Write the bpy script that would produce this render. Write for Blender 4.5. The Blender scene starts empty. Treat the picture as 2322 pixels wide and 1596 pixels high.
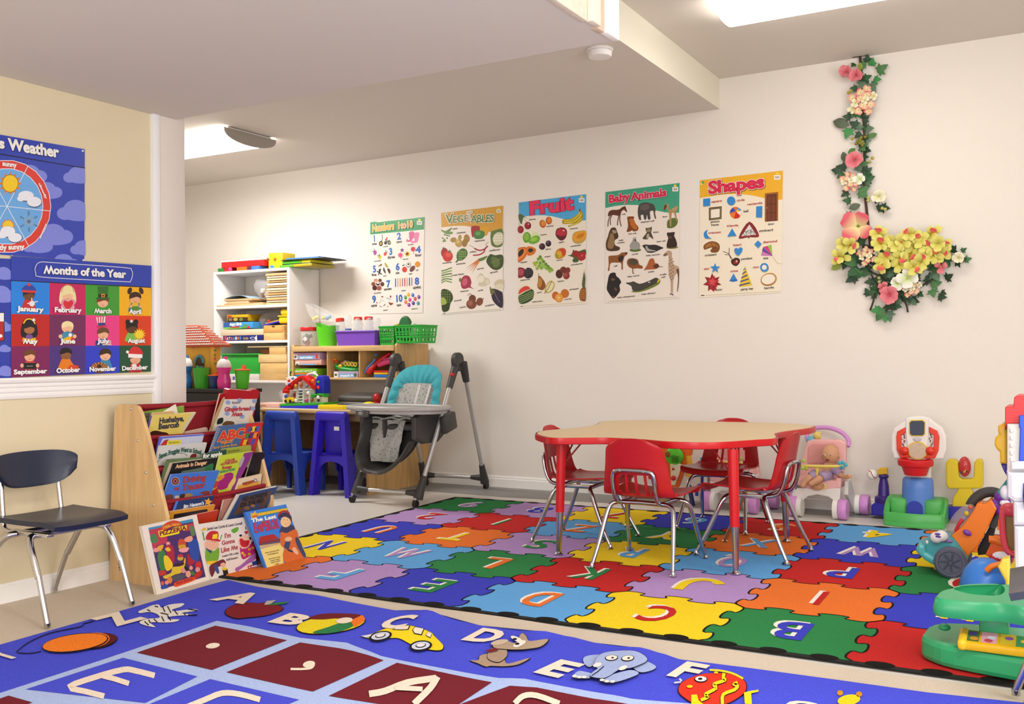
import bpy,bmesh,math,random
from mathutils import Vector,Matrix,geometry
random.seed(7)
SC=bpy.context.scene
COL=SC.collection
pi=math.pi
# ---------------------------------------------------------------- camera
FPX,CAM_Z=2230.0,1.05
YAW,PITCH,ROLL=math.radians(29.7),math.radians(0.2),math.radians(-0.45)
_fw=Vector((-math.sin(YAW)*math.cos(PITCH),math.cos(YAW)*math.cos(PITCH),math.sin(PITCH)))
_r0=Vector((math.cos(YAW),math.sin(YAW),0));_u0=_r0.cross(_fw)
_r=_r0*math.cos(ROLL)+_u0*math.sin(ROLL);_u=_u0*math.cos(ROLL)-_r0*math.sin(ROLL)
CAMP=Vector((0,0,CAM_Z))
cd=bpy.data.cameras.new('camera');cam=bpy.data.objects.new('camera',cd);COL.objects.link(cam)
cd.sensor_width=36.0;cd.sensor_fit='HORIZONTAL';cd.lens=FPX/2322*36.0;cd.clip_start=.05
cam.matrix_world=Matrix(((_r.x,_u.x,-_fw.x,0),(_r.y,_u.y,-_fw.y,0),(_r.z,_u.z,-_fw.z,CAM_Z),(0,0,0,1)))
SC.camera=cam
# ---------------------------------------------------------------- light and exposure
SC.view_settings.view_transform='Standard'
try:SC.view_settings.look='None'
except Exception:pass
SC.view_settings.gamma=1.0;SC.view_settings.use_curve_mapping=False
SC.view_settings.exposure=0.17
W=bpy.data.worlds.new('world');SC.world=W;W.use_nodes=True
W.node_tree.nodes['Background'].inputs[0].default_value=(1.0,.98,.95,1);W.node_tree.nodes['Background'].inputs[1].default_value=.3
def area(name,loc,rot,sx,sy,power,col):
    l=bpy.data.lights.new(name,'AREA');l.shape='RECTANGLE';l.size=sx;l.size_y=sy;l.energy=power;l.color=col
    o=bpy.data.objects.new(name,l);COL.objects.link(o);o.location=loc;o.rotation_euler=rot
    return o
LAMP_E=9.0
area('ceiling_light_near',(.5,1.2,2.93),(0,0,0),1.2,.5,66,(1,.975,.955))
area('ceiling_light_rear',(.5,-1.4,2.93),(0,0,0),1.2,.5,60,(1,.975,.955))
area('window_light_rear',(-.6,-2.9,1.5),(pi/2,0,0),2.6,1.4,105,(.92,.96,1))
area('window_light_side',(2.1,2.2,1.6),(pi/2,0,pi/2),2.6,1.4,78,(.92,.96,1))
area('alcove_light',(-5.95,5.45,2.6),(0,0,0),1.1,.4,40,(1,.97,.95))
# ---------------------------------------------------------------- helpers
def lin(h):
    if not isinstance(h,str):return tuple(h)
    h=h.lstrip('#');o=[]
    for i in (0,2,4):
        c=int(h[i:i+2],16)/255;o.append(c/12.92 if c<=.04045 else ((c+.055)/1.055)**2.4)
    return tuple(o)
_mc={}
def M(h,rough=.42,metal=0,noise=60,var=.04,bump=.0,trans=0,coat=0,emit=0,alpha=1,ior=1.45):
    k=(h,rough,metal,noise,var,bump,trans,coat,emit,alpha)
    if k in _mc:return _mc[k]
    m=bpy.data.materials.new('paint_%s' % (h.lstrip('#') if isinstance(h,str) else 'mix'));m.use_nodes=True
    nt=m.node_tree;b=nt.nodes['Principled BSDF'];c=lin(h)
    tc=nt.nodes.new('ShaderNodeTexCoord');nz=nt.nodes.new('ShaderNodeTexNoise');nz.inputs['Scale'].default_value=noise;nz.inputs['Detail'].default_value=3
    nt.links.new(tc.outputs['Object'],nz.inputs['Vector'])
    mx=nt.nodes.new('ShaderNodeMix');mx.data_type='RGBA'
    mx.inputs[6].default_value=(*[x*(1-var*2) for x in c],1);mx.inputs[7].default_value=(*[min(1,x*(1+var*2)) for x in c],1)
    nt.links.new(nz.outputs['Fac'],mx.inputs[0]);nt.links.new(mx.outputs[2],b.inputs['Base Color'])
    b.inputs['Roughness'].default_value=rough;b.inputs['Metallic'].default_value=metal
    b.inputs['Transmission Weight'].default_value=trans;b.inputs['Coat Weight'].default_value=coat;b.inputs['Alpha'].default_value=alpha;b.inputs['IOR'].default_value=ior
    if emit:b.inputs['Emission Color'].default_value=(*c,1);b.inputs['Emission Strength'].default_value=emit
    if bump:
        bp=nt.nodes.new('ShaderNodeBump');bp.inputs['Strength'].default_value=bump;bp.inputs['Distance'].default_value=.004
        nt.links.new(nz.outputs['Fac'],bp.inputs['Height']);nt.links.new(bp.outputs[0],b.inputs['Normal'])
    _mc[k]=m;return m
def attr_mat(name,rough,bump,scale,var,sheen=0,dist=.003):
    m=bpy.data.materials.new(name);m.use_nodes=True;nt=m.node_tree;b=nt.nodes['Principled BSDF']
    a=nt.nodes.new('ShaderNodeAttribute');a.attribute_name='Col'
    tc=nt.nodes.new('ShaderNodeTexCoord');nz=nt.nodes.new('ShaderNodeTexNoise');nz.inputs['Scale'].default_value=scale;nz.inputs['Detail'].default_value=4
    nt.links.new(tc.outputs['Object'],nz.inputs['Vector'])
    mr=nt.nodes.new('ShaderNodeMapRange');mr.inputs['From Min'].default_value=.25;mr.inputs['From Max'].default_value=.75
    mr.inputs['To Min'].default_value=1-var;mr.inputs['To Max'].default_value=1+var;nt.links.new(nz.outputs['Fac'],mr.inputs['Value'])
    mx=nt.nodes.new('ShaderNodeVectorMath');mx.operation='SCALE'
    nt.links.new(a.outputs['Color'],mx.inputs[0]);nt.links.new(mr.outputs[0],mx.inputs['Scale']);nt.links.new(mx.outputs[0],b.inputs['Base Color'])
    b.inputs['Roughness'].default_value=rough
    if sheen:b.inputs['Specular IOR Level'].default_value=.15
    if bump:
        bp=nt.nodes.new('ShaderNodeBump');bp.inputs['Strength'].default_value=bump;bp.inputs['Distance'].default_value=dist
        nt.links.new(nz.outputs['Fac'],bp.inputs['Height']);nt.links.new(bp.outputs[0],b.inputs['Normal'])
    return m
PRINT=attr_mat('printed_paper',.38,0,90,.04)
CARPET=attr_mat('printed_carpet',.95,.7,260,.22,1)
def tag(o,label=None,cat=None,group=None,kind=None):
    if label:o['label']=label
    if cat:o['category']=cat
    if group:o['group']=group
    if kind:o['kind']=kind
    return o
def thing(name,loc,label,cat,rz=0,group=None):
    o=bpy.data.objects.new(name,None);COL.objects.link(o);o.location=loc;o.rotation_euler=(0,0,rz);o.empty_display_size=.05
    return tag(o,label,cat,group)
def wm(o):
    m=o.matrix_basis.copy()
    while o.parent:o=o.parent;m=o.matrix_basis @ m
    return m
def catmull(pts,n=6,closed=False):
    P=[Vector(p) for p in pts];N=len(P);out=[]
    rng=N if closed else N-1
    for i in range(rng):
        p0=P[(i-1) % N] if closed or i>0 else P[0]*2-P[1]
        p1,p2=P[i],P[(i+1) % N]
        p3=P[(i+2) % N] if closed or i+2<N else P[-1]*2-P[-2]
        for k in range(n):
            t=k/n
            out.append(.5*((2*p1)+(p2-p0)*t+(2*p0-5*p1+4*p2-p3)*t*t+(3*p1-p0-3*p2+p3)*t**3))
    if not closed:out.append(P[-1])
    return out
class MB:
    def __init__(s):s.v=[];s.f=[];s.m=[];s.c=[];s.sm=[];s.mats=[]
    def mi(s,m):
        if m not in s.mats:s.mats.append(m)
        return s.mats.index(m)
    def add(s,vs,fs,m,smooth=False,X=None,col=None):
        o=len(s.v);k=s.mi(m)
        for p in vs:
            p=Vector(p);s.v.append(X @ p if X else p)
        for f in fs:s.f.append([i+o for i in f]);s.m.append(k);s.sm.append(smooth);s.c.append(col)
        return s
    def bm(s,b,m,smooth=False,X=None):
        b.verts.ensure_lookup_table();b.verts.index_update()
        s.add([v.co.copy() for v in b.verts],[[v.index for v in f.verts] for f in b.faces],m,smooth,X);b.free();return s
    def box(s,c,d,m,bev=0,R=None,seg=2,smooth=False):
        b=bmesh.new();bmesh.ops.create_cube(b,size=1);bmesh.ops.scale(b,vec=Vector(d),verts=b.verts)
        if bev:bmesh.ops.bevel(b,geom=b.edges[:],offset=min(bev,min(d)*.49),segments=seg,affect='EDGES',profile=.5)
        X=Matrix.Translation(Vector(c)) @ (R.to_4x4() if R else Matrix())
        return s.bm(b,m,bool(bev) and seg>1 or smooth,X)
    def cyl(s,p0,p1,r0,m,r1=None,n=14,cap=True,smooth=True):
        p0=Vector(p0);p1=Vector(p1);r1=r0 if r1 is None else r1
        q=(p1-p0).to_track_quat('Z','Y');vs=[]
        for p,r in ((p0,r0),(p1,r1)):
            for i in range(n):vs.append(p+q @ Vector((r*math.cos(2*pi*i/n),r*math.sin(2*pi*i/n),0)))
        s.add(vs,[[i,(i+1) % n,n+(i+1) % n,n+i] for i in range(n)],m,smooth)
        if cap:s.add(vs[:n],[list(range(n))[::-1]],m);s.add(vs[n:],[list(range(n))],m)
        return s
    def tube(s,pts,r,m,n=10,closed=False,sub=0,cap=True,flat=1.0,up=None):
        P=[Vector(p) for p in pts]
        if sub:P=catmull(P,sub,closed)
        N=len(P);R=r if isinstance(r,(list,tuple)) else None;vs=[];ref=None
        for i,p in enumerate(P):
            t=(P[(i+1) % N]-P[i-1]) if closed else (P[min(i+1,N-1)]-P[max(i-1,0)])
            t.normalize()
            if ref is None:
                ref=Vector(up) if up else (Vector((0,0,1)) if abs(t.z)<.9 else Vector((1,0,0)))
            a=(ref-t*ref.dot(t));a.normalize();b=t.cross(a);ref=a
            if R:x=i/(N-1)*(len(R)-1);j=min(int(x),len(R)-2);rr=R[j]+(R[j+1]-R[j])*(x-j)
            else:rr=r
            for k in range(n):vs.append(p+a*(rr*math.cos(2*pi*k/n)*flat)+b*(rr*math.sin(2*pi*k/n)))
        fs=[]
        for i in range(N if closed else N-1):
            for k in range(n):j=(i+1) % N;fs.append([i*n+k,i*n+(k+1) % n,j*n+(k+1) % n,j*n+k])
        s.add(vs,fs,m,True)
        if cap and not closed:s.add(vs[:n],[list(range(n))[::-1]],m);s.add(vs[-n:],[list(range(n))],m)
        return s
    def lathe(s,prof,c,m,n=22,X=None,smooth=True,arc=1.0):
        vs=[];T=Matrix.Translation(Vector(c)) @ (X or Matrix());k=len(prof)
        nn=n if arc>=1 else n+1
        for i in range(nn):
            a=2*pi*arc*i/n
            for r,z in prof:vs.append(T @ Vector((r*math.cos(a),r*math.sin(a),z)))
        fs=[]
        for i in range(n if arc<1 else n):
            for j in range(k-1):
                i2=(i+1) % nn;fs.append([i*k+j,i2*k+j,i2*k+j+1,i*k+j+1])
        return s.add(vs,fs,m,smooth)
    def sph(s,c,r,m,n=16,X=None,k=10):
        r=(r,r,r) if not isinstance(r,(tuple,list)) else r
        T=Matrix.Translation(Vector(c)) @ (X.to_4x4() if X else Matrix());vs=[];fs=[]
        for i in range(k+1):
            th=pi*i/k
            for j in range(n):ph=2*pi*j/n;vs.append(T @ Vector((r[0]*math.sin(th)*math.cos(ph),r[1]*math.sin(th)*math.sin(ph),r[2]*math.cos(th))))
        for i in range(k):
            for j in range(n):fs.append([i*n+j,(i+1)*n+j,(i+1)*n+(j+1) % n,i*n+(j+1) % n])
        return s.add(vs,fs,m,True)
    def prism(s,poly,X,d,m,bev=0,smooth=False):
        # poly in local xy, extruded along local z from 0 to d
        b=bmesh.new();vs=[b.verts.new((p[0],p[1],0)) for p in poly];f=b.faces.new(vs)
        r=bmesh.ops.extrude_face_region(b,geom=[f]);nv=[e for e in r['geom'] if isinstance(e,bmesh.types.BMVert)]
        bmesh.ops.translate(b,vec=(0,0,d),verts=nv);bmesh.ops.recalc_face_normals(b,faces=b.faces)
        if bev:
            ed=[e for e in b.edges if len(e.link_faces)==2 and (len(e.link_faces[0].verts)>4) !=(len(e.link_faces[1].verts)>4) or abs(e.verts[0].co.z-e.verts[1].co.z)<1e-6]
            bmesh.ops.bevel(b,geom=ed,offset=bev,segments=2,affect='EDGES',profile=.5,clamp_overlap=True)
        return s.bm(b,m,smooth,X)
    def surf(s,G,m,th=0,smooth=True,nrm=None):
        R=len(G);Cn=len(G[0]);vs=[Vector(p) for row in G for p in row]
        fs=[[i*Cn+j,i*Cn+j+1,(i+1)*Cn+j+1,(i+1)*Cn+j] for i in range(R-1) for j in range(Cn-1)]
        if not th:return s.add(vs,fs,m,smooth)
        N=[]
        for i in range(R):
            for j in range(Cn):
                a=Vector(G[min(i+1,R-1)][j])-Vector(G[max(i-1,0)][j]);b=Vector(G[i][min(j+1,Cn-1)])-Vector(G[i][max(j-1,0)])
                q=b.cross(a);q.normalize();N.append(q)
        n0=len(vs);bk=[v-N[i]*th for i,v in enumerate(vs)]
        f2=fs+[[i+n0 for i in f[::-1]] for f in fs]
        ring=[(0,j) for j in range(Cn)]+[(i,Cn-1) for i in range(1,R)]+[(R-1,j) for j in range(Cn-2,-1,-1)]+[(i,0) for i in range(R-2,0,-1)]
        ids=[i*Cn+j for i,j in ring]
        for a,b in zip(ids,ids[1:]+ids[:1]):f2.append([b,a,a+n0,b+n0])
        return s.add(vs+bk,f2,m,smooth)
    def build(s,name,parent=None,label=None,cat=None,group=None,kind=None,world=True,origin=None,loc=None,rz=0,autosmooth=True):
        me=bpy.data.meshes.new(name);vs=s.v
        if parent is not None:
            if world:Xi=wm(parent).inverted();vs=[Xi @ v for v in vs]
        elif world and vs:
            if origin is None:
                xs=[v.x for v in vs];ys=[v.y for v in vs];origin=Vector(((min(xs)+max(xs))/2,(min(ys)+max(ys))/2,min(v.z for v in vs)))
            origin=Vector(origin);vs=[v-origin for v in vs]
        me.from_pydata([tuple(v) for v in vs],[],s.f)
        for m in s.mats:me.materials.append(m)
        me.polygons.foreach_set('material_index',s.m);me.polygons.foreach_set('use_smooth',s.sm)
        if any(c is not None for c in s.c):
            at=me.color_attributes.new('Col','FLOAT_COLOR','CORNER');d=[]
            for p in me.polygons:
                c=s.c[p.index] or (1,1,1);d+=[c[0],c[1],c[2],1.0]*p.loop_total
            at.data.foreach_set('color',d)
        me.update()
        if autosmooth and any(s.sm):
            try:me.set_sharp_from_angle(angle=math.radians(38))
            except Exception:pass
        o=bpy.data.objects.new(name,me);COL.objects.link(o)
        if parent is not None:o.parent=parent
        elif world and vs:o.location=origin
        if loc is not None:o.location=loc;o.rotation_euler=(0,0,rz)
        return tag(o,label,cat,group,kind)
def dup(o,parent=None):
    c=o.copy();COL.objects.link(c);c.parent=parent
    for k in list(o.children):dup(k,c)
    return c
def relabel(o,loc,rz,label,group=None):
    o.location=loc;o.rotation_euler=(0,0,rz);o['label']=label
    if group:o['group']=group
    return o
# rays through the photograph used to take real positions on known planes
def on(x,y,ax,val):
    d=_fw+_r*((x-1161)/FPX)-_u*((y-798)/FPX);return CAMP+d*((val-CAMP[ax])/d[ax])
def onpl(x,y,p,n):
    d=_fw+_r*((x-1161)/FPX)-_u*((y-798)/FPX);n=Vector(n);return CAMP+d*((Vector(p)-CAMP).dot(n)/d.dot(n))
def fl(x,y,z=0):return on(x,y,2,z)
def RX(a):return Matrix.Rotation(a,3,'X')
def RY(a):return Matrix.Rotation(a,3,'Y')
def RZ(a):return Matrix.Rotation(a,3,'Z')
# ---------------------------------------------------------------- flat print (lettering and pictures)
_gl={}
BOLDS=(0,.02,.045,.07)
def _glyphs():
    chars="ABCDEFGHIJKLMNOPQRSTUVWXYZabcdefghijklmnopqrstuvwxyz0123456789.,'&!-"
    jobs=[]
    for b in BOLDS:
        for c in chars+'|':
            for body in (c,c+'|'):
                cu=bpy.data.curves.new('t','FONT');cu.body=body;cu.size=1;cu.offset=b;cu.resolution_u=3;cu.fill_mode='FRONT'
                o=bpy.data.objects.new('t',cu);COL.objects.link(o);jobs.append((b,c,body,o))
    dg=bpy.context.evaluated_depsgraph_get();tmp={}
    for b,c,body,o in jobs:
        me=o.evaluated_get(dg).to_mesh();V=[(v.co.x,v.co.y) for v in me.vertices]
        if body==c:F=[list(p.vertices) for p in me.polygons];tmp[(b,c)]=(V,F)
        else:tmp[(b,c,1)]=max(p[0] for p in V)
        o.evaluated_get(dg).to_mesh_clear()
    bar={b:max(p[0] for p in tmp[(b,'|')][0]) for b in BOLDS}
    for b in BOLDS:
        for c in chars:V,F=tmp[(b,c)];_gl[(b,c)]=(V,F,tmp[(b,c,1)]-bar[b]);
    for b in BOLDS:
        V,F,adv=_gl[(b,'W')];xm=max(p[0] for p in V)+min(p[0] for p in V);ym=max(p[1] for p in V)+min(p[1] for p in V)
        _gl[(b,'M')]=([((xm-x)*.86,ym-y) for x,y in V],F,adv*.86)
    for _,_,_,o in jobs:cu=o.data;bpy.data.objects.remove(o);bpy.data.curves.remove(cu)
_glyphs()
CAPH=max(p[1] for p in _gl[(0,'H')][0])
class Art:
    """flat print on a plane: O origin, U and V unit axes, N normal; shapes are given in the px->uv space"""
    def __init__(s,O,U,V,mat=None,step=.0004,conv=None,warp=None,tess=0):
        s.O=Vector(O);s.U=Vector(U).normalized();s.V=Vector(V).normalized();s.N=s.U.cross(s.V).normalized()
        s.mat=mat or PRINT;s.step=step;s.l=1;s.mb=MB();s.conv=conv;s.warp=warp;s.tess=tess;s.clip=None;s.done=[]
    def px(s,x0,y0,k):
        def f(x,y):
            q=onpl(x0+x/k,y0+y/k,s.O,s.N)-s.O;return (q.dot(s.U),q.dot(s.V))
        s.conv=f;return s
    def uv(s,p):
        return s.conv(p[0],p[1]) if s.conv else (p[0],p[1])
    def raw(s,pts,fs,col):
        if s.clip:
            a,b,c,d=s.clip;pts=[(min(max(x,a),c),min(max(y,b),d)) for x,y in pts]
        h=s.step*s.l;c=lin(col)
        if s.tess:
            b=bmesh.new();vv=[b.verts.new((p[0],p[1],0)) for p in pts]
            for f in fs:
                try:b.faces.new([vv[i] for i in f])
                except Exception:pass
            bmesh.ops.triangulate(b,faces=b.faces[:])
            for _ in range(7):
                e=[e for e in b.edges if e.calc_length()>s.tess]
                if not e:break
                bmesh.ops.subdivide_edges(b,edges=e,cuts=1);bmesh.ops.triangulate(b,faces=[f for f in b.faces if len(f.verts)>3])
            b.verts.index_update();pts=[(v.co.x,v.co.y) for v in b.verts];fs=[[v.index for v in f.verts] for f in b.faces];b.free()
        V3=[s.O+s.U*x+s.V*y+s.N*(h+(s.warp(x,y) if s.warp else 0)) for x,y in pts]
        s.mb.add(V3,fs,s.mat,False,None,c);return s
    def polyuv(s,q,col):
        t=geometry.tessellate_polygon([[Vector((x,y,0)) for x,y in q]])
        a=[]
        for i,j,k in t:
            ar=(q[j][0]-q[i][0])*(q[k][1]-q[i][1])-(q[k][0]-q[i][0])*(q[j][1]-q[i][1])
            a.append([i,j,k] if ar>0 else [i,k,j])
        return s.raw(q,a,col)
    def up(s,n=1):s.l+=n;return s
    def poly(s,pts,col):return s.polyuv([s.uv(p) for p in pts],col)
    def blob(s,pts,col,n=5):
        return s.polyuv([(p.x,p.y) for p in catmull([Vector((*p,0)) for p in pts],n,True)],col) if not s.conv else s.polyuv([s.uv((p.x,p.y)) for p in catmull([Vector((*p,0)) for p in pts],n,True)],col)
    def ell(s,x,y,rx,ry,col,rot=0,n=22):
        c,q=math.cos(math.radians(rot)),math.sin(math.radians(rot));P=[]
        for i in range(n):
            a=2*pi*i/n;dx=rx*math.cos(a);dy=ry*math.sin(a);P.append((x+dx*c-dy*q,y+dx*q+dy*c))
        return s.poly(P,col)
    def line(s,pts,w,col,smooth=0):
        P=[Vector((*p,0)) for p in pts]
        if smooth:P=catmull(P,smooth)
        L=[];R=[]
        for i,p in enumerate(P):
            t=P[min(i+1,len(P)-1)]-P[max(i-1,0)];t.normalize();n=Vector((-t.y,t.x,0))*(w/2);L.append(p+n);R.append(p-n)
        q=[s.uv((p.x,p.y)) for p in L+R];n=len(P);fs=[]
        for i in range(n-1):
            f=[i,i+1,n+i+1,n+i]
            a=sum((q[f[k]][0]*q[f[(k+1) % 4]][1]-q[f[(k+1) % 4]][0]*q[f[k]][1]) for k in range(4));fs.append(f if a>0 else f[::-1])
        return s.raw(q,fs,col)
    def star(s,x,y,r,r2,n,col,rot=0):
        return s.poly([(x+(r if i % 2==0 else r2)*math.sin(pi*i/n+rot),y-(r if i % 2==0 else r2)*math.cos(pi*i/n+rot)) for i in range(2*n)],col)
    def text(s,t,p0,p1,h,col,bold=.02,back=None,arc=0,upv=None,sh=None,top=None):
        # baseline from p0 to p1 (given in the current coordinates); h = capital height in the same units
        a=Vector((*s.uv(p0),0));b=Vector((*s.uv(p1),0));d=b-a;L=d.length;d.normalize()
        if upv:u=Vector((*upv,0))
        else:u=Vector((-d.y,d.x,0))
        if s.conv:
            m=((p0[0]+p1[0])/2,(p0[1]+p1[1])/2);q=Vector((*s.uv((m[0],m[1]-h)),0))-Vector((*s.uv(m),0));H=abs(q.dot(u))
            if top:H=abs((Vector((*s.uv(top),0))-a).dot(u))
        else:H=h
        tot=sum(_gl[(bold,c)][2] if c !=' ' else .28 for c in t);sx=L/max(tot,.01);sy=H/CAPH
        def put(bo,color,dx=0,dy=0):
            x=0
            for c in t:
                if c==' ':x+=.28;continue
                V,F,adv=_gl[(bo,c)];adv=_gl[(bold,c)][2]
                lift=arc*H*math.sin(pi*min(1,max(0,(x+adv/2)/tot)))
                s.raw([tuple((a+d*((x+p[0])*sx+dx)+u*(p[1]*sy+lift+dy)).xy) for p in V],F,color);x+=adv
        if sh:put(.07 if back else .045,sh,H*.05,-H*.06);s.up()
        if back:put(.07 if bold==.045 else .045,back);s.up()
        put(bold,col);return s
    def part(s,name,parent,label=None):
        if not s.mb.f:return None
        o=s.mb.build(name,parent,label,autosmooth=False);s.mb=MB();return o
# ---------------------------------------------------------------- room
YB,XL=6.767,-3.997
WALL=M('#e8e1d8',.75,noise=140,var=.01,bump=.12)
TAN=M('#dccdab',.75,noise=140,var=.012,bump=.12)
CEIL=M('#dcd5cc',.85,noise=120,var=.012,bump=.15)
WHITE=M('#efebe6',.45,noise=30,var=.01)
CREAMPAINT=M('#eae4d2',.7,noise=120,var=.012,bump=.1)
def quad(mb,pts,m,col=None):mb.add(pts,[list(range(len(pts)))],m)
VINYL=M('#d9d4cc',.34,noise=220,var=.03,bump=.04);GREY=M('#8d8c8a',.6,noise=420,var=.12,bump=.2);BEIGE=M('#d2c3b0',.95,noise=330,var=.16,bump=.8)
mb=MB();mb.box((-3,1.9,-.05),(10.6,9.9,.1),VINYL);mb.build('floor',kind='structure',origin=(0,0,0))
# the grey border strip and a wedge of the same grey, laid flush in the pale vinyl
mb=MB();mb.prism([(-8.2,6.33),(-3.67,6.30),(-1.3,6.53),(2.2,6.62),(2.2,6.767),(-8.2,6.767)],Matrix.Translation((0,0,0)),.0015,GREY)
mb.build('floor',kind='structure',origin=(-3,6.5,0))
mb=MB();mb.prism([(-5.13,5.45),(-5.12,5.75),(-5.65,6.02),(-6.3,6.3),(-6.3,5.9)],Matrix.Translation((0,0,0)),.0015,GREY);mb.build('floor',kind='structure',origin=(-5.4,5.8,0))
# beige pile carpet in the near half of the room
G=[[(x,y,.004+.003*math.sin(x*7)*math.sin(y*9)) for x in [XL+i*6.19/40 for i in range(41)]] for y in [-3+j*(3.395+3)/40 for j in range(41)]]
mb=MB();mb.surf(G,BEIGE);mb.build('floor',kind='structure',origin=(-1,0,0),label='beige pile carpet under the two rugs')
# walls
mb=MB();mb.box((-3,YB+.06,1.55),(10.6,.12,3.1),WALL);mb.build('wall_back',kind='structure')
mb=MB();mb.box((XL-.06,.19,1.17),(.12,6.38,2.34),TAN);mb.build('wall_left',kind='structure')
mb=MB();mb.box((-6.2,3.46,1.4),(4.16,.12,2.8),WALL);mb.box((-8.26,5.1,1.5),(.12,3.4,3),WALL);mb.build('wall_alcove',kind='structure')
mb=MB();mb.box((2.26,1.9,1.55),(.12,9.9,3.1),WALL);mb.build('wall_right',kind='structure')
mb=MB();mb.box((-1,-3.06,1.55),(6.6,.12,3.1),WALL);mb.build('wall_front',kind='structure')
# white post that ends the tan wall
mb=MB();mb.box((XL-.055,3.498,1.17),(.146,.164,2.34),M('#dfd5cb',.6,noise=90,var=.012,bump=.08),.004);mb.build('trim_1',kind='structure',label='pale painted post at the end of the tan wall')
mb=MB();mb.box((XL-.05,3.396,1.17),(.146,.042,2.34),M('#f0eeee',.4,noise=40,var=.01),.005);mb.build('trim_7',kind='structure',label='narrow white corner strip beside the pale post')
# chair rail with its reeded profile
mb=MB();prof=[(0,0),(.010,0),(.014,.012),(.014,.02),(.010,.024),(.016,.032),(.016,.042),(.012,.046),(.018,.054),(.018,.066),(.026,.072),(.03,.082),(.026,.092),(0,.092)]
k=len(prof);vs=[(XL+a,y,.878+b) for y in (-3,3.375) for a,b in prof]
mb.add(vs,[[i,i+1,k+i+1,k+i] for i in range(k-1)]+[list(range(k,2*k))[::-1],list(range(k))],WHITE);mb.build('trim_2',kind='structure',label='white reeded chair rail on the tan wall')
def base(name,a,b,n,h,kind='structure',label=None):
    mb=MB();prof=[(0,0),(.014,0),(.014,h*.72),(.010,h*.78),(.010,h*.9),(.005,h),(0,h)];k=len(prof)
    vs=[(p[0]+n[0]*q,p[1]+n[1]*q,z) for p in (a,b) for q,z in prof]
    mb.add(vs,[[i,i+1,k+i+1,k+i] for i in range(k-1)]+[list(range(k)),list(range(k,2*k))[::-1]],WHITE);mb.build(name,kind=kind,label=label)
base('baseboard_left',(XL,-3),(XL,3.375),(1,0),.088)
base('baseboard_back',(-8.2,YB),(2.2,YB),(0,-1),.092)
# ceilings: low soffit by the tan wall, middle ceiling over the play corner, high ceiling elsewhere
mb=MB()
mb.box((-2.77,.27,2.58),(2.47,6.5,.62),CEIL)
mb.build('ceiling',kind='structure',label='low white soffit over the tan wall',origin=(-2.8,.3,2.27))
mb=MB()
v=[(-8.2,3.4,2.716),(-2.154,3.4,2.78),(-2.154,6.78,2.78),(-8.2,6.78,2.716)]
mb.add(v,[[0,1,2,3]],CEIL)
mb.add([(-2.154,3.4,2.78),(-2.154,6.78,2.78),(-2.154,6.78,2.998),(-2.154,3.4,3.06)],[[0,1,2,3]],CREAMPAINT)
mb.build('ceiling',kind='structure',label='middle ceiling step over the play corner',origin=(-5,5,2.75))
mb=MB();mb.add([(-2.2,6.8,2.992),(2.25,6.8,3.0),(2.25,-3.1,3.09),(-2.2,-3.1,3.08)],[[0,1,2,3]],CEIL);mb.build('ceiling',kind='structure',label='high ceiling along the right',origin=(0,2,3))
# rough white boards covering the end of the soffit
ROUGHW=M('#e9ddc9',.8,noise=45,var=.06,bump=.5)
for i,(y0,y1,x,m) in enumerate(((1.9,3.255,-1.532,ROUGHW),(3.258,3.335,-1.512,ROUGHW),(3.338,3.405,-1.53,M('#d9bfa9',.7,noise=40,var=.05,bump=.2)),(3.405,3.522,-1.52,M('#fbf6ee',.6,noise=60,var=.03,bump=.4)))):
    mb=MB();mb.box((x-.012,(y0+y1)/2,2.66),(.03,y1-y0,.786),m,.004);mb.build('trim_%d' % (i+3),kind='structure')
# ---------------------------------------------------------------- ceiling lamps, smoke detector
GLOW=M('#fffaf2',.5,emit=LAMP_E);ENDG=M('#a59d95',.5)
def lamp(x0,x1,y,z,w,h,label,cap):
    t=thing('ceiling_lamp',((x0+x1)/2,y,z),label,'lamp',group=None)
    P=[(w/2*math.cos(a),-h*abs(math.sin(a))**.75) for a in [pi*i/18 for i in range(19)]]
    mb=MB();X=Matrix(((0,0,1,x0),(1,0,0,y),(0,1,0,z-.012),(0,0,0,1)))
    mb.prism(P,X,x1-x0,GLOW);mb.build('diffuser',t,'glowing white diffuser')
    mb=MB();mb.box(((x0+x1)/2,y,z-.006),(x1-x0,w*.9,.012),WHITE);mb.build('mounting_pan',t)
    if cap:
        for xe in (x0-.008,x1):
            mb=MB();mb.prism([(a*1.06,b*1.1) for a,b in P],Matrix(((0,0,1,xe),(1,0,0,y),(0,1,0,z-.012),(0,0,0,1))),.012,ENDG);mb.build('end_cap',t,'grey end cap')
lamp(-6.62,-5.36,5.45,2.742,.50,.085,'white wraparound lamp with grey end cap behind the white post',True)
lamp(-1.69,-.44,5.41,2.993,.36,.07,'white wraparound lamp on the high ceiling at the top right',False)
t=thing('smoke_detector',(-2.31,5.08,2.779),'round white smoke detector on the ceiling edge','smoke detector')
mb=MB();mb.lathe([(0,0),(.075,0),(.077,-.008),(.074,-.014),(.0,-.014)],(-2.31,5.08,2.779),WHITE,32);mb.build('base_ring',t)
mb=MB();mb.lathe([(.062,-.012),(.068,-.016),(.067,-.038),(.062,-.046),(.03,-.049),(0,-.049)],(-2.31,5.08,2.779),M('#f3f0ee',.4),32);mb.build('cover',t)
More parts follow.
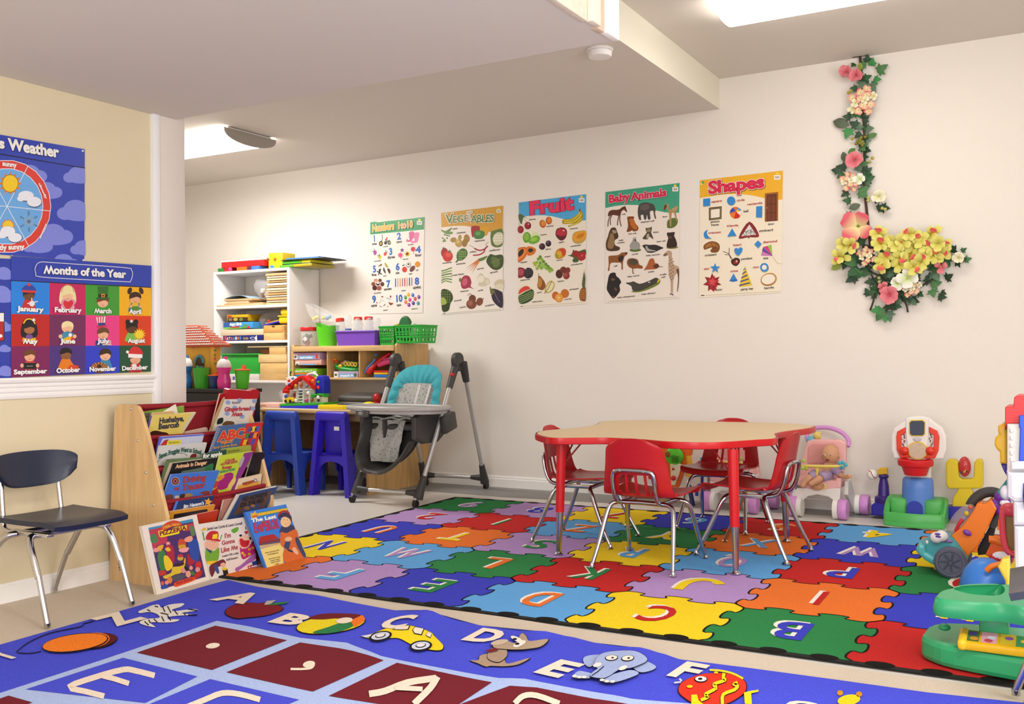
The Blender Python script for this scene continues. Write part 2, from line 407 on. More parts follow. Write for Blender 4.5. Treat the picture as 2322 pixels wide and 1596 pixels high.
# ---------------------------------------------------------------- alphabet puzzle rug
RC={'r':'#be2624','o':'#e4732e','y':'#edcd22','g':'#2c8046','l':'#60a3dd','b':'#3a3fbb','v':'#b08ec6','k':'#14120f','w':'#efe8dc'}
def rg(u,v):
    a,b,c,d=(-3.835,3.392),(-.128,3.462),(-3.938,6.072),(-.195,6.209);u/=7;v/=5
    return tuple((a[i]*(1-u)+b[i]*u)*(1-v)+(c[i]*(1-u)+d[i]*u)*v for i in (0,1))
rug=thing('alphabet_rug',(-2.0,4.8,0),'puzzle patterned alphabet rug with coloured letter squares under the red table','rug')
mb=MB();mb.prism([rg(-.06,-.05),rg(7.06,-.05),rg(7.06,5.05),rg(-.06,5.05)],Matrix.Translation((0,0,.004)),.006,M(RC['k'],.95,noise=300,var=.1,bump=.5));mb.build('backing',rug)
A=Art((0,0,.010),(1,0,0),(0,1,0),CARPET,.0007,rg)
def wave(n=2.5,b=.052,k=.05,N=44):
    return [(t-k*math.sin(4*pi*n*t)*min(1,6*t,6*(1-t)),b*math.sin(2*pi*n*t)) for t in [i/N for i in range(N+1)]]
WV=wave()
def hedge(i,j):
    if j in (0,5):return [(i,j),(i+1,j)]
    s=1 if (i+j) % 2 else-1;return [(i+a,j+s*b) for a,b in WV]
def vedge(i,j):
    if i in (0,7):return [(i,j),(i,j+1)]
    s=1 if (i+j) % 2 else-1;return [(i+s*b,j+a) for a,b in WV]
TIL=[['ovG','vlF','bgE','loD','yrC','gbB','ryA'],['ybN','lvM','goL','rgK','vyJ','orI','byH'],['boU','oyT','vgS','ylR','lvQ','rbP','grO'],
       ['vr2','rg1','loZ','gyY','olX','bvW','ybV'],['gv9','vb8','yr7','bl6','ro5','ly4','ob3']]
for j in range(5):
    for i in range(7):
        t=TIL[j][i];P=hedge(i,j)+vedge(i+1,j)[1:]+hedge(i,j+1)[::-1][1:]+vedge(i,j)[::-1][1:-1]
        A.l=1;A.poly(P,RC[t[0]]);o=A.part('puzzle_tile',rug)
        A.l=2
        if j:A.line(hedge(i,j),.016,RC['k'])
        if i:A.line(vedge(i,j),.016,RC['k'])
        A.part('jigsaw_outline',o)
        A.l=3;L=t[2]
        if L=='J':
            for k_,(c_,o_) in enumerate((('w',.03),(t[1],0))):
                A.l=3+k_;A.line([(i+.52-x-o_,j+.5-y+o_) for x,y in ((.12,.22),(.13,0),(.10,-.13),(.02,-.2),(-.08,-.19),(-.15,-.1))],.085,RC[c_],4)
            A.part('printed_letter',o);continue
        w=.26 if L !='I' else .09;w=.34 if L in 'MW' else w
        if L=='1':w=.15
        cx,cy=i+.52,j+.5
        A.text(L,(cx+w/2-.035,cy+.21+.03),(cx-w/2-.035,cy+.21+.03),.42,RC['w'],.02)
        A.l=4;A.text(L,(cx+w/2,cy+.21),(cx-w/2,cy+.21),.42,RC[t[1]],.02)
        A.part('printed_letter',o)
A.l=2
for i in range(7):
    for k in range(3):
        for v,s in ((0,1),(5,-1)):A.ell(i+.17+k*.33,v,.09,.055,RC['k']);A.part('edge_notch',rug)
for j in range(5):
    for k in range(3):
        for u in (0,7):A.ell(u,j+.17+k*.33,.045,.09,RC['k']);A.part('edge_notch',rug)
# ---------------------------------------------------------------- blue border rug
def ripple(x,y):
    e=max(0,3.25-y)
    s=0
    for xi,a,w,k in ((-2.24,.016,.08,.33),(-1.72,.014,.07,.3),(-1.33,.013,.06,.3),(-2.85,.006,.12,.3)):
        s+=a*math.exp(-((x-xi-.25*e)/w)**2)*math.exp(-e/k)
    return s
brug=thing('border_rug',(-1.8,2.5,0),'royal blue rug with alphabet pictures in its border, nearest the camera','rug')
B=Art((0,0,.016),(1,0,0),(0,1,0),CARPET,.0011,None,ripple,.05)
q1=lambda x,y:(x/2.58,1280+y/2.58);q2=lambda x,y:(700+x/2.322,1280+y/2.322)
f2=lambda p:tuple(fl(*p,.016).xy)
top=[(517,1315),(581,1330),(659,1343),(786,1364),(894,1384),(967,1391),(997,1399),(1088,1418),(1217,1437),(1303,1446),(1346,1457),(1432,1472),(1510,1485),(1540,1495),(1700,1515),(1900,1542),(2100,1570),(2322,1594),(2500,1616)]
left=[(0,1462),(112,1430),(306,1376),(465,1329)]
tp=[f2(p) for p in top];lf=[f2(p) for p in left]
edge=[(-3.40,1.3)]+lf+tp+[(.35,1.3)]
B.l=1;B.polyuv(edge[::-1],'#474ecf')
mb=MB();b=bmesh.new();vs=[b.verts.new((x,y,.005)) for x,y in edge];b.faces.new(vs);r=bmesh.ops.extrude_edge_only(b,edges=b.edges[:])
for g in r['geom']:
    if isinstance(g,bmesh.types.BMVert):g.co.z=.0165+ripple(g.co.x,g.co.y)
mb.bm(b,M('#23306b',.9));mb.build('bound_edge',brug)
B.part('blue_pile',brug)
LB='#a9bbe6';MR='#701d28';CRM='#ead9c6'
B.l=2
B.conv=lambda x,y:f2((x,y))
inner=[q1(0,755),q1(600,560),q1(1000,425),q1(1268,332),q1(1450,365),q1(1760,432)]+[q2(0,393),q2(200,414),q2(380,488),q2(700,548),q2(1000,604),q2(1140,606),q2(1320,640),q2(1700,712),(1700,1606),(2000,1650),(2300,1700),(2200,2200),(-900,2200),(-500,1730)]
B.poly(inner,LB);B.part('grid_lines',brug)
B.l=3
def sq(name,pts,col):
    B.poly(pts,col);return B.part(name,brug)
sqs=[('printed_square',[q1(1260,362),q1(1680,447),q1(1240,622),q1(800,520)],MR),('printed_square',[q1(1755,460),q1(1990,495),q1(2060,510),q1(2245,568),q1(1830,750),q1(1325,635)],MR),
 ('printed_square',[q2(465,522),q2(965,627),q2(790,742),q2(700,790),q2(105,698)],MR),('printed_square',[q2(1060,645),q2(1200,652),q2(1500,712),q2(1700,745),q2(1500,850),q2(800,740)],MR),
 ('printed_square',[q1(720,550),q1(1155,660),q1(850,815),q1(150,735)],'#474ecf'),('printed_square',[q1(1230,675),q1(1750,797),q1(1500,900),q1(830,840)],'#474ecf'),('printed_square',[q1(50,772),q1(190,812),q1(60,860),q1(-120,830)],MR)]
for a in sqs:sq(*a)
B.l=4
B.ell(*q1(1245,482),16,6,CRM,-8);B.part('printed_mark',brug,'cream full stop')
B.ell(*q1(1808,590),14,7.5,CRM,-10);B.line([q1(1838,592),q1(1820,612),q1(1770,618),q1(1700,618)],5,CRM,4);B.part('printed_mark',brug,'cream comma')
B.line([q1(905,657),q1(790,628),q1(720,622),q1(560,665),q1(405,722),q1(500,750),q1(610,778)],13,CRM,3);B.up();B.line([q1(580,655),q1(670,678),q1(755,706)],12,CRM);B.part('printed_letter',brug,'large cream letter E')
B.line([q1(1522,800),q1(1400,768),q1(1300,762),q1(1200,800),q1(1090,845)],13,CRM,3);B.part('printed_letter',brug,'large cream letter at the frame edge')
B.line([q2(318,690),q2(400,675),q2(520,630),q2(672,606)],15,CRM,3);B.up();B.line([q2(678,600),q2(640,660),q2(555,745)],15,CRM,3);B.up();B.line([q2(455,660),q2(600,668)],11,CRM);B.part('printed_letter',brug,'large cream letter A')
B.line([q2(1085,745),q2(1130,705),q2(1200,702),q2(1320,745)],13,CRM,3);B.part('printed_letter',brug)
for L,p0,p1,tpx in (('A',q1(1248,214),q1(1415,236),q1(1450,176)),('B',q1(1562,345),q1(1722,366),q1(1640,292)),('C',q2(352,340),q2(492,352),q2(470,284)),('D',q2(800,402),q2(960,424),q2(880,342)),
                     ('E',q2(1182,574),q2(1318,604),q2(1240,497)),('F',q2(1880,590),q2(2010,614),q2(1960,520)),('Z',q1(692,366),q1(845,325),q1(590,316)),('Y',q1(25,570),q1(118,545),q1(-60,505))):
    B.text(L,p0,p1,20,CRM,.045,top=tpx);B.part('printed_letter',brug,'cream letter %s' % L)
K='#141021'
def bb(name):B.part(name,brug)
# yo-yo
B.l=4;B.line([q1(545,338),q1(490,352),q1(470,370),q1(300,405),q1(180,455),q1(110,505),q1(105,522),q1(180,525),q1(240,515)],2,K,4)
B.ell(*q1(560,455),50,18,K,-8);B.up();B.ell(*q1(562,453),48,16,'#5a1a1c',-8);B.up();B.ell(*q1(530,455),44,17.5,'#e8741f',-8);B.up();B.ell(*q1(440,470),76,20.5,K,-8);B.up();B.ell(*q1(438,470),74,18.5,'#ef7f25',-8);bb('yo_yo_picture')
# zebra
B.l=4
body=[(810,280),(850,262),(890,244),(930,240),(945,258),(990,240),(1075,232),(1060,252),(1010,268),(1020,278),(1130,266),(1155,275),(1060,290),(1155,300),(1060,304),(990,312),(985,325),(1050,327),(1020,342),(960,345),(880,345),(910,372),(850,362),(815,345),(850,325),(930,318),(925,300),(900,288),(870,283),(820,290)]
B.blob([q1(*p) for p in body],'#e6dfd6',3);B.up()
for a,b in (((950,250),(965,285)),((980,250),(1000,290)),((940,290),(985,300)),((1020,275),(1040,300)),((945,310),(960,340)),((980,305),(1000,335)),((900,325),(920,345)),((870,330),(880,350)),((845,340),(870,362)),((905,250),(925,255)),((1075,290),(1085,303)),((1100,268),(1155,276)),((1100,302),(1155,302)),((860,270),(880,280))):B.line([q1(*a),q1(*b)],2.2,K)
bb('zebra_picture')
# apple
B.l=4;P=[(1315,290),(1330,260),(1390,235),(1460,228),(1510,232),(1545,228),(1600,240),(1650,255),(1655,275),(1610,295),(1540,312),(1450,320),(1390,325),(1340,312)]
B.blob([q1(*p) for p in P],K);B.up();B.blob([q1(1490+(x-1490)*.975,276+(y-276)*.95) for x,y in P],'#7d1d26');B.up()
B.poly([q1(1545,245),q1(1560,222),q1(1618,218),q1(1585,240),q1(1570,246)],'#b9ae9d');B.blob([q1(1560,246),q1(1620,234),q1(1695,232),q1(1640,246)],'#2f7a3f');bb('apple_picture')
# beach ball
B.l=4;c=q1(1935,356);B.ell(*c,80,21.5,K,-7);B.up();B.ell(*c,78,20,'#e6cf22',-7);B.up()
B.blob([q1(1800,325),q1(1870,300),q1(1980,294),q1(2110,303),q1(2065,330),q1(2020,325),q1(1960,324),q1(1880,330)],'#6d1c25');B.blob([q1(2060,335),q1(2112,305),q1(2135,325),q1(2120,348),q1(2072,372)],'#e8741f')
B.blob([q1(1830,406),q1(1920,375),q1(1990,352),q1(2055,348),q1(2062,372),q1(1990,400),q1(1900,414)],'#2d7a45');B.up();B.ell(*q1(2015,338),19,6.5,CRM,-7);bb('ball_picture')
# car
B.l=4;P=[(275,385),(330,372),(400,345),(470,333),(550,340),(640,362),(665,385),(700,420),(712,440),(700,460),(650,460),(560,440),(480,405),(430,402),(340,400)]
B.blob([q2(*p) for p in P],K,4);B.up();B.blob([q2(497+(x-497)*.985,397+(y-397)*.95) for x,y in P],'#edd21c',4);B.up()
for w in ([(440,358),(470,342),(535,342),(525,362),(490,364)],[(545,362),(560,346),(610,352),(595,385),(555,380)],[(615,385),(628,362),(650,378),(640,398)]):
    B.poly([q2(*p) for p in w],K);B.up();m=(sum(p[0] for p in w)/len(w),sum(p[1] for p in w)/len(w));B.poly([q2(m[0]+(x-m[0])*.86,m[1]+(y-m[1])*.82) for x,y in w],'#e6dccb');B.l-=1
B.up();B.poly([q2(275,386),q2(330,380),q2(330,388),q2(300,396)],'#d8d8e6')
for c in (q2(378,392),q2(590,440)):B.ell(*c,26,12,K,-8);B.up();B.ell(*c,21,8.5,'#cfd3e6',-8);B.up();B.ell(*c,12,5,K,-8);B.up();B.ell(*c,10,4,'#e4dede',-8);B.l-=3
bb('car_picture')
# dog
B.l=4
def toon(P,col,n=4,s=.965,t=.94):
    c=(sum(p[0] for p in P)/len(P),sum(p[1] for p in P)/len(P));B.blob([q2(*p) for p in P],K,n);B.up();B.blob([q2(c[0]+(x-c[0])*s,c[1]+(y-c[1])*t) for x,y in P],col,n);B.up()
toon([(1010,460),(1030,480),(1035,520),(1060,535),(1170,505),(1110,540),(1040,550),(960,545),(930,548),(890,530),(845,512),(890,510),(900,485),(960,470)],'#a98f79')
toon([(960,450),(1035,450),(1045,495),(1000,530),(940,505)],'#a98f79')
toon([(1090,430),(1120,378),(1145,395),(1160,425),(1200,425),(1268,415),(1225,455),(1150,470),(1090,470),(1020,462),(975,455),(965,435),(990,412),(1040,415)],'#b09880')
B.ell(*q2(1005,425),20,6,'#c5b09a',-10);B.ell(*q2(1095,412),15,5,'#e8e2d8',30);B.ell(*q2(1110,440),15,6,'#e8e2d8',-20);B.up();B.ell(*q2(1085,413),5,2.5,K);B.ell(*q2(1098,440),5,2.5,K);B.poly([q2(930,470),q2(985,455),q2(1000,470),q2(950,480)],'#7a2030');bb('dog_picture')
# elephant
B.l=4;GRY='#9fadd6'
toon([(1445,500),(1480,484),(1560,482),(1520,520),(1480,550),(1450,530)],GRY);toon([(1700,550),(1770,525),(1832,550),(1800,575),(1740,585)],GRY)
toon([(1390,600),(1420,575),(1460,580),(1490,590),(1480,615),(1400,615)],GRY);toon([(1540,620),(1600,600),(1700,580),(1740,600),(1640,640),(1560,645)],GRY)
toon([(1500,550),(1520,505),(1560,482),(1640,476),(1730,490),(1785,520),(1770,545),(1700,575),(1640,580),(1580,615),(1540,625),(1480,612),(1500,585),(1520,570)],GRY,4,.98,.965)
for c in ((1595,517),(1680,526)):B.ell(*q2(*c),15,7,K);B.up();B.ell(*q2(*c),13,5.6,'#e8dfd0');B.up();B.ell(*q2(c[0]+5,c[1]+2),3,1.6,K);B.l-=2
for c in ((1520,552),(1655,575)):B.ell(*q2(*c),10,4.6,'#e8dfd0',-15)
for c in ((1400,612),(1425,617),(1450,617),(1545,634),(1570,642),(1600,645)):B.ell(*q2(*c),5.5,2.8,'#e8dfd0')
B.line([q2(1555,560),q2(1520,590),q2(1490,610)],2,K);bb('elephant_picture')
# fish
B.l=4;q3=lambda x,y:(1300+x/5.529,1430+y/5.529)
P=[(1310,740),(1350,670),(1450,610),(1600,560),(1750,545),(1900,545),(2050,575),(2150,640),(2180,720),(2150,800),(2050,880),(1900,950),(1700,960),(1500,930),(1380,860),(1320,800)]
B.blob([q3(*p) for p in P],K);B.up();B.blob([q3(1745+(x-1745)*.975,750+(y-750)*.965) for x,y in P],'#e2341f');B.up()
for L in ([(1890,560),(1880,620),(1900,650),(1760,700),(1790,750),(1650,830),(1690,860),(1600,900)],[(2060,680),(2010,700),(2060,720),(2020,770),(1880,830),(1870,950)]):
    B.line([q3(*p) for p in L],10,K,3);B.up();B.line([q3(*p) for p in L],7.5,'#ecd21f',3);B.l-=1
B.line([q3(1710,515),q3(1850,525),q3(2000,560),q3(2130,625)],4.5,'#ecd21f',3);B.poly([q3(1480,830),q3(1550,825),q3(1570,900),q3(1650,960),q3(1480,960)],'#ecd21f');B.poly([q3(2140,800),q3(2220,780),q3(2322,765),q3(2322,790),q3(2230,810),q3(2240,950),q3(2150,940)],'#ecd21f')
B.up();B.ell(*q3(1600,637),15,7.3,K);B.up();B.ell(*q3(1600,637),13,6,'#e6e2dc');B.up();B.ell(*q3(1592,640),5,2.4,K);B.ell(*q3(1460,737),7,3.2,'#ecc81f');B.ell(*q3(1790,562),5,2.3,'#ecc81f')
B.line([q3(1330,640),q3(1360,665)],4,'#cfcfd8');B.line([q3(1265,690),q3(1350,680)],3.5,'#cfcfd8');bb('fish_picture')
B.l=4;B.text('G',(1778,1608),(1850,1618),20,CRM,.045);B.part('printed_letter',brug,'cream letter G cut by the frame')
B.ell(1925,1590,26,12,'#ecc81f',-8);B.ell(1905,1574,7,6,'#c98a22');B.ell(1948,1577,7,6,'#c98a22');bb('giraffe_picture')
# ---------------------------------------------------------------- posters
def E(x,y,rx,ry,c,rot=0):return lambda a:a.ell(x,y,rx,ry,c,rot)
def Cc(x,y,r,c):return E(x,y,r*.93,r,c)
def P(c,*p):return lambda a:a.poly(p,c)
def Bl(c,*p):return lambda a:a.blob(p,c,4)
def L(c,w,*p):return lambda a:a.line(p,w,c)
def Ls(c,w,*p):return lambda a:a.line(p,w,c,4)
def St(x,y,r,r2,n,c,rot=0):return lambda a:a.star(x,y,r,r2,n,c,rot)
def T(t,x0,y0,x1,y1,h,c='#2a2622',bold=.02,**k):return lambda a:a.text(t,(x0,y0),(x1,y1),h,c,bold,**k)
def Rect(c,x0,y0,x1,y1):return P(c,(x0,y0),(x1,y0),(x1,y1),(x0,y1))
def poster(name,label,crop,corners,paper,plane,items,group=None,lift=.004,thick=.0015,extra=None):
    O,U,V=plane;U=Vector(U);V=Vector(V);N=U.cross(V);O=Vector(O)+N*lift
    a=Art(O,U,V,PRINT,.00012);a.px(*crop)
    w=[O+U*x+V*y for x,y in (a.uv(p) for p in corners)]
    c=sum(w,Vector())/len(w);t=thing('poster',(c.x,c.y,min(q.z for q in w)),label,'poster',group=group)
    mb=MB();q=[a.uv(p) for p in corners];X=Matrix(((U.x,V.x,N.x,(O-N*thick).x),(U.y,V.y,N.y,(O-N*thick).y),(U.z,V.z,N.z,(O-N*thick).z),(0,0,0,1)))
    mb.prism(q,X,thick,M(paper,.35,noise=8,var=.012));mb.build('sheet',t)
    q2=[a.uv(p) for p in corners];a.clip=(min(p[0] for p in q2),min(p[1] for p in q2),max(p[0] for p in q2),max(p[1] for p in q2))
    for it in items:
        a.l={'header_band':1,'month_square':1,'cloud_picture':1,'weather_wheel':8,'wheel_spokes':13,'wheel_label':40,'month_name':45,'title':30,'caption':20,'number_word':20}.get(it[0],14 if 'wheel' in label else 4)
        for sh in it[1:]:sh(a);a.up()
        a.part(it[0],t)
    return t,a
WP=((0,YB,0),(1,0,0),(0,0,1))
PG='learning posters in a row on the back wall'
def stick(x,y,c='#e8cf2a',k=1):
    return ('bar_code_tab',Rect('#f3efe8',x-34*k,y+2*k,x+34*k,y+52*k),E(x,y-14*k,17*k,14*k,c),*[L('#3a3632',3.2*k,(x-22*k+i*7*k,y+14*k),(x-22*k+i*7*k,y+40*k)) for i in range(7)])
# --- Shapes
BL='#2f86cf';SH='#8b8f62';RD='#b3262d'
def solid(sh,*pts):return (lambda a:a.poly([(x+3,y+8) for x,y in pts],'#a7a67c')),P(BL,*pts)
items=[('header_band',P('#e9ae23',(1197,188),(2107,80),(2100,400),(1990,400),(1880,378),(1760,352),(1640,338),(1500,338),(1380,352),(1196,382))),
 ('title',T('Shapes',1290,335,1905,262,130,'#d4204a',.045,back='#f6eee6',sh='#7a4a10')),stick(2043,128),
 ('sticker',E(1228,212,16,14,'#5aa83c'),E(1214,228,8,8,'#f0efe9')),
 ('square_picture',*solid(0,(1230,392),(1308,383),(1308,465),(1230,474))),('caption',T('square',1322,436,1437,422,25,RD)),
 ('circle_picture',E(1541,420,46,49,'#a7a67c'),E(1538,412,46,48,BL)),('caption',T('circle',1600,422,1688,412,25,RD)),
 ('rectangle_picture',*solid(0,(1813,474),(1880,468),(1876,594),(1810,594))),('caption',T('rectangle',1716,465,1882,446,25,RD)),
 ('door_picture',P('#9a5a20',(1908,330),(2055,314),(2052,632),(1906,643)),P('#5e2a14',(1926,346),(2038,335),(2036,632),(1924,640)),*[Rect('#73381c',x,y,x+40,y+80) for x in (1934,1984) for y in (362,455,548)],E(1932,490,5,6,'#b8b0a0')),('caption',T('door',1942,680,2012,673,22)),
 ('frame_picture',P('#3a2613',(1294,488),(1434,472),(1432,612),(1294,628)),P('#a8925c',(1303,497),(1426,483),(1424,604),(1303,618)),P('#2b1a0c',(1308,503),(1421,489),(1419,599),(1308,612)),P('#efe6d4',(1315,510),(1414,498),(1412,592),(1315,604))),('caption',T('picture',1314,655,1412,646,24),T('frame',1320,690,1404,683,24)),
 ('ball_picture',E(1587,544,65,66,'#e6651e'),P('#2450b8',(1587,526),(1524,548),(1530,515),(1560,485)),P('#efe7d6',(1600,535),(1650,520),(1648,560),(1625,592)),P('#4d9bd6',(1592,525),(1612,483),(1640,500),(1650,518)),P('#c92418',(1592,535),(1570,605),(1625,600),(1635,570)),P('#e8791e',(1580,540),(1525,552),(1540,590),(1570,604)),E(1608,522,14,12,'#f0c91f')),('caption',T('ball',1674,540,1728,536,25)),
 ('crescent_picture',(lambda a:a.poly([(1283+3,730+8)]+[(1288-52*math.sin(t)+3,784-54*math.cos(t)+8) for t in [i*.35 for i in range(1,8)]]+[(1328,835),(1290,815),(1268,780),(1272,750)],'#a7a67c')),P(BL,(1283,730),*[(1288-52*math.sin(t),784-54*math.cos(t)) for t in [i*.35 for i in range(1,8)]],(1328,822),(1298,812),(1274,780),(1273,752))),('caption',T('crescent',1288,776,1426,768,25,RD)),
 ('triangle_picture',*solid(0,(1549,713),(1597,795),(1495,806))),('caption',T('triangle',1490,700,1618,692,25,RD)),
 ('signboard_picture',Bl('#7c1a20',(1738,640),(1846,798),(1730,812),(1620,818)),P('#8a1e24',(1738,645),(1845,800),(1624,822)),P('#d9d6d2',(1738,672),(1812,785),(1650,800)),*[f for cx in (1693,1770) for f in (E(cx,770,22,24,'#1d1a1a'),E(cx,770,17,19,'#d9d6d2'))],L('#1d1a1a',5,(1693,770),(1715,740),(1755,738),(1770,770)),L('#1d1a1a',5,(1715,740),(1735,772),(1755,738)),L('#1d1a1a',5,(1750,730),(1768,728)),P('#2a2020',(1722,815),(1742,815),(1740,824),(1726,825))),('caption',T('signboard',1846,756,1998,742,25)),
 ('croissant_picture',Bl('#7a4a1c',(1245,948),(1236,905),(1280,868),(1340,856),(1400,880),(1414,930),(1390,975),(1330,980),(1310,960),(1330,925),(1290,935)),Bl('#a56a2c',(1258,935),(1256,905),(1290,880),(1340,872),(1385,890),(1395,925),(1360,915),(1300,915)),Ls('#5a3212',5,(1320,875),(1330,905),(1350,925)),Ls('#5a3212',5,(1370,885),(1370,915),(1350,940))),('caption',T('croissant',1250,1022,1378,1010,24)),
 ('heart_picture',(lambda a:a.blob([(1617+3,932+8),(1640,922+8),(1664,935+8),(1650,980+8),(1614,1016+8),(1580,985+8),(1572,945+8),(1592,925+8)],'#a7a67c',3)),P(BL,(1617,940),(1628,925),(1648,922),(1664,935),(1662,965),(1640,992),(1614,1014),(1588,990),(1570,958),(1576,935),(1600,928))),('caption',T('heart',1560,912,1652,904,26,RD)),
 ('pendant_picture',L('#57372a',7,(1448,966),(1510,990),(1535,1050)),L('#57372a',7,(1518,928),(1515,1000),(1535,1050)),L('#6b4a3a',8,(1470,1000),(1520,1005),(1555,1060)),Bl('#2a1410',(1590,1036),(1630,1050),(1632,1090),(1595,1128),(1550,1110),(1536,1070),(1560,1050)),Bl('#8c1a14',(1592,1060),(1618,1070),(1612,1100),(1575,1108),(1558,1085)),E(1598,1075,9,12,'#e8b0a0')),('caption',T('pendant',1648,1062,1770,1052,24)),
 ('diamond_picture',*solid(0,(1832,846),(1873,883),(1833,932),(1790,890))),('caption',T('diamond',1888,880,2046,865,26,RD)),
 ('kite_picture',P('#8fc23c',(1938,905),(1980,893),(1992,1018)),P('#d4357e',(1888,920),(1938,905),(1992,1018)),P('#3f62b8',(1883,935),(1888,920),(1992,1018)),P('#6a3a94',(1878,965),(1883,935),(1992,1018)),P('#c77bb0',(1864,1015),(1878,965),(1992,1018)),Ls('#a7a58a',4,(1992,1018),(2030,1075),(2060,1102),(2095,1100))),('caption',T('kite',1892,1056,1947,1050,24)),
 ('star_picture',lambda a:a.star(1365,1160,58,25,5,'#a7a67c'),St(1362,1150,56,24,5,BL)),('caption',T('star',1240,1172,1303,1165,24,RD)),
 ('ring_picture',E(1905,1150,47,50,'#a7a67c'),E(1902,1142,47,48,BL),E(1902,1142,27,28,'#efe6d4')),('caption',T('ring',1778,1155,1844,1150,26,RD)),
 ('cone_picture',P('#1f66b8',(1564,1208),(1611,1290),(1563,1302),(1517,1294)),P(BL,(1564,1208),(1600,1272),(1523,1282))),('caption',T('cone',1530,1196,1614,1190,25,RD)),
 ('party_hat_picture',P('#e0c522',(1688,1125),(1770,1340),(1700,1352),(1624,1358)),*[P('#5c4a88',(1688-26-i*11,1206+i*42),(1700+i*14,1178+i*42),(1705+i*14,1192+i*42),(1688-29-i*11,1224+i*42)) for i in range(4)],P('#4d7ab0',(1675,1160),(1698,1148),(1702,1160),(1670,1175))),('caption',T('party hat',1645,1396,1780,1385,25)),
 ('bow_picture',St(1330,1310,105,55,7,'#8e1520'),St(1335,1305,80,35,6,'#b3202a',.3),St(1330,1300,50,22,5,'#d64a4a',.1),P('#a31822',(1300,1370),(1370,1350),(1350,1412))),('caption',T('bow',1380,1400,1440,1394,24)),
 ('bangle_picture',E(1950,1275,90,70,'#8a5a20',-18),E(1952,1270,86,66,'#c08a3c',-18),E(1946,1272,76,54,'#efe6d4',-14)),('caption',T('bangle',1902,1382,2008,1372,25)),
 ('imprint_line',L('#8a8070',3,(1260,1450),(2080,1405)),E(1226,1450,22,6,'#5a4038'))]
poster('poster','Shapes poster with a yellow header, rightmost on the back wall',(1340,370,4.837),[(1197,188),(2107,80),(2088,1420),(1185,1475)],'#eee3cd',WP,items,PG)
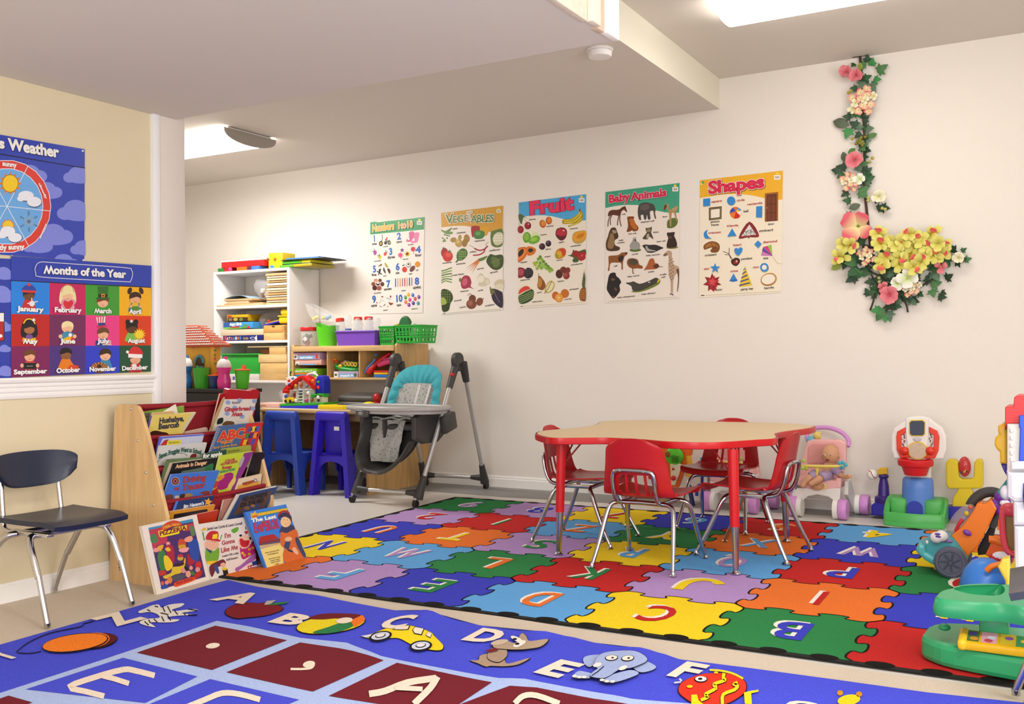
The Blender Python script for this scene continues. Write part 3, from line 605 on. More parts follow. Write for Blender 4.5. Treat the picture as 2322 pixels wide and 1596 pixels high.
# --- Baby Animals
D='#2c2622'
def cp(t,x0,y0,x1,y1,h=19):return ('caption',T(t,x0,y0,x1,y1,h,D))
items=[('header_band',P('#3d9c7d',(74,145),(1032,27),(1026,412),(930,412),(850,408),(720,382),(600,340),(480,312),(330,310),(200,325),(72,352))),
 ('title',T('Baby',118,285,388,245,95,'#d21a4a',.045,back='#f3ece6',sh='#1d4a3c')),('title',T('Animals',410,250,866,193,95,'#d21a4a',.045,back='#f3ece6',sh='#1d4a3c')),stick(976,78,k=1.1),
 ('colt_picture',Bl('#5a3020',(108,460),(112,410),(150,378),(240,372),(290,340),(320,330),(330,325),(355,400),(340,400),(310,375),(280,400),(262,450),(200,445),(160,440),(130,450)),Ls('#4a281c',11,(150,430),(115,500),(105,590)),Ls('#4a281c',11,(160,440),(135,500),(140,570)),Ls('#5a3424',12,(250,440),(235,510),(228,575)),Ls('#5a3424',12,(262,440),(260,510),(278,588))),cp('colt',286,443,334,437),
 ('elephant_picture',Bl('#474240',(492,430),(495,350),(520,300),(580,278),(650,288),(700,310),(720,370),(716,420),(728,480),(715,490),(700,440),(690,390),(650,400),(655,490),(625,498),(610,440),(600,495),(575,498),(560,440),(530,450),(535,500),(510,502)),Bl('#5c5654',(540,310),(620,300),(640,350),(580,380),(520,360))),cp('elephant calf',530,545,705,525),
 ('fawn_picture',Bl('#5a6a2c',(870,590),(880,510),(950,480),(1005,490),(1000,560),(950,605),(890,612)),Bl('#a98c5c',(820,375),(840,310),(835,290),(860,310),(895,288),(890,330),(910,370),(1000,320),(1005,370),(985,400),(1000,510),(985,510),(960,420),(930,430),(925,580),(908,580),(895,430),(870,360)),Bl('#5c3a20',(840,310),(870,325),(845,372),(825,375)),*[E(940+i*14,365-i*5+(i % 2)*12,4,4,'#e8dcc0') for i in range(5)]),cp('fawn',815,475,876,468),
 ('lion_cub_picture',Bl('#7c3f14',(355,470),(385,460),(430,460),(445,470),(440,510),(470,560),(500,600),(490,640),(440,655),(420,640),(380,658),(348,655),(365,590),(360,520)),Bl('#b8651f',(400,490),(440,500),(470,570),(490,610),(460,630),(420,600),(395,560)),E(400,510,22,20,'#a8682c')),cp('lion cub',373,695,476,684),
 ('monkey_picture',Bl('#4a3020',(130,640),(160,605),(205,608),(222,650),(240,700),(235,740),(195,770),(200,830),(260,860),(240,900),(130,908),(85,880),(80,800),(105,720)),Bl('#8d7048',(115,760),(140,680),(175,690),(190,760),(180,850),(140,880),(100,850)),Bl('#a58868',(160,640),(205,640),(215,670),(175,680))),cp('baby',247,780,308,772),cp('monkey',228,812,324,800),
 ('kitten_picture',Bl('#4c4438',(596,605),(615,610),(660,600),(672,592),(672,640),(665,670),(692,740),(680,748),(640,720),(620,755),(560,752),(560,730),(605,670),(595,640)),Bl('#8b7a5c',(610,625),(655,620),(660,650),(625,665),(605,650)),Bl('#b0a08a',(610,690),(640,690),(630,740),(605,740))),cp('kitten',692,675,764,668),
 ('cygnet_picture',Bl('#53702a',(392,905),(400,880),(520,878),(524,905),(450,918)),Bl('#9a9894',(388,830),(420,780),(435,735),(470,735),(475,775),(515,810),(518,870),(450,890),(398,875)),E(460,768,10,14,'#3a3836'),E(450,735,16,10,'#b8b5ae')),cp('cygnet',418,960,500,948),
 ('bear_cub_picture',Bl('#7d7a3c',(860,870),(900,850),(1005,850),(1000,870),(930,880)),Bl('#2f211a',(870,670),(900,668),(950,662),(972,668),(962,710),(985,760),(1000,830),(970,860),(870,860),(872,790),(885,740),(870,700)),E(912,730,20,18,'#5c4030')),cp('bear cub',738,795,852,782),
 ('penguin_picture',Bl('#26242a',(550,840),(590,822),(640,828),(720,826),(790,850),(824,868),(780,890),(700,925),(650,930),(610,920),(575,870)),Bl('#a8a098',(590,850),(610,840),(640,880),(730,905),(660,912),(610,905))),cp('baby penguin',600,975,780,958),
 ('calf_picture',Bl('#8a5224',(112,1000),(125,970),(230,960),(280,930),(300,925),(355,925),(345,960),(320,980),(300,1060),(300,1140),(280,1142),(275,1065),(220,1058),(150,1060),(130,1100),(125,1155),(105,1160),(115,1080)),Bl('#2c1c14',(240,990),(290,960),(310,990),(285,1040),(250,1040)),E(345,935,16,12,'#3a2014')),cp('calf',180,1112,228,1106),
 ('ostrich_picture',Bl('#8a4c1c',(350,1060),(370,1010),(430,1000),(490,1020),(510,1080),(550,1100),(556,1130),(520,1135),(490,1130),(440,1135),(380,1115)),Bl('#4c4432',(375,1030),(430,1006),(480,1030),(490,1070),(430,1090),(380,1070)),L('#5a3a20',12,(425,1130),(430,1200)),L('#5a3a20',8,(425,1195),(450,1200))),cp('baby ostrich',360,1248,515,1230),
 ('puppy_picture',Bl('#a85c2c',(570,1155),(610,1090),(635,1030),(660,1003),(700,1010),(715,1060),(750,1070),(770,1110),(720,1140),(670,1145),(600,1150)),Bl('#5c2f18',(690,1100),(740,1070),(770,1105),(730,1135)),L('#5c2f18',8,(760,1110),(815,1110))),cp('puppy',628,1186,708,1174),
 ('giraffe_picture',Bl('#b89c82',(820,960),(850,925),(885,900),(930,920),(935,1000),(960,1080),(1020,1110),(1024,1180),(990,1200),(965,1240),(950,1300),(945,1450),(920,1460),(915,1300),(895,1230),(885,1100),(890,970),(840,975)),Bl('#6b4434',(990,1150),(1024,1150),(1024,1300),(1010,1420),(1000,1420),(1012,1250)),*[E(900+(i*37) % 60,990+i*17,7,6,'#5a2c20') for i in range(18)],E(918,1462,12,7,'#3a2a24'),E(945,1472,12,7,'#3a2a24'),E(850,955,28,15,'#7a5a4c',-25)),cp('giraffe',775,1225,864,1213),cp('calf',795,1256,848,1249),
 ('chimpanzee_picture',Bl('#1d1816',(120,1220),(150,1190),(200,1188),(215,1230),(250,1260),(278,1310),(255,1350),(262,1420),(215,1490),(175,1520),(150,1500),(110,1440),(90,1390),(105,1290)),E(172,1275,24,18,'#6c4a3a'),E(205,1400,16,26,'#6a3e34',-30),E(175,1500,22,16,'#5a3a30')),cp('baby chimpanzee',230,1518,456,1495),
 ('alligator_picture',Bl('#6a7a24',(405,1430),(560,1395),(700,1320),(770,1260),(770,1330),(640,1400),(500,1440)),Bl('#3c3a34',(335,1320),(400,1310),(440,1300),(520,1330),(640,1290),(730,1250),(760,1300),(640,1370),(520,1420),(430,1420),(405,1360)),E(640,1310,14,10,'#c8c0b0'),E(760,1290,12,30,'#c9b820',30)),cp('baby alligator',542,1475,725,1455),
 ('imprint_line',L('#7d766c',3,(108,1560),(1000,1500)))]
poster('poster','Baby Animals poster with a teal header, second from the right on the back wall',(1360,410,5.7),[(74,145),(1032,27),(1024,1518),(66,1582)],'#e8ddd2',WP,items,PG)
# --- Fruit
items=[('header_band',P('#4aa5d6',(96,172),(1000,60),(996,410),(900,420),(780,410),(660,385),(540,355),(420,342),(280,345),(190,358),(98,330))),
 ('title',T('Fruit',240,335,825,262,165,'#e0325c',.045,back='#a31f40')),stick(940,112,k=1.1),('sticker',E(122,198,12,10,'#4fa23a')),
 ('cherries_picture',Bl('#4d6240',(96,330),(140,335),(215,390),(160,370),(135,465),(98,400)),L('#6c7a4a',4,(140,365),(215,445)),L('#6c7a4a',4,(100,440),(110,500)),E(218,482,45,50,'#7c1220'),E(214,474,32,34,'#a01a2c'),E(226,462,8,9,'#e8c8c4'),E(122,535,42,50,'#8a1520'),E(118,528,26,30,'#aa2030')),cp('cherries',234,412,326,402),
 ('peaches_picture',E(418,458,43,54,'#b8541c',-15),E(424,450,30,38,'#d98a2c'),E(500,415,43,52,'#c05a1c'),E(504,408,28,34,'#d67a24')),cp('peaches',470,502,566,490),
 ('bananas_picture',Bl('#a8901c',(682,450),(690,400),(800,385),(890,320),(905,260),(925,255),(935,290),(965,340),(955,395),(900,450),(770,498),(765,480),(830,455),(720,462)),Ls('#d4be3a',15,(700,415),(810,405),(890,345),(915,300)),Ls('#dcc644',16,(705,442),(830,430),(910,370),(935,320)),Ls('#d4be3a',15,(780,485),(880,445),(940,385)),L('#4c3a1c',14,(912,290),(918,255))),cp('bananas',784,535,890,520),
 ('guavas_picture',Bl('#5d9a24',(150,640),(175,580),(220,570),(255,610),(255,660),(220,705),(175,705)),E(200,630,36,50,'#86b840'),Bl('#d6dfa8',(268,640),(275,590),(315,565),(360,590),(362,640)),Bl('#6ba82c',(230,710),(255,650),(320,615),(375,630),(370,690),(300,728)),E(300,665,50,28,'#93c648',-15)),cp('guavas',386,616,470,606),
 ('apple_picture',Bl('#5a1a24',(588,600),(605,530),(650,512),(700,510),(738,540),(742,600),(715,660),(665,682),(620,655)),Bl('#b5283a',(598,595),(615,538),(660,525),(705,525),(730,555),(725,610),(660,620)),E(700,548,16,9,'#e0a8a4'),L('#3a2418',5,(665,520),(650,495))),cp('apple',635,716,704,706),
 ('cantaloupe_picture',Bl('#b99a54',(812,640),(835,580),(900,555),(994,552),(994,660),(940,715),(870,725),(825,695)),Bl('#e09a24',(820,640),(842,590),(910,562),(994,560),(990,640),(930,690),(850,690)),Bl('#c67a18',(870,640),(900,600),(970,580),(970,620),(910,655))),cp('cantaloupe',790,770,930,748),
 ('plums_picture',E(410,762,42,44,'#2c1420'),E(400,750,22,22,'#5c3040'),E(494,722,38,42,'#241028'),E(488,706,18,18,'#5f4a68')),cp('plums',458,808,528,800),
 ('papaya_picture',Bl('#d0641c',(84,800),(140,770),(200,775),(215,830),(190,900),(130,960),(84,965)),Bl('#e58230',(84,815),(140,790),(185,795),(195,835),(165,890),(120,930),(84,935)),Bl('#2a1c14',(90,850),(130,800),(165,805),(150,860),(100,900)),Bl('#d5701f',(205,770),(270,765),(328,800),(300,865),(215,880)),Bl('#241a14',(225,800),(260,785),(295,810),(260,840),(230,830))),cp('papaya',124,984,212,972),
 ('mango_picture',Bl('#c08a1c',(580,880),(605,810),(660,782),(710,785),(732,830),(715,890),(660,925),(605,925)),Bl('#c4402c',(640,795),(705,792),(728,835),(700,890),(660,850)),E(640,865,34,44,'#d9a82c',20),E(610,890,20,26,'#8fa02c',20)),cp('mango',602,958,688,944),
 ('strawberries_picture',Bl('#3f5a2c',(752,880),(800,870),(830,800),(850,830),(920,820),(990,800),(990,880),(890,900),(900,960),(840,975),(815,950),(830,910)),Bl('#9c1c20',(818,850),(850,815),(900,830),(905,880),(860,905),(830,895)),Bl('#a52024',(890,900),(920,840),(980,830),(992,880),(985,930),(930,955),(890,930)),E(945,880,14,16,'#c85048')),cp('strawberries',798,1018,954,996),
 ('grapes_picture',*[E(x,y,21,22,c) for x,y,c in ((385,900,'#5d8a20'),(360,930,'#6b9a28'),(405,935,'#7fae34'),(340,975,'#8fb83a'),(385,980,'#6b9a28'),(430,965,'#5d8a20'),(320,1010,'#a8b83a'),(370,1020,'#7fae34'),(415,1010,'#8fc04a'),(460,1000,'#5d8a20'),(345,1055,'#9cae30'),(400,1050,'#7fae34'),(445,1040,'#8fc04a'),(490,1030,'#5d8a20'),(480,1060,'#7fae34'),(520,1060,'#6b9a28'),(540,1075,'#7fae34'),(515,1090,'#8fb83a'),(305,985,'#b0b83a'))]),cp('grapes',442,910,524,898),
 ('raspberries_picture',Bl('#7c1828',(82,1060),(130,1042),(185,1070),(188,1130),(150,1175),(82,1175)),E(125,1105,40,44,'#b04050'),Bl('#1c181c',(180,1080),(215,1045),(270,1060),(292,1110),(270,1170),(210,1190),(165,1150)),*[E(195+(i % 4)*24,1075+(i//4)*28,9,9,'#4a4448') for i in range(14)]),cp('raspberries',116,1224,250,1208),
 ('lichees_picture',E(640,1130,48,60,'#4c1a18'),E(755,1080,34,40,'#7c3024'),E(695,1075,44,44,'#6c2a24'),E(735,1150,45,52,'#8a2c28'),E(725,1140,22,26,'#a84840')),cp('lichees',620,1240,704,1228),
 ('pears_picture',Bl('#8a4a1c',(345,1290),(355,1220),(360,1160),(385,1160),(410,1190),(445,1240),(455,1300),(420,1345),(370,1335)),Bl('#b8822c',(352,1280),(365,1200),(385,1180),(410,1220),(400,1290),(370,1310)),L('#3a2818',6,(365,1160),(360,1120)),Bl('#c0ac5c',(445,1370),(455,1300),(500,1230),(550,1225),(580,1270),(555,1345),(490,1388)),Bl('#e4dcb0',(465,1350),(475,1300),(515,1245),(550,1245),(565,1280),(540,1335),(490,1370)),L('#4a3420',7,(540,1222),(490,1330),(438,1392))),cp('pears',344,1388,408,1378),
 ('watermelon_picture',Bl('#2f4a24',(96,1420),(150,1390),(240,1335),(290,1345),(302,1400),(280,1470),(200,1520),(130,1532),(98,1500)),*[Ls('#9cae6c',7,(100,1435+i*28),(180,1410+i*26),(260,1370+i*26),(298,1380+i*18)) for i in range(4)],Bl('#cfd8a0',(92,1420),(100,1340),(160,1290),(220,1285),(262,1330),(180,1370)),Bl('#d8383c',(98,1400),(110,1345),(165,1300),(215,1295),(250,1328),(170,1362))),cp('watermelon',276,1512,420,1500),
 ('oranges_picture',E(590,1420,48,56,'#c0641c'),E(715,1392,56,60,'#c66a20'),E(636,1450,56,60,'#d07a1c'),E(636,1448,49,52,'#e6a040'),*[L('#f0c070',3,(636,1448),(636+46*math.cos(i*.7),1448+48*math.sin(i*.7))) for i in range(9)],E(635,1446,9,10,'#f3e2c0')),cp('oranges',708,1480,806,1468),
 ('pineapple_picture',Bl('#8a4a20',(908,1400),(930,1330),(992,1310),(994,1480),(950,1494),(915,1470)),*[E(925+(i % 4)*20,1350+(i//4)*26,7,8,'#c48a3c') for i in range(20)],*[P('#4c5c34',(955,1320),(985,1320),(940+i*9,1060+abs(i-4)*45)) for i in range(7)]),cp('pineapple',778,1348,904,1332),
 ('imprint_line',L('#8a8074',3,(165,1562),(960,1512)),E(138,1565,20,5,'#7a3430'))]
poster('poster','Fruit poster with a blue header, in the middle of the back wall row',(1160,430,5.911),[(96,172),(1000,60),(994,1530),(92,1592)],'#eae0cf',WP,items,PG)
# --- Vegetables
items=[('header_band',P('#cf9a34',(805,103),(1432,28),(1428,300),(1330,300),(1250,285),(1150,250),(1050,232),(950,232),(808,248))),
 ('title',T('V',858,210,930,200,90,'#f4eddc',.07),T('EG',925,203,1035,190,66,'#f4eddc',.07),T('E',1040,190,1085,184,62,'#f4eddc',.07),T('T',1075,180,1130,170,85,'#f4eddc',.07),T('ABLES',1110,198,1343,190,72,'#f4eddc',.07),T('V',858,210,930,200,90,'#4f7a3a',.02),T('EG',925,203,1035,190,66,'#5b8040',.02),T('E',1040,190,1085,184,62,'#8a8468',.02),T('T',1075,180,1130,170,85,'#b9b09a',.02),T('ABLES',1110,198,1343,190,72,'#4f7a3a',.02)),stick(1388,66,k=.62),
 ('peas_picture',Bl('#5c7a38',(810,270),(850,285),(915,248),(900,280),(860,295),(815,290)),Bl('#6b9048',(812,282),(860,285),(920,295),(915,315),(860,318)),Ls('#47682c',9,(830,320),(860,328),(895,338)),*[E(x,y,9,9,'#5d8a3c') for x,y in ((822,356),(838,372),(828,388),(866,356),(845,385))]),cp('peas',925,270,970,264,16),
 ('capsicums_picture',Bl('#a01c24',(1108,250),(1140,232),(1195,240),(1200,290),(1150,330),(1120,345)),Bl('#d8a01c',(1200,240),(1240,240),(1284,245),(1280,310),(1250,335),(1205,300)),Bl('#3f7a38',(1135,320),(1150,285),(1190,278),(1240,290),(1245,330),(1215,362),(1150,362)),E(1180,310,26,20,'#5fa04c')),cp('capsicums',1146,395,1250,382,16),
 ('potatoes_picture',*[E(*a) for a in ((930,375,32,26,'#a8843c',-10),(995,350,18,28,'#b08e48',10),(1065,360,30,42,'#a37c38',-10),(985,408,38,40,'#b8944c',10),(1045,405,28,42,'#9a7434',10),(975,395,20,18,'#d0b470'))]),cp('potatoes',967,312,1054,302,16),
 ('cauliflower_picture',Bl('#5c7438',(1308,300),(1340,280),(1428,270),(1428,420),(1380,450),(1330,440),(1308,400)),Bl('#d0ccac',(1330,350),(1370,300),(1428,310),(1428,400),(1370,430),(1335,400)),*[E(1350+(i % 4)*22,330+(i//4)*26,9,9,'#e8e4cc') for i in range(12)]),cp('cauliflower',1292,492,1405,478,16),
 ('chillies_picture',Ls('#9a1c2c',14,(1140,460),(1190,480),(1240,470),(1278,435)),Ls('#a82432',13,(1128,530),(1190,525),(1235,500),(1250,470)),Ls('#5c6a30',4,(1140,458),(1115,438),(1090,430)),Ls('#5c6a30',4,(1275,440),(1258,420),(1285,395))),cp('chillies',1094,506,1164,498,15),
 ('tomatoes_picture',E(840,505,36,50,'#a01c1c'),E(872,540,52,56,'#c62a24'),E(880,525,30,26,'#dd5040'),St(890,492,26,7,5,'#4c5c2c'),St(830,460,22,6,5,'#4c5c2c')),cp('tomatoes',820,618,912,605,16),
 ('artichoke_picture',Bl('#46682c',(962,560),(970,500),(1020,460),(1065,480),(1070,530),(1030,575),(985,585)),*[E(990+(i % 4)*20,495+(i//4)*24,9,9,'#7c9c4c') for i in range(14)],L('#4c6430',14,(980,575),(955,602))),cp('artichoke',960,628,1052,616,16),
 ('carrots_picture',*[P('#d4793c',(1180+i*6,570-i*4),(1196+i*6,578-i*4),(1048+i*22,668+i*16)) for i in range(4)],Bl('#5c7a34',(1180,570),(1215,555),(1275,535),(1250,570),(1205,590))),cp('carrots',1170,678,1238,666,16),
 ('spinach_picture',Bl('#3a4c22',(1262,590),(1300,520),(1350,530),(1428,530),(1428,640),(1370,680),(1310,660)),Bl('#5c7034',(1310,560),(1350,545),(1400,580),(1390,640),(1340,650)),Ls('#7c8c50',4,(1300,610),(1360,590),(1420,560))),cp('spinach',1302,714,1380,700,16),
 ('green_beans_picture',*[Ls(c,12,(808,690+i*24),(850,680+i*22),(915,655+i*30)) for i,c in enumerate(('#5d8038','#7c9c50','#4c7030','#8aa860','#5d8038','#7c9c50'))]),cp('green beans',912,742,1037,724,16),
 ('beetroot_picture',Bl('#a02c48',(1005,830),(1010,770),(1045,735),(1090,745),(1112,800),(1105,845),(1138,872),(1090,858),(1050,870),(1020,865)),E(1045,800,26,40,'#c85a70',15),E(998,780,12,22,'#6b7c34')),cp('beetroot',1003,905,1084,893,16),
 ('garlic_picture',Bl('#cfc4a8',(1172,760),(1195,720),(1220,715),(1250,755),(1290,770),(1300,810),(1270,835),(1225,845),(1180,835),(1190,800)),E(1210,770,34,36,'#e8e0cc'),E(1275,800,22,26,'#ded4bc')),cp('garlic',1178,898,1234,886,16),
 ('broccoli_picture',Bl('#2f3c18',(808,885),(860,875),(910,910),(925,970),(900,1020),(880,1090),(820,1098),(808,1000)),*[E(822+(i % 4)*24,900+(i//4)*26,9,10,'#5c7434') for i in range(20)],Bl('#9cae50',(808,960),(850,970),(860,1020),(810,1030))),cp('broccoli',938,1000,1012,988,16),
 ('onions_picture',E(1122,970,36,40,'#6c3a28'),E(1195,1000,34,42,'#7c4630',20),E(1112,1025,52,50,'#7a422c'),E(1100,1015,26,26,'#9c6048'),L('#5a3420',6,(1118,935),(1100,915),(1075,938)),L('#5a3420',6,(1222,985),(1236,965))),cp('onions',994,1066,1058,1056,16),
 ('eggplant_picture',E(1395,810,55,35,'#ccc0a0',-20),E(1395,850,52,32,'#dcd4b8',-10),Bl('#2c2034',(1310,880),(1345,870),(1400,890),(1428,920),(1428,1055),(1380,1045),(1325,980)),Ls('#6a5a78',10,(1345,900),(1370,960),(1400,1010)),Bl('#6c6a34',(1300,845),(1320,875),(1350,890),(1320,935),(1302,900))),cp('eggplant',1252,1050,1346,1034,16),
 ('imprint_line',L('#8a8074',3,(860,1116),(1410,1075)),E(838,1118,16,4,'#4a4038'))]
poster('poster','Vegetables poster with an ochre header, second from the left on the back wall',(820,460,4.4654),[(805,103),(1432,28),(1428,1085),(806,1132)],'#ece3d8',WP,items,PG)
# --- Numbers
NB='#2c62b8'
def num(t,x0,y0,x1,y1,h):return ('number',T(t,x0,y0,x1,y1,h,NB,.045))
def wd(t,x0,y0,x1,y1,h=36):return ('number_word',T(t,x0,y0,x1,y1,h,'#3a3430',.02))
items=[('header_band',P('#2f9454',(65,160),(130,148),(190,158),(260,150),(330,138),(420,132),(882,80),(875,268),(62,345))),
 ('title',T('Numbers',98,302,432,262,100,'#efaa2c',.045,back='#f5f0e6',sh='#1d5030'),T('1to10',478,258,710,230,95,'#efaa2c',.045,back='#f5f0e6',sh='#1d5030')),stick(806,138,k=1.1),
 num('1',108,452,150,446,92),wd('one',92,504,164,498,40),('tricycle_picture',E(225,480,30,40,'#1c1a18'),E(225,480,15,20,'#e0b820'),E(228,480,6,8,'#b82420'),L('#2a2624',8,(240,340),(250,400),(232,450)),P('#c82430',(282,430),(320,378),(328,382),(312,440)),L('#2f6a48',18,(295,450),(360,435)),E(295,470,22,26,'#201e1c'),E(350,468,24,32,'#201e1c'),E(352,468,10,13,'#e0c030')),cp('tricycle',264,538,334,526,20),
 num('2',470,420,530,412,95),wd('two',462,475,544,464,38),('booties_picture',Bl('#d0588c',(650,310),(720,300),(725,370),(700,440),(620,455),(608,420),(650,380)),Bl('#e07aa6',(735,320),(800,318),(795,390),(770,460),(690,470),(680,430),(725,390)),Rect('#f0e4e4',625,392,656,426),Rect('#f0e4e4',702,402,730,442)),cp('booties',634,508,716,498,20),
 ('butterflies_picture',Bl('#b0449c',(112,600),(140,580),(164,610),(150,650),(120,650)),L('#2a2024',10,(120,560),(135,605),(90,595)),Bl('#c0b838',(178,660),(210,650),(235,680),(215,715),(190,700)),L('#2a2024',9,(200,630),(205,665),(170,660)),Bl('#d04444',(270,620),(300,610),(315,640),(285,668),(268,650)),L('#2a2024',9,(300,580),(302,625),(330,605))),cp('butterflies',128,756,230,744,19),
 num('3',350,650,402,642,95),wd('three',328,712,438,698,44),('flowers_picture',St(545,580,40,16,5,'#5c3a80'),St(710,565,44,30,8,'#c8283c'),L('#3a4a2a',6,(710,600),(725,640)),St(520,655,48,26,8,'#d4486c'),L('#8a7a6a',5,(525,680),(532,720)),St(622,636,44,30,12,'#e0b820'),E(622,636,20,22,'#5a3a1c')),cp('flowers',560,728,642,718,19),
 num('4',752,620,826,612,92),wd('four',744,678,838,668,42),
 num('5',106,915,156,908,95),wd('five',88,974,160,966,42),('birds_picture',Bl('#8a5a3a',(180,828),(220,790),(240,785),(235,815),(200,826)),Bl('#a89a30',(280,780),(295,770),(330,820),(338,842),(300,830)),Bl('#241c4a',(195,870),(225,858),(215,910),(195,905)),L('#1a1a1c',16,(165,895),(240,945)),L('#1a1a1c',14,(215,890),(185,955)),Bl('#3a3634',(258,880),(270,840),(300,920),(285,925)),Bl('#5a2c34',(320,870),(345,855),(368,890),(362,935),(345,925))),cp('birds',262,982,312,972,19),
 num('6',450,882,508,876,98),wd('six',450,940,506,934,38),('balls_picture',E(560,800,20,18,'#3a3634'),E(555,792,16,13,'#e8e4dc'),E(640,798,38,44,'#5a5654'),E(638,794,32,38,'#d8d4cc'),E(640,790,14,14,'#2a2826'),E(778,792,40,44,'#d28a24'),E(582,872,38,42,'#c83a2c'),E(700,860,32,54,'#6a3a30',38),E(768,876,20,18,'#4a4644'),E(766,870,14,12,'#e0dcd4')),cp('balls',648,950,702,940,19),
 ('chocolates_picture',*[E(*a) for a in ((148,1035,32,26,'#c4886c'),(212,1035,28,26,'#6a342c'),(112,1090,32,32,'#8a4c3c'),(246,1092,30,34,'#5a2c28'),(132,1148,36,38,'#4a2420'),(198,1152,38,36,'#9c5444'),(180,1085,30,28,'#3a1c18'),(180,1075,22,14,'#e0d0c0'))]),cp('chocolates',120,1240,228,1226,19),
 num('7',312,1138,366,1130,95),wd('seven',272,1190,388,1176,42),('lollies_picture',*[L(c,15,(445+i*35,1006-i*2),(445+i*35,1134-i*3)) for i,c in enumerate(('#3a4aa0','#b8a068','#d8962c','#8a6a94','#c4303c','#c0a060','#3a4aa0','#9a7aa0'))],*[L('#c8c0b8',3,(445+i*35,1134-i*3),(445+i*35,1158-i*3)) for i in range(8)]),cp('lollies',536,1202,600,1192,19),
 num('8',738,1098,802,1092,98),wd('eight',712,1168,828,1155,46),
 num('9',98,1372,154,1364,98),wd('nine',80,1440,168,1426,42),('insects_picture',E(370,1280,14,17,'#b8242c'),Bl('#8a4a2c',(340,1362),(375,1372),(412,1378),(390,1405),(362,1408)),Ls('#3a5a3c',7,(305,1300),(340,1310),(372,1325)),L('#2a2624',10,(265,1420),(292,1392)),L('#2a2624',9,(205,1420),(238,1435)),L('#6a625a',4,(205,1382),(230,1320),(270,1350)),E(245,1282,18,10,'#8a5a3a'),E(165,1372,14,8,'#8a4a3a'),E(328,1430,10,6,'#6a3a2c')),cp('insects',262,1496,330,1486,19),
 num('10',442,1362,552,1350,98),wd('ten',466,1428,532,1420,40),('balloons_picture',*[E(x,y,23,31,c,-10) for x,y,c in ((642,1252,'#e0a424'),(706,1258,'#2c6cc0'),(596,1294,'#3a9444'),(798,1286,'#7c3090'),(742,1314,'#d03838'),(662,1328,'#d43a8c'),(600,1362,'#e0742c'),(714,1378,'#3a3090'),(788,1380,'#2a9494'),(648,1404,'#8a3498'))],*[E(x-6,y-9,5,9,'#f0dce0',15) for x,y in ((642,1252),(706,1258),(596,1294),(798,1286),(742,1314),(662,1328),(600,1362),(714,1378),(788,1380),(648,1404))]),cp('balloons',686,1476,782,1464,19)]
poster('poster','Numbers 1 to 10 poster with a green header, leftmost on the back wall',(830,480,6.65),[(65,160),(882,80),(855,1525),(52,1540)],'#eae2d9',WP,items,PG)
# ---------------------------------------------------------------- wall charts on the tan wall
WL=((XL,0,0),(0,1,0),(0,0,1));CHB='#2a3fa6'
FACE=['#6b4426','#e8b48c','#e8b08c','#e4a87c','#a86a40','#e8b48c','#e8ac88','#5a3620','#e4a880','#8a5830','#e8b48c','#e4a884']
cells=[('January','#1f7fd8'),('February','#c21c58'),('March','#3d962e'),('April','#ecae0c'),('May','#b8201c'),('June','#6e2454'),('July','#e23c82'),('August','#d83a14'),('September','#7a1c54'),('October','#4a2e78'),('November','#2c3cc0'),('December','#1c4e34')]
xs=[126,558,968,1350,1708]
def ry(x,r):
    a={0:(380,458),1:(757,780),2:(1122,1112),3:(1475,1408)}[r];return a[0]+(a[1]-a[0])*(x-126)/1582
items=[('header_band',P(CHB,(126,100),(1712,212),(1708,458),(126,380))),
 ('title',*[(lambda a,i=i:a.line([(470,168),(940,200),(1430,236),(1480,260),(1494,310),(1470,385),(1420,392),(930,368),(450,338),(400,300),(392,240),(420,185),(470,168)],7,'#e8e4ee',3)) for i in range(1)],T('Months of the Year',492,296,1415,348,82,'#efece6',.045,sh='#141432')),
 ('rule_line',P('#12142c',(126,374),(1708,452),(1708,462),(126,384)))]
tx={0:(195,722,480,735,52),1:(608,735,910,742,52),2:(1060,745,1255,750,50),3:(1455,752,1590,757,48),4:(255,1090,412,1095,52),5:(682,1088,842,1090,50),6:(1100,1086,1225,1088,50),7:(1440,1082,1630,1080,46),8:(148,1440,520,1425,50),9:(630,1424,895,1410,50),10:(1002,1408,1300,1396,48),11:(1370,1396,1660,1380,46)}
hair=['#1c1a2c','#e8d8a0','#8a2c14','#3a2014','#181418','#ecd9a0','#6a4428','#1a1618','#6a4020','#1a1412','#3a2418','#1c1a1a']
body=['#c22c30','#e0a8b8','#3d962e','#3a7a8c','#e0b82c','#3a8c9c','#34488c','#7ab848','#c4403c','#dc7a1c','#3c84a8','#b82428']
fx=[325,765,1162,1528,330,762,1165,1490,335,745,1190,1530];fy=[545,550,625,585,925,915,985,920,1235,1215,1225,1265]
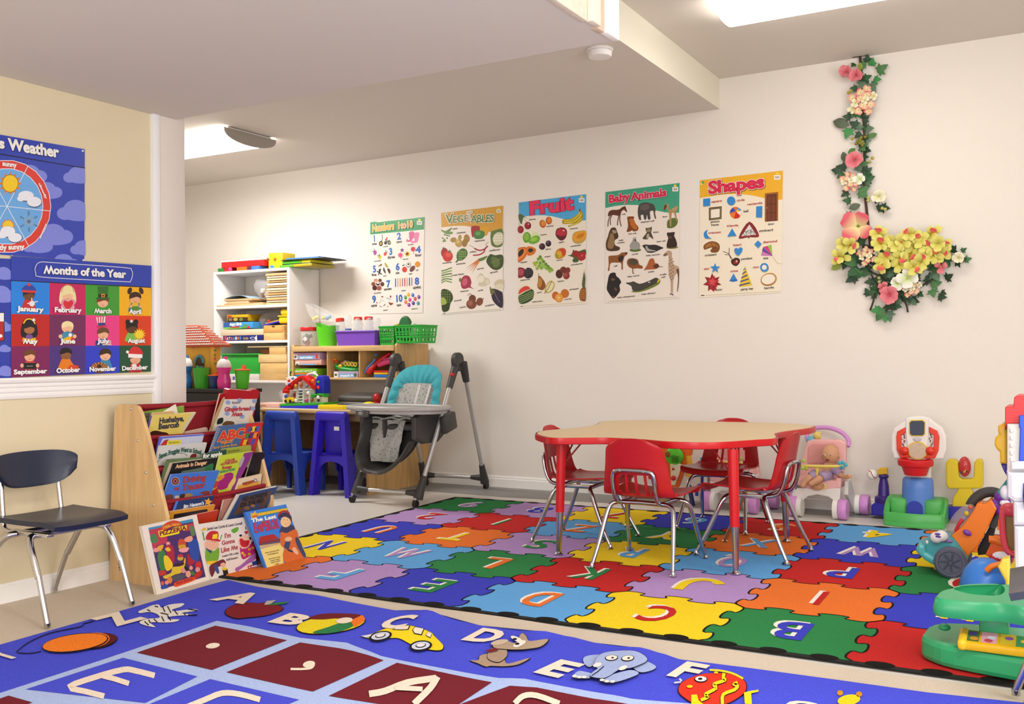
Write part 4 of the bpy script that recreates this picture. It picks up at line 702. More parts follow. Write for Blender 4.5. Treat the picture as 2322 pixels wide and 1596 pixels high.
for i,(t,c) in enumerate(cells):
    r,k=divmod(i,4);x0,x1=xs[k],xs[k+1]
    items.append(('month_square',P(c,(x0,ry(x0,r)),(x1,ry(x1,r)),(x1,ry(x1,r+1)),(x0,ry(x0,r+1)))))
    X,Y=fx[i],fy[i];s=[Bl(body[i],(X-35,Y+40),(X+35,Y+40),(X+75,Y+120),(X+60,Y+150),(X-60,Y+150),(X-75,Y+120))]
    if i in (1,4):s.append(Bl(hair[i],(X-75,Y-70),(X,Y-125),(X+75,Y-70),(X+85,Y+90),(X-85,Y+90)))
    s+=[E(X,Y-5,66,62,hair[i]),E(X,Y+8,60,50,FACE[i]),Bl(hair[i],(X-66,Y-5),(X-58,Y-55),(X,Y-78),(X+58,Y-55),(X+66,Y-5),(X+20,Y-22),(X-40,Y-5)),Ls('#7a4030',4,(X-14,Y+32),(X,Y+38),(X+14,Y+32))]
    if i==0:s+=[Bl('#2c3f9c',(X-75,Y-45),(X-55,Y-100),(X,Y-118),(X+55,Y-100),(X+75,Y-45)),P('#d83430',(X-80,Y-58),(X+80,Y-50),(X+78,Y-25),(X-78,Y-33)),E(X,Y-120,18,18,'#d83430'),Ls('#e8e4e4',10,(X-20,Y+95),(X+100,Y+70)),Ls('#e8e4e4',10,(X+30,Y+30),(X+40,Y+130)),E(X+35,Y+95,32,32,'#e0dede')]
    if i==1:s+=[Ls('#c08a50',9,(X-72,Y-40),(X-50,Y-100),(X,Y-118),(X+50,Y-100),(X+72,Y-40)),Bl('#d890a0',(X,Y+55),(X+50,Y+35),(X+85,Y+70),(X+50,Y+135),(X,Y+170),(X-50,Y+135),(X-75,Y+70),(X-40,Y+35)),Bl('#d02434',(X,Y+70),(X+40,Y+52),(X+62,Y+80),(X+40,Y+125),(X,Y+155),(X-36,Y+125),(X-52,Y+80),(X-30,Y+55))]
    if i==2:s+=[P('#2c6a24',(X-60,Y-180),(X+65,Y-180),(X+50,Y-40),(X-45,Y-40)),P('#1c1c18',(X-54,Y-90),(X+56,Y-90),(X+50,Y-50),(X-46,Y-50)),Rect('#e0901c',X-18,Y-95,X+22,Y-52),Rect('#1c1c18',X-8,Y-84,X+12,Y-64),E(X,Y-42,78,16,'#2c5a24')]
    if i==3:s+=[E(X-62,Y-90,24,40,hair[i],20),E(X+68,Y-90,24,40,hair[i],-20),E(X,Y+70,38,30,'#e4b020'),Rect('#4a8a2c',X-45,Y+85,X+55,Y+160),E(X-50,Y+85,18,18,FACE[i]),E(X+58,Y+85,18,18,FACE[i])]
    if i==4:s+=[Ls('#e8c02c',14,(X-66,Y-60),(X-40,Y-100),(X,Y-112),(X+40,Y-98),(X+66,Y-55)),St(X+50,Y-100,26,11,6,'#ece6dc'),E(X,Y+90,42,26,'#7a4c94')]
    if i==5:s+=[E(X,Y+110,85,70,'#3a88a8'),Bl('#e0b020',(X-70,Y+150),(X-20,Y+110),(X+50,Y+90),(X+30,Y+180)),Bl('#d03a2c',(X+50,Y+95),(X+82,Y+110),(X+60,Y+170),(X+30,Y+170)),E(X+30,Y+80,20,20,'#ece8e0'),E(X-80,Y+95,22,22,FACE[i]),E(X+80,Y+95,22,22,FACE[i])]
    if i==6:s+=[P('#e8e2dc',(X-80,Y-190),(X+25,Y-200),(X+20,Y-95),(X-55,Y-85)),*[P('#c42c3c',(X-64+q*30,Y-191-q*3),(X-50+q*30,Y-192-q*3),(X-46+q*22,Y-115),(X-56+q*22,Y-115)) for q in range(3)],P('#2c3a80',(X-62,Y-125),(X+25,Y-130),(X+22,Y-95),(X-55,Y-88)),P('#c42c3c',(X-72,Y-90),(X+40,Y-105),(X+40,Y-88),(X-68,Y-72)),Rect('#2c3a80',X-85,Y+75,X-10,Y+125),*[Rect(cc,X-10,Y+75+q*10,X+90,Y+85+q*10) for q,cc in enumerate(('#ece6e0','#c42c3c','#ece6e0','#c42c3c','#ece6e0'))]]
    if i==7:s+=[E(X-45,Y-70,28,32,hair[i]),E(X+45,Y-70,28,32,hair[i]),St(X-5,Y-80,24,10,6,'#ece6e0'),St(X+85,Y+70,75,44,14,'#ecbc20'),E(X+85,Y+70,44,46,'#f0cc30')]
    if i==8:s+=[Rect('#1a1818',X-75,Y+75,X+75,Y+145),E(X-88,Y+105,20,24,FACE[i]),E(X+88,Y+105,20,24,FACE[i]),L('#c8c4c0',5,(X-35,Y+112),(X+35,Y+110))]
    if i==9:s+=[Bl('#e07a18',(X-90,Y+150),(X-30,Y+60),(X+40,Y+65),(X+90,Y+130),(X+60,Y+170),(X-50,Y+180)),Bl('#d4441c',(X+20,Y+150),(X+60,Y+120),(X+140,Y+130),(X+120,Y+170),(X+40,Y+180))]
    if i==10:s+=[E(X-70,Y+140,95,62,'#6a3c1c'),*[P('#c8843c',(X-70,Y+140),(X-70+95*math.cos(a),Y+140-62*math.sin(a)),(X-70+95*math.cos(a+.22),Y+140-62*math.sin(a+.22))) for a in (.2,.65,1.1,1.55,2.0,2.45,2.85)],E(X-70,Y+130,24,28,'#3a2012')]
    if i==11:s+=[Bl('#d02a2c',(X-75,Y-40),(X-50,Y-120),(X+10,Y-140),(X+70,Y-100),(X+75,Y-40)),P('#efe9e4',(X-82,Y-58),(X+80,Y-50),(X+78,Y-8),(X-80,Y-14)),E(X-90,Y-78,17,17,'#efe9e4'),E(X-15,Y+75,30,18,'#e8e2dc')]
    items.append(('month_picture',*s))
    items.append(('month_name',T(t,*tx[i],'#f0ece6',.045,sh='#1a1620')))
poster('poster','Months of the Year chart of twelve coloured squares on the tan wall',(0,560,4.989),[(126,120),(1712,212),(1700,1408),(126,1475)],CHB,WL,items,lift=.008)
CL='#7d86d6'
def cloud(x,y,k,c=CL):return ('cloud_picture',E(x,y,70*k,55*k,c),E(x-60*k,y+25*k,48*k,38*k,c),E(x+65*k,y+22*k,52*k,42*k,c),E(x+20*k,y+38*k,90*k,32*k,c))
items=[cloud(170,290,.9),cloud(270,385,.8),cloud(455,295,.8),cloud(440,500,1),cloud(310,640,1),cloud(215,700,.8),cloud(485,720,.7),cloud(370,805,.8),
 ('title',T("Today's",-265,100,24,146,58,'#efece4',.045,sh='#1a1c3c'),T('Weather',48,151,338,197,60,'#efece4',.045,sh='#1a1c3c')),('rule_line',P('#12142c',(-60,165),(495,258),(495,263),(-60,171))),
 ('weather_wheel',E(40,484,258,272,'#e8e6e8'),E(40,484,254,268,'#d83c30'),E(40,484,212,224,'#e8e6e8'),E(40,484,208,220,'#6aa8e0')),
 ('wheel_spokes',*[L('#dfe4ee',4,(40,484),(40+256*math.cos(a),484+270*math.sin(a))) for a in (-1.07,.1,1.05,2.1,3.2,4.2)])]
items+=[('sun_picture',St(58,350,68,46,12,'#e07a20'),E(58,350,48,52,'#8a5a18'),E(58,350,45,49,'#f0c820')),('wheel_label',T('sunny',10,246,92,256,26,'#f0ece8',.045)),
 ('white_cloud_picture',*[E(*a) for a in ((150,425,48,32,'#46506c'),(200,460,44,32,'#46506c'),(150,422,46,29,'#e6e8ee'),(120,438,22,16,'#e6e8ee'),(198,457,42,29,'#e6e8ee'))]),('wheel_label',T('cloudy',220,350,262,440,26,'#f0ece8',.045)),
 ('snowflake_picture',*[L('#5a7a98',9,(167-58*math.cos(a),572-60*math.sin(a)),(167+58*math.cos(a),572+60*math.sin(a))) for a in (.5,1.55,2.6)],St(167,572,40,18,6,'#86a8c4'),E(167,572,12,12,'#5a7a98')),('wheel_label',T('snowy',232,672,268,588,26,'#f0ece8',.045)),
 ('sun_and_cloud_picture',St(45,598,44,30,12,'#e07a20'),E(45,600,31,33,'#f0c820'),*[E(*a) for a in ((45,632,46,34,'#46506c'),(88,668,42,30,'#46506c'),(44,630,44,31,'#e6e8ee'),(86,666,40,27,'#e6e8ee'),(10,650,30,20,'#e6e8ee'))]),('wheel_label',T('partly sunny',-60,740,138,732,28,'#f0ece8',.045)),
 ('pin',E(482,160,7,6,'#d8d8d8')),('pin',E(487,798,8,6,'#d8d8d8')),('pin',E(68,775,8,6,'#d8d8d8'))]
poster('poster','Weather chart with a red rimmed wheel, upper chart on the tan wall',(0,280,2.574),[(-330,8),(495,150),(492,802),(-330,740)],'#3647ad',WL,items,lift=.004)
items=[cloud(20,870,.6),cloud(5,990,.8),cloud(15,1180,.5),cloud(25,1310,.35),cloud(30,1440,.5)]
items+=[('number_card',Rect('#22203a',-120,1102,26,1272),Rect('#efe8e4',-116,1106,22,1155),Rect('#b0242c',-116,1155,22,1266),E(0,1240,14,10,'#efe8e4'))]
poster('poster','blue cloud chart cut by the left frame edge, below the weather chart',(0,280,2.574),[(-250,775),(70,790),(68,1488),(-250,1500)],'#3040a2',WL,items,lift=.0055)
# ---------------------------------------------------------------- sling book rack
def wood(h,sc=1.0,rough=.5,axis='Z'):
    k=('wood',h,sc,rough,axis)
    if k in _mc:return _mc[k]
    m=bpy.data.materials.new('wood_grain');m.use_nodes=True;nt=m.node_tree;b=nt.nodes['Principled BSDF'];c=lin(h)
    tc=nt.nodes.new('ShaderNodeTexCoord');mp=nt.nodes.new('ShaderNodeMapping');s=[22*sc,22*sc,22*sc];s['XYZ'.index(axis)]=2.2*sc;mp.inputs['Scale'].default_value=s
    nz=nt.nodes.new('ShaderNodeTexNoise');nz.inputs['Scale'].default_value=1.6;nz.inputs['Detail'].default_value=6;nz.inputs['Distortion'].default_value=.6
    nt.links.new(tc.outputs['Object'],mp.inputs[0]);nt.links.new(mp.outputs[0],nz.inputs['Vector'])
    r=nt.nodes.new('ShaderNodeValToRGB');r.color_ramp.elements[0].position=.3;r.color_ramp.elements[1].position=.72
    r.color_ramp.elements[0].color=(*[x*.78 for x in c],1);r.color_ramp.elements[1].color=(*[min(1,x*1.12) for x in c],1)
    nt.links.new(nz.outputs['Fac'],r.inputs[0]);nt.links.new(r.outputs[0],b.inputs['Base Color']);b.inputs['Roughness'].default_value=rough
    _mc[k]=m;return m
BIRCH=wood('#d9b27c',.8);EDGEW=wood('#d09a5c',1.2);STEEL=M('#c9c9cc',.25,1,noise=20,var=.02);RED=M('#8e1420',.8,noise=200,var=.08,bump=.15)
rack=thing('book_rack',(-3.75,3.44,0),'wooden sling book rack with red canvas pockets beside the white post','book rack')
prof=[(-3.972,0),(-3.965,.3),(-3.93,.80),(-3.912,.828),(-3.885,.836),(-3.80,.836),(-3.77,.828),(-3.748,.80),(-3.705,.70),(-3.653,.55),(-3.61,.42),(-3.580,.33),(-3.578,.1),(-3.578,0)]
for y in (3.1,3.772):
    mb=MB();X=Matrix(((1,0,0,0),(0,0,-1,y+.019),(0,1,0,0),(0,0,0,1)));mb.prism(prof,X,.019,BIRCH,.0025);p=mb.build('side_panel',rack)
    for q in ((-3.817,.815),(-3.769,.669),(-3.718,.523),(-3.668,.377),(-3.64,.232)):
        m2=MB();m2.lathe([(0,.0035),(.004,.003),(.007,0)],(q[0],y-.0002,q[1]),STEEL,12,RX(pi/2).to_4x4());m2.build('screw',p,'round steel screw head')
    if y<3.2:
        for k in range(4):
            m2=MB();m2.box((-3.885+k*.001,y-.0004,.085-k*.009),(.05-.008*(k % 2),.0006,.004),M('#3a3028',.7));m2.build('printed_mark',p,'small dark printed mark')
RODS=[(-3.817,.815),(-3.769,.669),(-3.718,.523),(-3.668,.377),(-3.64,.232),(-3.63,.11)]
HEM=[None,(-3.724,.683),(-3.672,.536),(-3.627,.39),(-3.603,.24),(-3.60,.10)]
mb=MB();mb.tube([(-3.80,3.119,.822),(-3.80,3.44,.818),(-3.80,3.772,.822)],.013,RED,10,sub=4);mb.build('top_hem',rack,'red canvas sleeve over the top rail')
for i in range(1,6):
    (x0,z0),(x1,z1)=RODS[i-1],HEM[i];x0+=.012 if i==1 else 0
    path=[(x0,z0),(x0-.012,z0-.07),(x0-.004,z1-.04),(x0+.02,z1-.095),(x1-.03,z1-.085),(x1-.008,z1-.04),(x1,z1)]
    cv=catmull([Vector((a,0,b)) for a,b in path],4);N=13
    G=[[(p.x,3.119+.653*j/(N-1),p.z-.010*math.sin(pi*j/(N-1))*(k/len(cv))) for j in range(N)] for k,p in enumerate(cv)]
    mb=MB();mb.surf(G,RED,.002);mb.build('canvas_pocket',rack)
    mb=MB();mb.tube([(x1,3.119+.653*j/8,z1-.010*math.sin(pi*j/8)) for j in range(9)],.011,RED,8);mb.build('pocket_hem',rack)
def flatbox(corners,P0,n,d,m,name,parent=None,**kw):
    w=[onpl(x,y,P0,n) for x,y in corners];n=Vector(n).normalized();mb=MB();bk=[p-n*d for p in w];k=len(w)
    fs=[list(range(k))[::-1],list(range(k,2*k))]+[[i,(i+1) % k,k+(i+1) % k,k+i] for i in range(k)]
    mb.add(w+bk,fs,m);return mb,w
PAGES=M('#e8dcc4',.8,noise=300,var=.06)
BG=None
def book(label,crop,cor,P0,n,d,cover,items=(),pages=True,spine=None,group=None):
    c=[(crop[0]+x/crop[2],crop[1]+y/crop[2]) for x,y in cor];n=Vector(n).normalized()
    w=[onpl(x,y,P0,n) for x,y in c];t=thing('picture_book',sum(w,Vector())/4-n*d/2,label,'book',group=group)
    cm=M(cover,.35,noise=30,var=.03);th=min(.0022,d*.3)
    def slab(w,a,b,m,name,s=0,lab=None):
        ce=sum(w,Vector())/4;q=[p+(ce-p).normalized()*s for p in w];mb=MB();f=[p-n*a for p in q];g=[p-n*b for p in q]
        mb.add(f+g,[[3,2,1,0],[4,5,6,7]]+[[i,(i+1) % 4,4+(i+1) % 4,4+i] for i in range(4)],m);return mb.build(name,t,lab)
    fr=slab(w,0,th,cm,'front_cover');slab(w,d-th,d,cm,'back_cover')
    slab(w,th,d-th,PAGES,'pages',.003)
    if spine:slab([w[0],w[0]+(w[1]-w[0]).normalized()*.003,w[3]+(w[2]-w[3]).normalized()*.003,w[3]],-.0003,d+.0003,M(spine,.4,noise=40,var=.05),'spine')
    U=(w[1]-w[0]).normalized();V=n.cross(U)
    a=Art(w[3],U,V,PRINT,.00004);a.px(*crop);a.l=4
    # clip to the cover is left to the drawn shapes
    for it in items:
        a.l=max(2,a.l) if it[0] !='printed_title' else 46
        for sh in it[1:]:sh(a);a.up()
        a.part(it[0],fr)
    return t
K1=(250,870,5.3205);t_=-.2;NB_=(math.cos(t_),0,math.sin(t_))
def tier(i,back):return (HEM[i][0]-.014-back,0,HEM[i][1])
bk=lambda lab,i,back,cor,d,cov,items=(),**k:book(lab,K1,cor,tier(i,back),NB_,d,cov,items,**k)
DK='#2a2430'
bk('thin green and white book at the back of the top pocket',1,.052,[(385,345),(890,268),(905,560),(390,560)],.008,'#7ea03a',[('printed_picture',P('#5c5a50',(400,355),(480,345),(478,405),(395,415)))])
bk('white leaflet sticking up at an angle in the top pocket',1,.044,[(640,335),(790,246),(830,400),(690,480)],.003,'#e6dfce')
bk('tan board book with rounded corners behind the yellow lullaby book',1,.034,[(520,352),(765,332),(800,560),(440,600)],.012,'#cfae78')
bk('yellow book titled Hushabye, Bearcub in the top pocket',1,.006,[(500,385),(1038,345),(850,640),(425,680)],.012,'#d8c060',[('printed_picture',P('#c9bf9c',(985,352),(1036,347),(900,560),(850,565))),('printed_picture',Bl('#3a1a10',(460,620),(500,575),(560,565),(620,580),(680,590),(700,620),(600,650),(470,650))),('printed_title',T('Hushabye,',585,478,885,445,62,'#3c3a44',.045),T('Bearcub',575,548,825,520,62,'#3c3a44',.045))],spine='#6a5fb8')
bk('pale board book low in the top pocket',1,.02,[(900,585),(1170,528),(1195,640),(850,690)],.012,'#c9a898')
bk('red plastic book pad behind the gingerbread book',1,.03,[(1330,122),(1790,100),(1680,640),(1190,660)],.014,'#a01420',[('printed_title',T('SmartPad',1535,150,1690,152,34,'#e8d8d0',.045)),('printed_picture',E(1518,118,12,12,'#e8e0d0'))])
mb,w=flatbox([(K1[0]+x/K1[2],K1[1]+y/K1[2]) for x,y in [(1395,185),(1420,72),(1445,66),(1690,88),(1720,70),(1770,66),(1805,100),(1780,185)]],tier(1,.012),NB_,.03,M('#a81a24',.3),'x')
mb.build('book_pad_handle',None,'glossy red moulded handle of the pad above the gingerbread book','book pad')
bk('Gingerbread Man book with a speckled spine at the right of the top pocket',1,.004,[(1375,188),(1770,183),(1640,640),(1180,660)],.016,'#d6ccc0',[('printed_picture',*[E(x,y,30,26,'#8a9ac0') for x,y in ((1420,225),(1560,200),(1500,290),(1410,360),(1590,395),(1720,300),(1740,210))],Bl('#1c2a1c',(1285,480),(1300,425),(1360,410),(1355,470),(1300,490)),Bl('#6a4a2c',(1350,490),(1400,450),(1490,460),(1480,500),(1380,505)),Bl('#b89a68',(1345,190),(1378,195),(1260,480),(1220,500))),('printed_title',T('Gingerbread',1372,332,1690,318,48,'#b03a48',.045),T('Man',1462,392,1588,384,48,'#b03a48',.045),T('Richard',1465,242,1560,236,28,'#6a6a80',.02))],spine='#b99c62')
bk('blue bordered story book behind the frog book',2,.022,[(605,642),(1135,605),(1060,880),(545,900)],.01,'#b9bccc',[('printed_picture',P('#5a5fc0',(605,642),(1135,605),(1128,622),(610,662)),P('#5a5fc0',(605,642),(640,640),(570,800),(545,800)),P('#b02a2c',(655,680),(705,670),(690,745),(600,745))),('printed_title',P('#d8c838',(690,685),(858,675),(845,735),(672,742)),T('Bedtime',700,722,830,712,24,'#6a6a30',.02))],spine='#5a5fc0')
bk('grey book titled Seven Froggies Went to School in the second pocket',2,.004,[(597,752),(1168,710),(1090,1000),(520,1040)],.01,'#c9c6bf',[('printed_picture',Bl('#7a2c28',(960,890),(985,850),(1035,845),(1040,880),(1000,900)),Ls('#4c4844',6,(545,965),(640,885),(760,845),(880,840),(930,870)),Bl('#8a2a28',(545,1000),(640,985),(650,1020),(550,1035))),('printed_title',T('Seven Froggies Went to School',580,905,1092,850,52,'#2c5a4c',.045,arc=1.0))])
bk('ABC wipe-off activity book with a spiral binding',2,-.004,[(1310,517),(1850,460),(1725,880),(1165,920)],.01,'#44618c',[('printed_picture',P('#c02a24',(1640,482),(1850,460),(1725,880),(1510,895)),*[P(c,(1668+q*48-r*27,520+r*78-q*4),(1712+q*48-r*27,516+r*78-q*4),(1692+q*48-r*27,582+r*78-q*4),(1646+q*48-r*27,586+r*78-q*4)) for q in range(3) for r,c in enumerate((('#5a4a8c','#3f7a4a','#e0b020','#d8782c'),('#e8c030','#5a2c6a','#9a2c4c','#3f7a4a'),('#4c5aa0','#e08a2c','#4c4a9c','#7a3a6a'))[q])]),('printed_title',T('ABC',1300,692,1615,640,105,'#cf3a20',.045,back='#e8b860'),T('Wipe-Off',1325,728,1470,708,36,'#e08a30',.045),T('Early Activity Book',1240,785,1525,742,26,'#e0a040',.02),*[T(ch,1690+q*48-r*27,572+r*78-q*4,1712+q*48-r*27,570+r*78-q*4,38,'#181420',.02) for q,r,ch in ((0,0,'A'),(1,0,'B'),(0,1,'C'),(2,1,'F'),(0,2,'G'))]),('binding_loop',*[L('#d8c8b8',6,(1300-i*9.5,545+i*24),(1325-i*9.5,541+i*24)) for i in range(14)])])
bk('dark green picture book with the word apple on its cover',3,.03,[(1110,852),(1405,795),(1380,1050),(1100,1080)],.01,'#1f4a38',[('printed_title',T('for apple',1115,895,1345,862,46,'#e8e4d8',.045))])
bk('olive green thin book at the right of the third pocket',3,.04,[(1350,790),(1700,743),(1690,1000),(1330,1040)],.01,'#98a03c',[('printed_title',T('the farmer',1420,828,1560,808,26,'#6a6a2c',.02))])
bk('mottled green book behind the animals book',3,.036,[(692,916),(1240,880),(1230,1150),(600,1200)],.008,'#5a6f48')
bk('black cover book titled Animals in Danger',3,.02,[(745,962),(1290,890),(1230,1200),(630,1280)],.018,'#191714',[('printed_picture',Bl('#5c6f5c',(860,1060),(960,1040),(1100,1010),(1220,990),(1210,1080),(900,1110)),Bl('#2f6a3a',(1150,1000),(1240,960),(1230,1040),(1150,1050))),('printed_title',T('Animals in Danger',785,1020,1160,968,44,'#e0b080',.045))],spine='#c9b49a')
bk('blue book titled Driving my Tractor in the third pocket',3,-.004,[(738,1096),(1320,1045),(1200,1370),(620,1430)],.01,'#3f6fc0',[('printed_picture',E(785,1175,50,50,'#c8a870',-30),E(785,1175,43,43,'#5a1a20',-30),E(785,1175,28,28,'#b06a60',-30),E(785,1175,15,15,'#5a1a20',-30),Bl('#6a3a28',(650,1360),(700,1335),(760,1345),(740,1395),(640,1400)),Bl('#b8ada0',(780,1355),(830,1350),(840,1385),(785,1390)),Bl('#a07a3c',(890,1340),(950,1320),(1000,1350),(900,1370)),Bl('#3a2a28',(840,1340),(900,1325),(890,1370),(840,1385)),Bl('#7a3830',(1080,1320),(1150,1290),(1200,1300),(1180,1340))),('printed_title',T('Driving',872,1195,1145,1160,70,'#a8362c',.045),T('my',765,1282,832,1274,40,'#a8362c',.045),T('Tractor',865,1288,1135,1250,68,'#a8362c',.045))])
bk('lime green picnic book with a purple edge beside the tractor book',3,.01,[(1328,872),(1733,815),(1485,1320),(1200,1370)],.012,'#b8c832',[('printed_picture',P('#84307c',(1615,838),(1733,815),(1485,1320),(1440,1330)),Bl('#a8a0a0',(1600,880),(1618,900),(1570,1010),(1550,960)),Bl('#9c1c6c',(1290,1220),(1340,1130),(1400,1080),(1480,1080),(1470,1180),(1400,1260),(1310,1280)),Bl('#d8882c',(1290,1130),(1350,1100),(1380,1120),(1320,1170)),Bl('#e0c060',(1420,1230),(1500,1120),(1510,1180),(1430,1290)),P('#b03028',(1215,1300),(1290,1250),(1310,1320),(1230,1350)),Bl('#c03a30',(1240,1200),(1300,1170),(1290,1240),(1235,1260))),('printed_title',T('COLOR',1380,945,1500,925,28,'#b82c4c',.045),T('MOTHER EARTH',1330,985,1530,950,26,'#b82c4c',.045),T('Songs',1345,1030,1460,1012,34,'#b82c4c',.045),T('MUSICAL PICNIC',1320,1078,1505,1042,28,'#3c8a5c',.045))])
bk('black book standing at the far end of the third pocket',3,.03,[(1725,842),(1872,826),(1750,1250),(1590,1280)],.012,'#16141a')
bk('small cream board book low at the right of the third pocket',3,-.002,[(1565,1150),(1832,1088),(1800,1290),(1500,1330)],.01,'#ddc7a4',[('printed_picture',P('#d8a040',(1545,1225),(1800,1170),(1790,1250),(1520,1280)),Bl('#a04a2c',(1590,1200),(1650,1180),(1740,1160),(1730,1190),(1620,1225)),E(1752,1165,22,22,'#5a6aa0'),E(1752,1165,12,12,'#e0d4c0'))])
bk("navy book with a yellow star in the fourth pocket",4,.024,[(812,1418),(1255,1345),(1180,1600),(730,1680)],.012,'#1f3560',[('printed_picture',St(1180,1425,52,24,5,'#e8a02c',.2),P('#4a78d0',(790,1420),(825,1415),(770,1530),(750,1530))),('printed_title',T("Jim Henson's",880,1500,1125,1455,40,'#d8dce4',.045))],spine='#4a78d0')
bk('mustard board book in front of the navy book',4,.012,[(720,1545),(1270,1457),(1200,1660),(690,1760)],.012,'#cf8a24',[('printed_picture',P('#221c20',(770,1575),(1170,1510),(1180,1560),(760,1640)))])
bk('red book behind the white dust-jacket book on the floor',4,.0,[(985,1592),(1315,1520),(1260,1720),(960,1800)],.012,'#b8341c')
bk('dusty pink hardback in the lowest visible pocket',4,.02,[(1375,1405),(1545,1378),(1490,1700),(1300,1720)],.014,'#b07868')
bk('thick blue book with yellow edges titled No Monkeys on the Bed',4,-.012,[(1555,1345),(2025,1240),(1850,1560),(1370,1690)],.022,'#2f4470',[('printed_picture',P('#5c4030',(1600,1370),(1960,1290),(1850,1500),(1480,1590)),P('#3a4a74',(1620,1480),(1800,1440),(1760,1520),(1590,1560)),E(1790,1490,34,24,'#4a4468'),E(1650,1500,34,20,'#8a5a34'),E(1720,1470,26,20,'#a06a3a')),('printed_title',T('NO MONKEYS',1590,1420,1890,1352,48,'#24242c',.045),T('ON THE BED',1560,1490,1850,1420,46,'#24242c',.045))],spine='#d8cfc0')
# three books standing on the floor against the rack
def fbook(label,crop,cor,a,b,lean,d,cov,items,**k):
    e=Vector((b[0]-a[0],b[1]-a[1],0)).normalized();h=Vector((e.y,-e.x,0));n=h*math.cos(lean)+Vector((0,0,math.sin(lean)))
    return book(label,crop,cor,(a[0],a[1],.0145),n,d,cov,items,**k)
K4=(310,1140,7.253)
fbook('white dust-jacket book with a crowded pizzeria scene, leftmost on the floor',K4,[(78,388),(985,190),(1228,1275),(338,1535)],(-3.525,2.99),(-3.548,3.34),.1,.016,'#e3d6c8',[('printed_picture',
 P('#4a2c62',(190,412),(918,262),(1135,1215),(410,1420)),P('#3a8ab0',(190,412),(918,262),(930,310),(200,450)),P('#b8384c',(200,450),(400,400),(430,480),(500,560),(500,660),(340,700),(280,800)),P('#b03a44',(750,370),(930,330),(960,440),(800,470)),Bl('#4a7a4a',(220,560),(260,510),(330,540),(340,640),(250,660)),Bl('#5a7a50',(870,400),(930,380),(960,520),(900,540)),
 Bl('#2a4a9a',(850,640),(930,590),(1000,620),(1030,780),(1010,950),(900,960),(870,800)),Bl('#e89a80',(780,600),(830,560),(900,545),(920,600),(880,640),(800,640)),Bl('#c24a2c',(680,640),(720,590),(790,620),(800,690),(690,700)),Bl('#c8982c',(685,700),(800,690),(790,760),(710,770)),Bl('#e89aa0',(690,770),(850,730),(830,800),(740,815)),
 Bl('#7a3a4a',(490,640),(540,630),(560,680),(500,700)),E(515,675,32,34,'#e0a090'),Bl('#a8243c',(470,720),(590,710),(620,960),(540,960)),Bl('#e0b02c',(460,760),(520,730),(560,780),(510,800)),Bl('#3c7a3a',(340,870),(400,780),(470,830),(470,1080),(390,1110)),Bl('#e8c020',(440,900),(500,870),(590,1000),(570,1080),(480,1110)),Bl('#e0a030',(340,720),(440,690),(400,790),(350,780)),Bl('#e0908c',(270,760),(340,740),(360,800),(290,810)),
 Bl('#d8b42c',(430,1210),(560,1150),(590,1060),(740,1030),(790,900),(800,980),(740,1140),(620,1180),(490,1250)),Bl('#3a2028',(590,1040),(650,1000),(770,980),(750,1030)),E(715,910,50,40,'#c8a030'),E(715,870,46,26,'#c0382c'),Bl('#a82430',(830,830),(900,920),(960,960),(900,1020),(840,1010)),Bl('#c42c2c',(960,1000),(1040,960),(1060,1060),(980,1080)),
 E(770,1110,46,46,'#d88a88'),Bl('#1f1a20',(780,1050),(840,1060),(850,1130),(800,1110)),E(845,1170,44,56,'#e09a80'),E(890,1070,30,36,'#e0946c'),Bl('#2f7a3c',(880,1130),(940,1130),(950,1190),(900,1190)),E(1000,1100,40,44,'#d8908c'),Bl('#b8281f',(940,1180),(1060,1110),(1060,1180),(990,1240)),Bl('#505058',(570,1240),(620,1190),(760,1170),(800,1220),(640,1290)),E(540,1270,42,56,'#d87a3c'),E(490,1310,34,36,'#d88a80'),E(420,1320,26,36,'#c8604a'),Bl('#2c4a9c',(400,1370),(480,1340),(520,1390),(410,1420)),Bl('#b8382c',(355,1130),(450,1110),(480,1170),(380,1200)),
 Bl('#c8482c',(385,430),(450,350),(580,290),(700,310),(740,370),(680,380),(560,400),(450,455)),P('#e8cf20',(345,465),(430,445),(450,465),(560,430),(640,395),(740,385),(815,360),(822,440),(700,470),(695,505),(400,570),(362,550))),
 ('printed_title',T('Little Nino',425,425,700,362,46,'#e0b830',.02),T('PIZZERIA',372,545,812,440,68,'#7a1c2c',.045)),('printed_title',Bl('#d8421c',(605,1345),(640,1300),(900,1220),(955,1225),(950,1270),(700,1365),(630,1380)),T('Karen Barbour',650,1345,915,1262,42,'#6a2030',.02))])
K5=(440,1130,8.4)
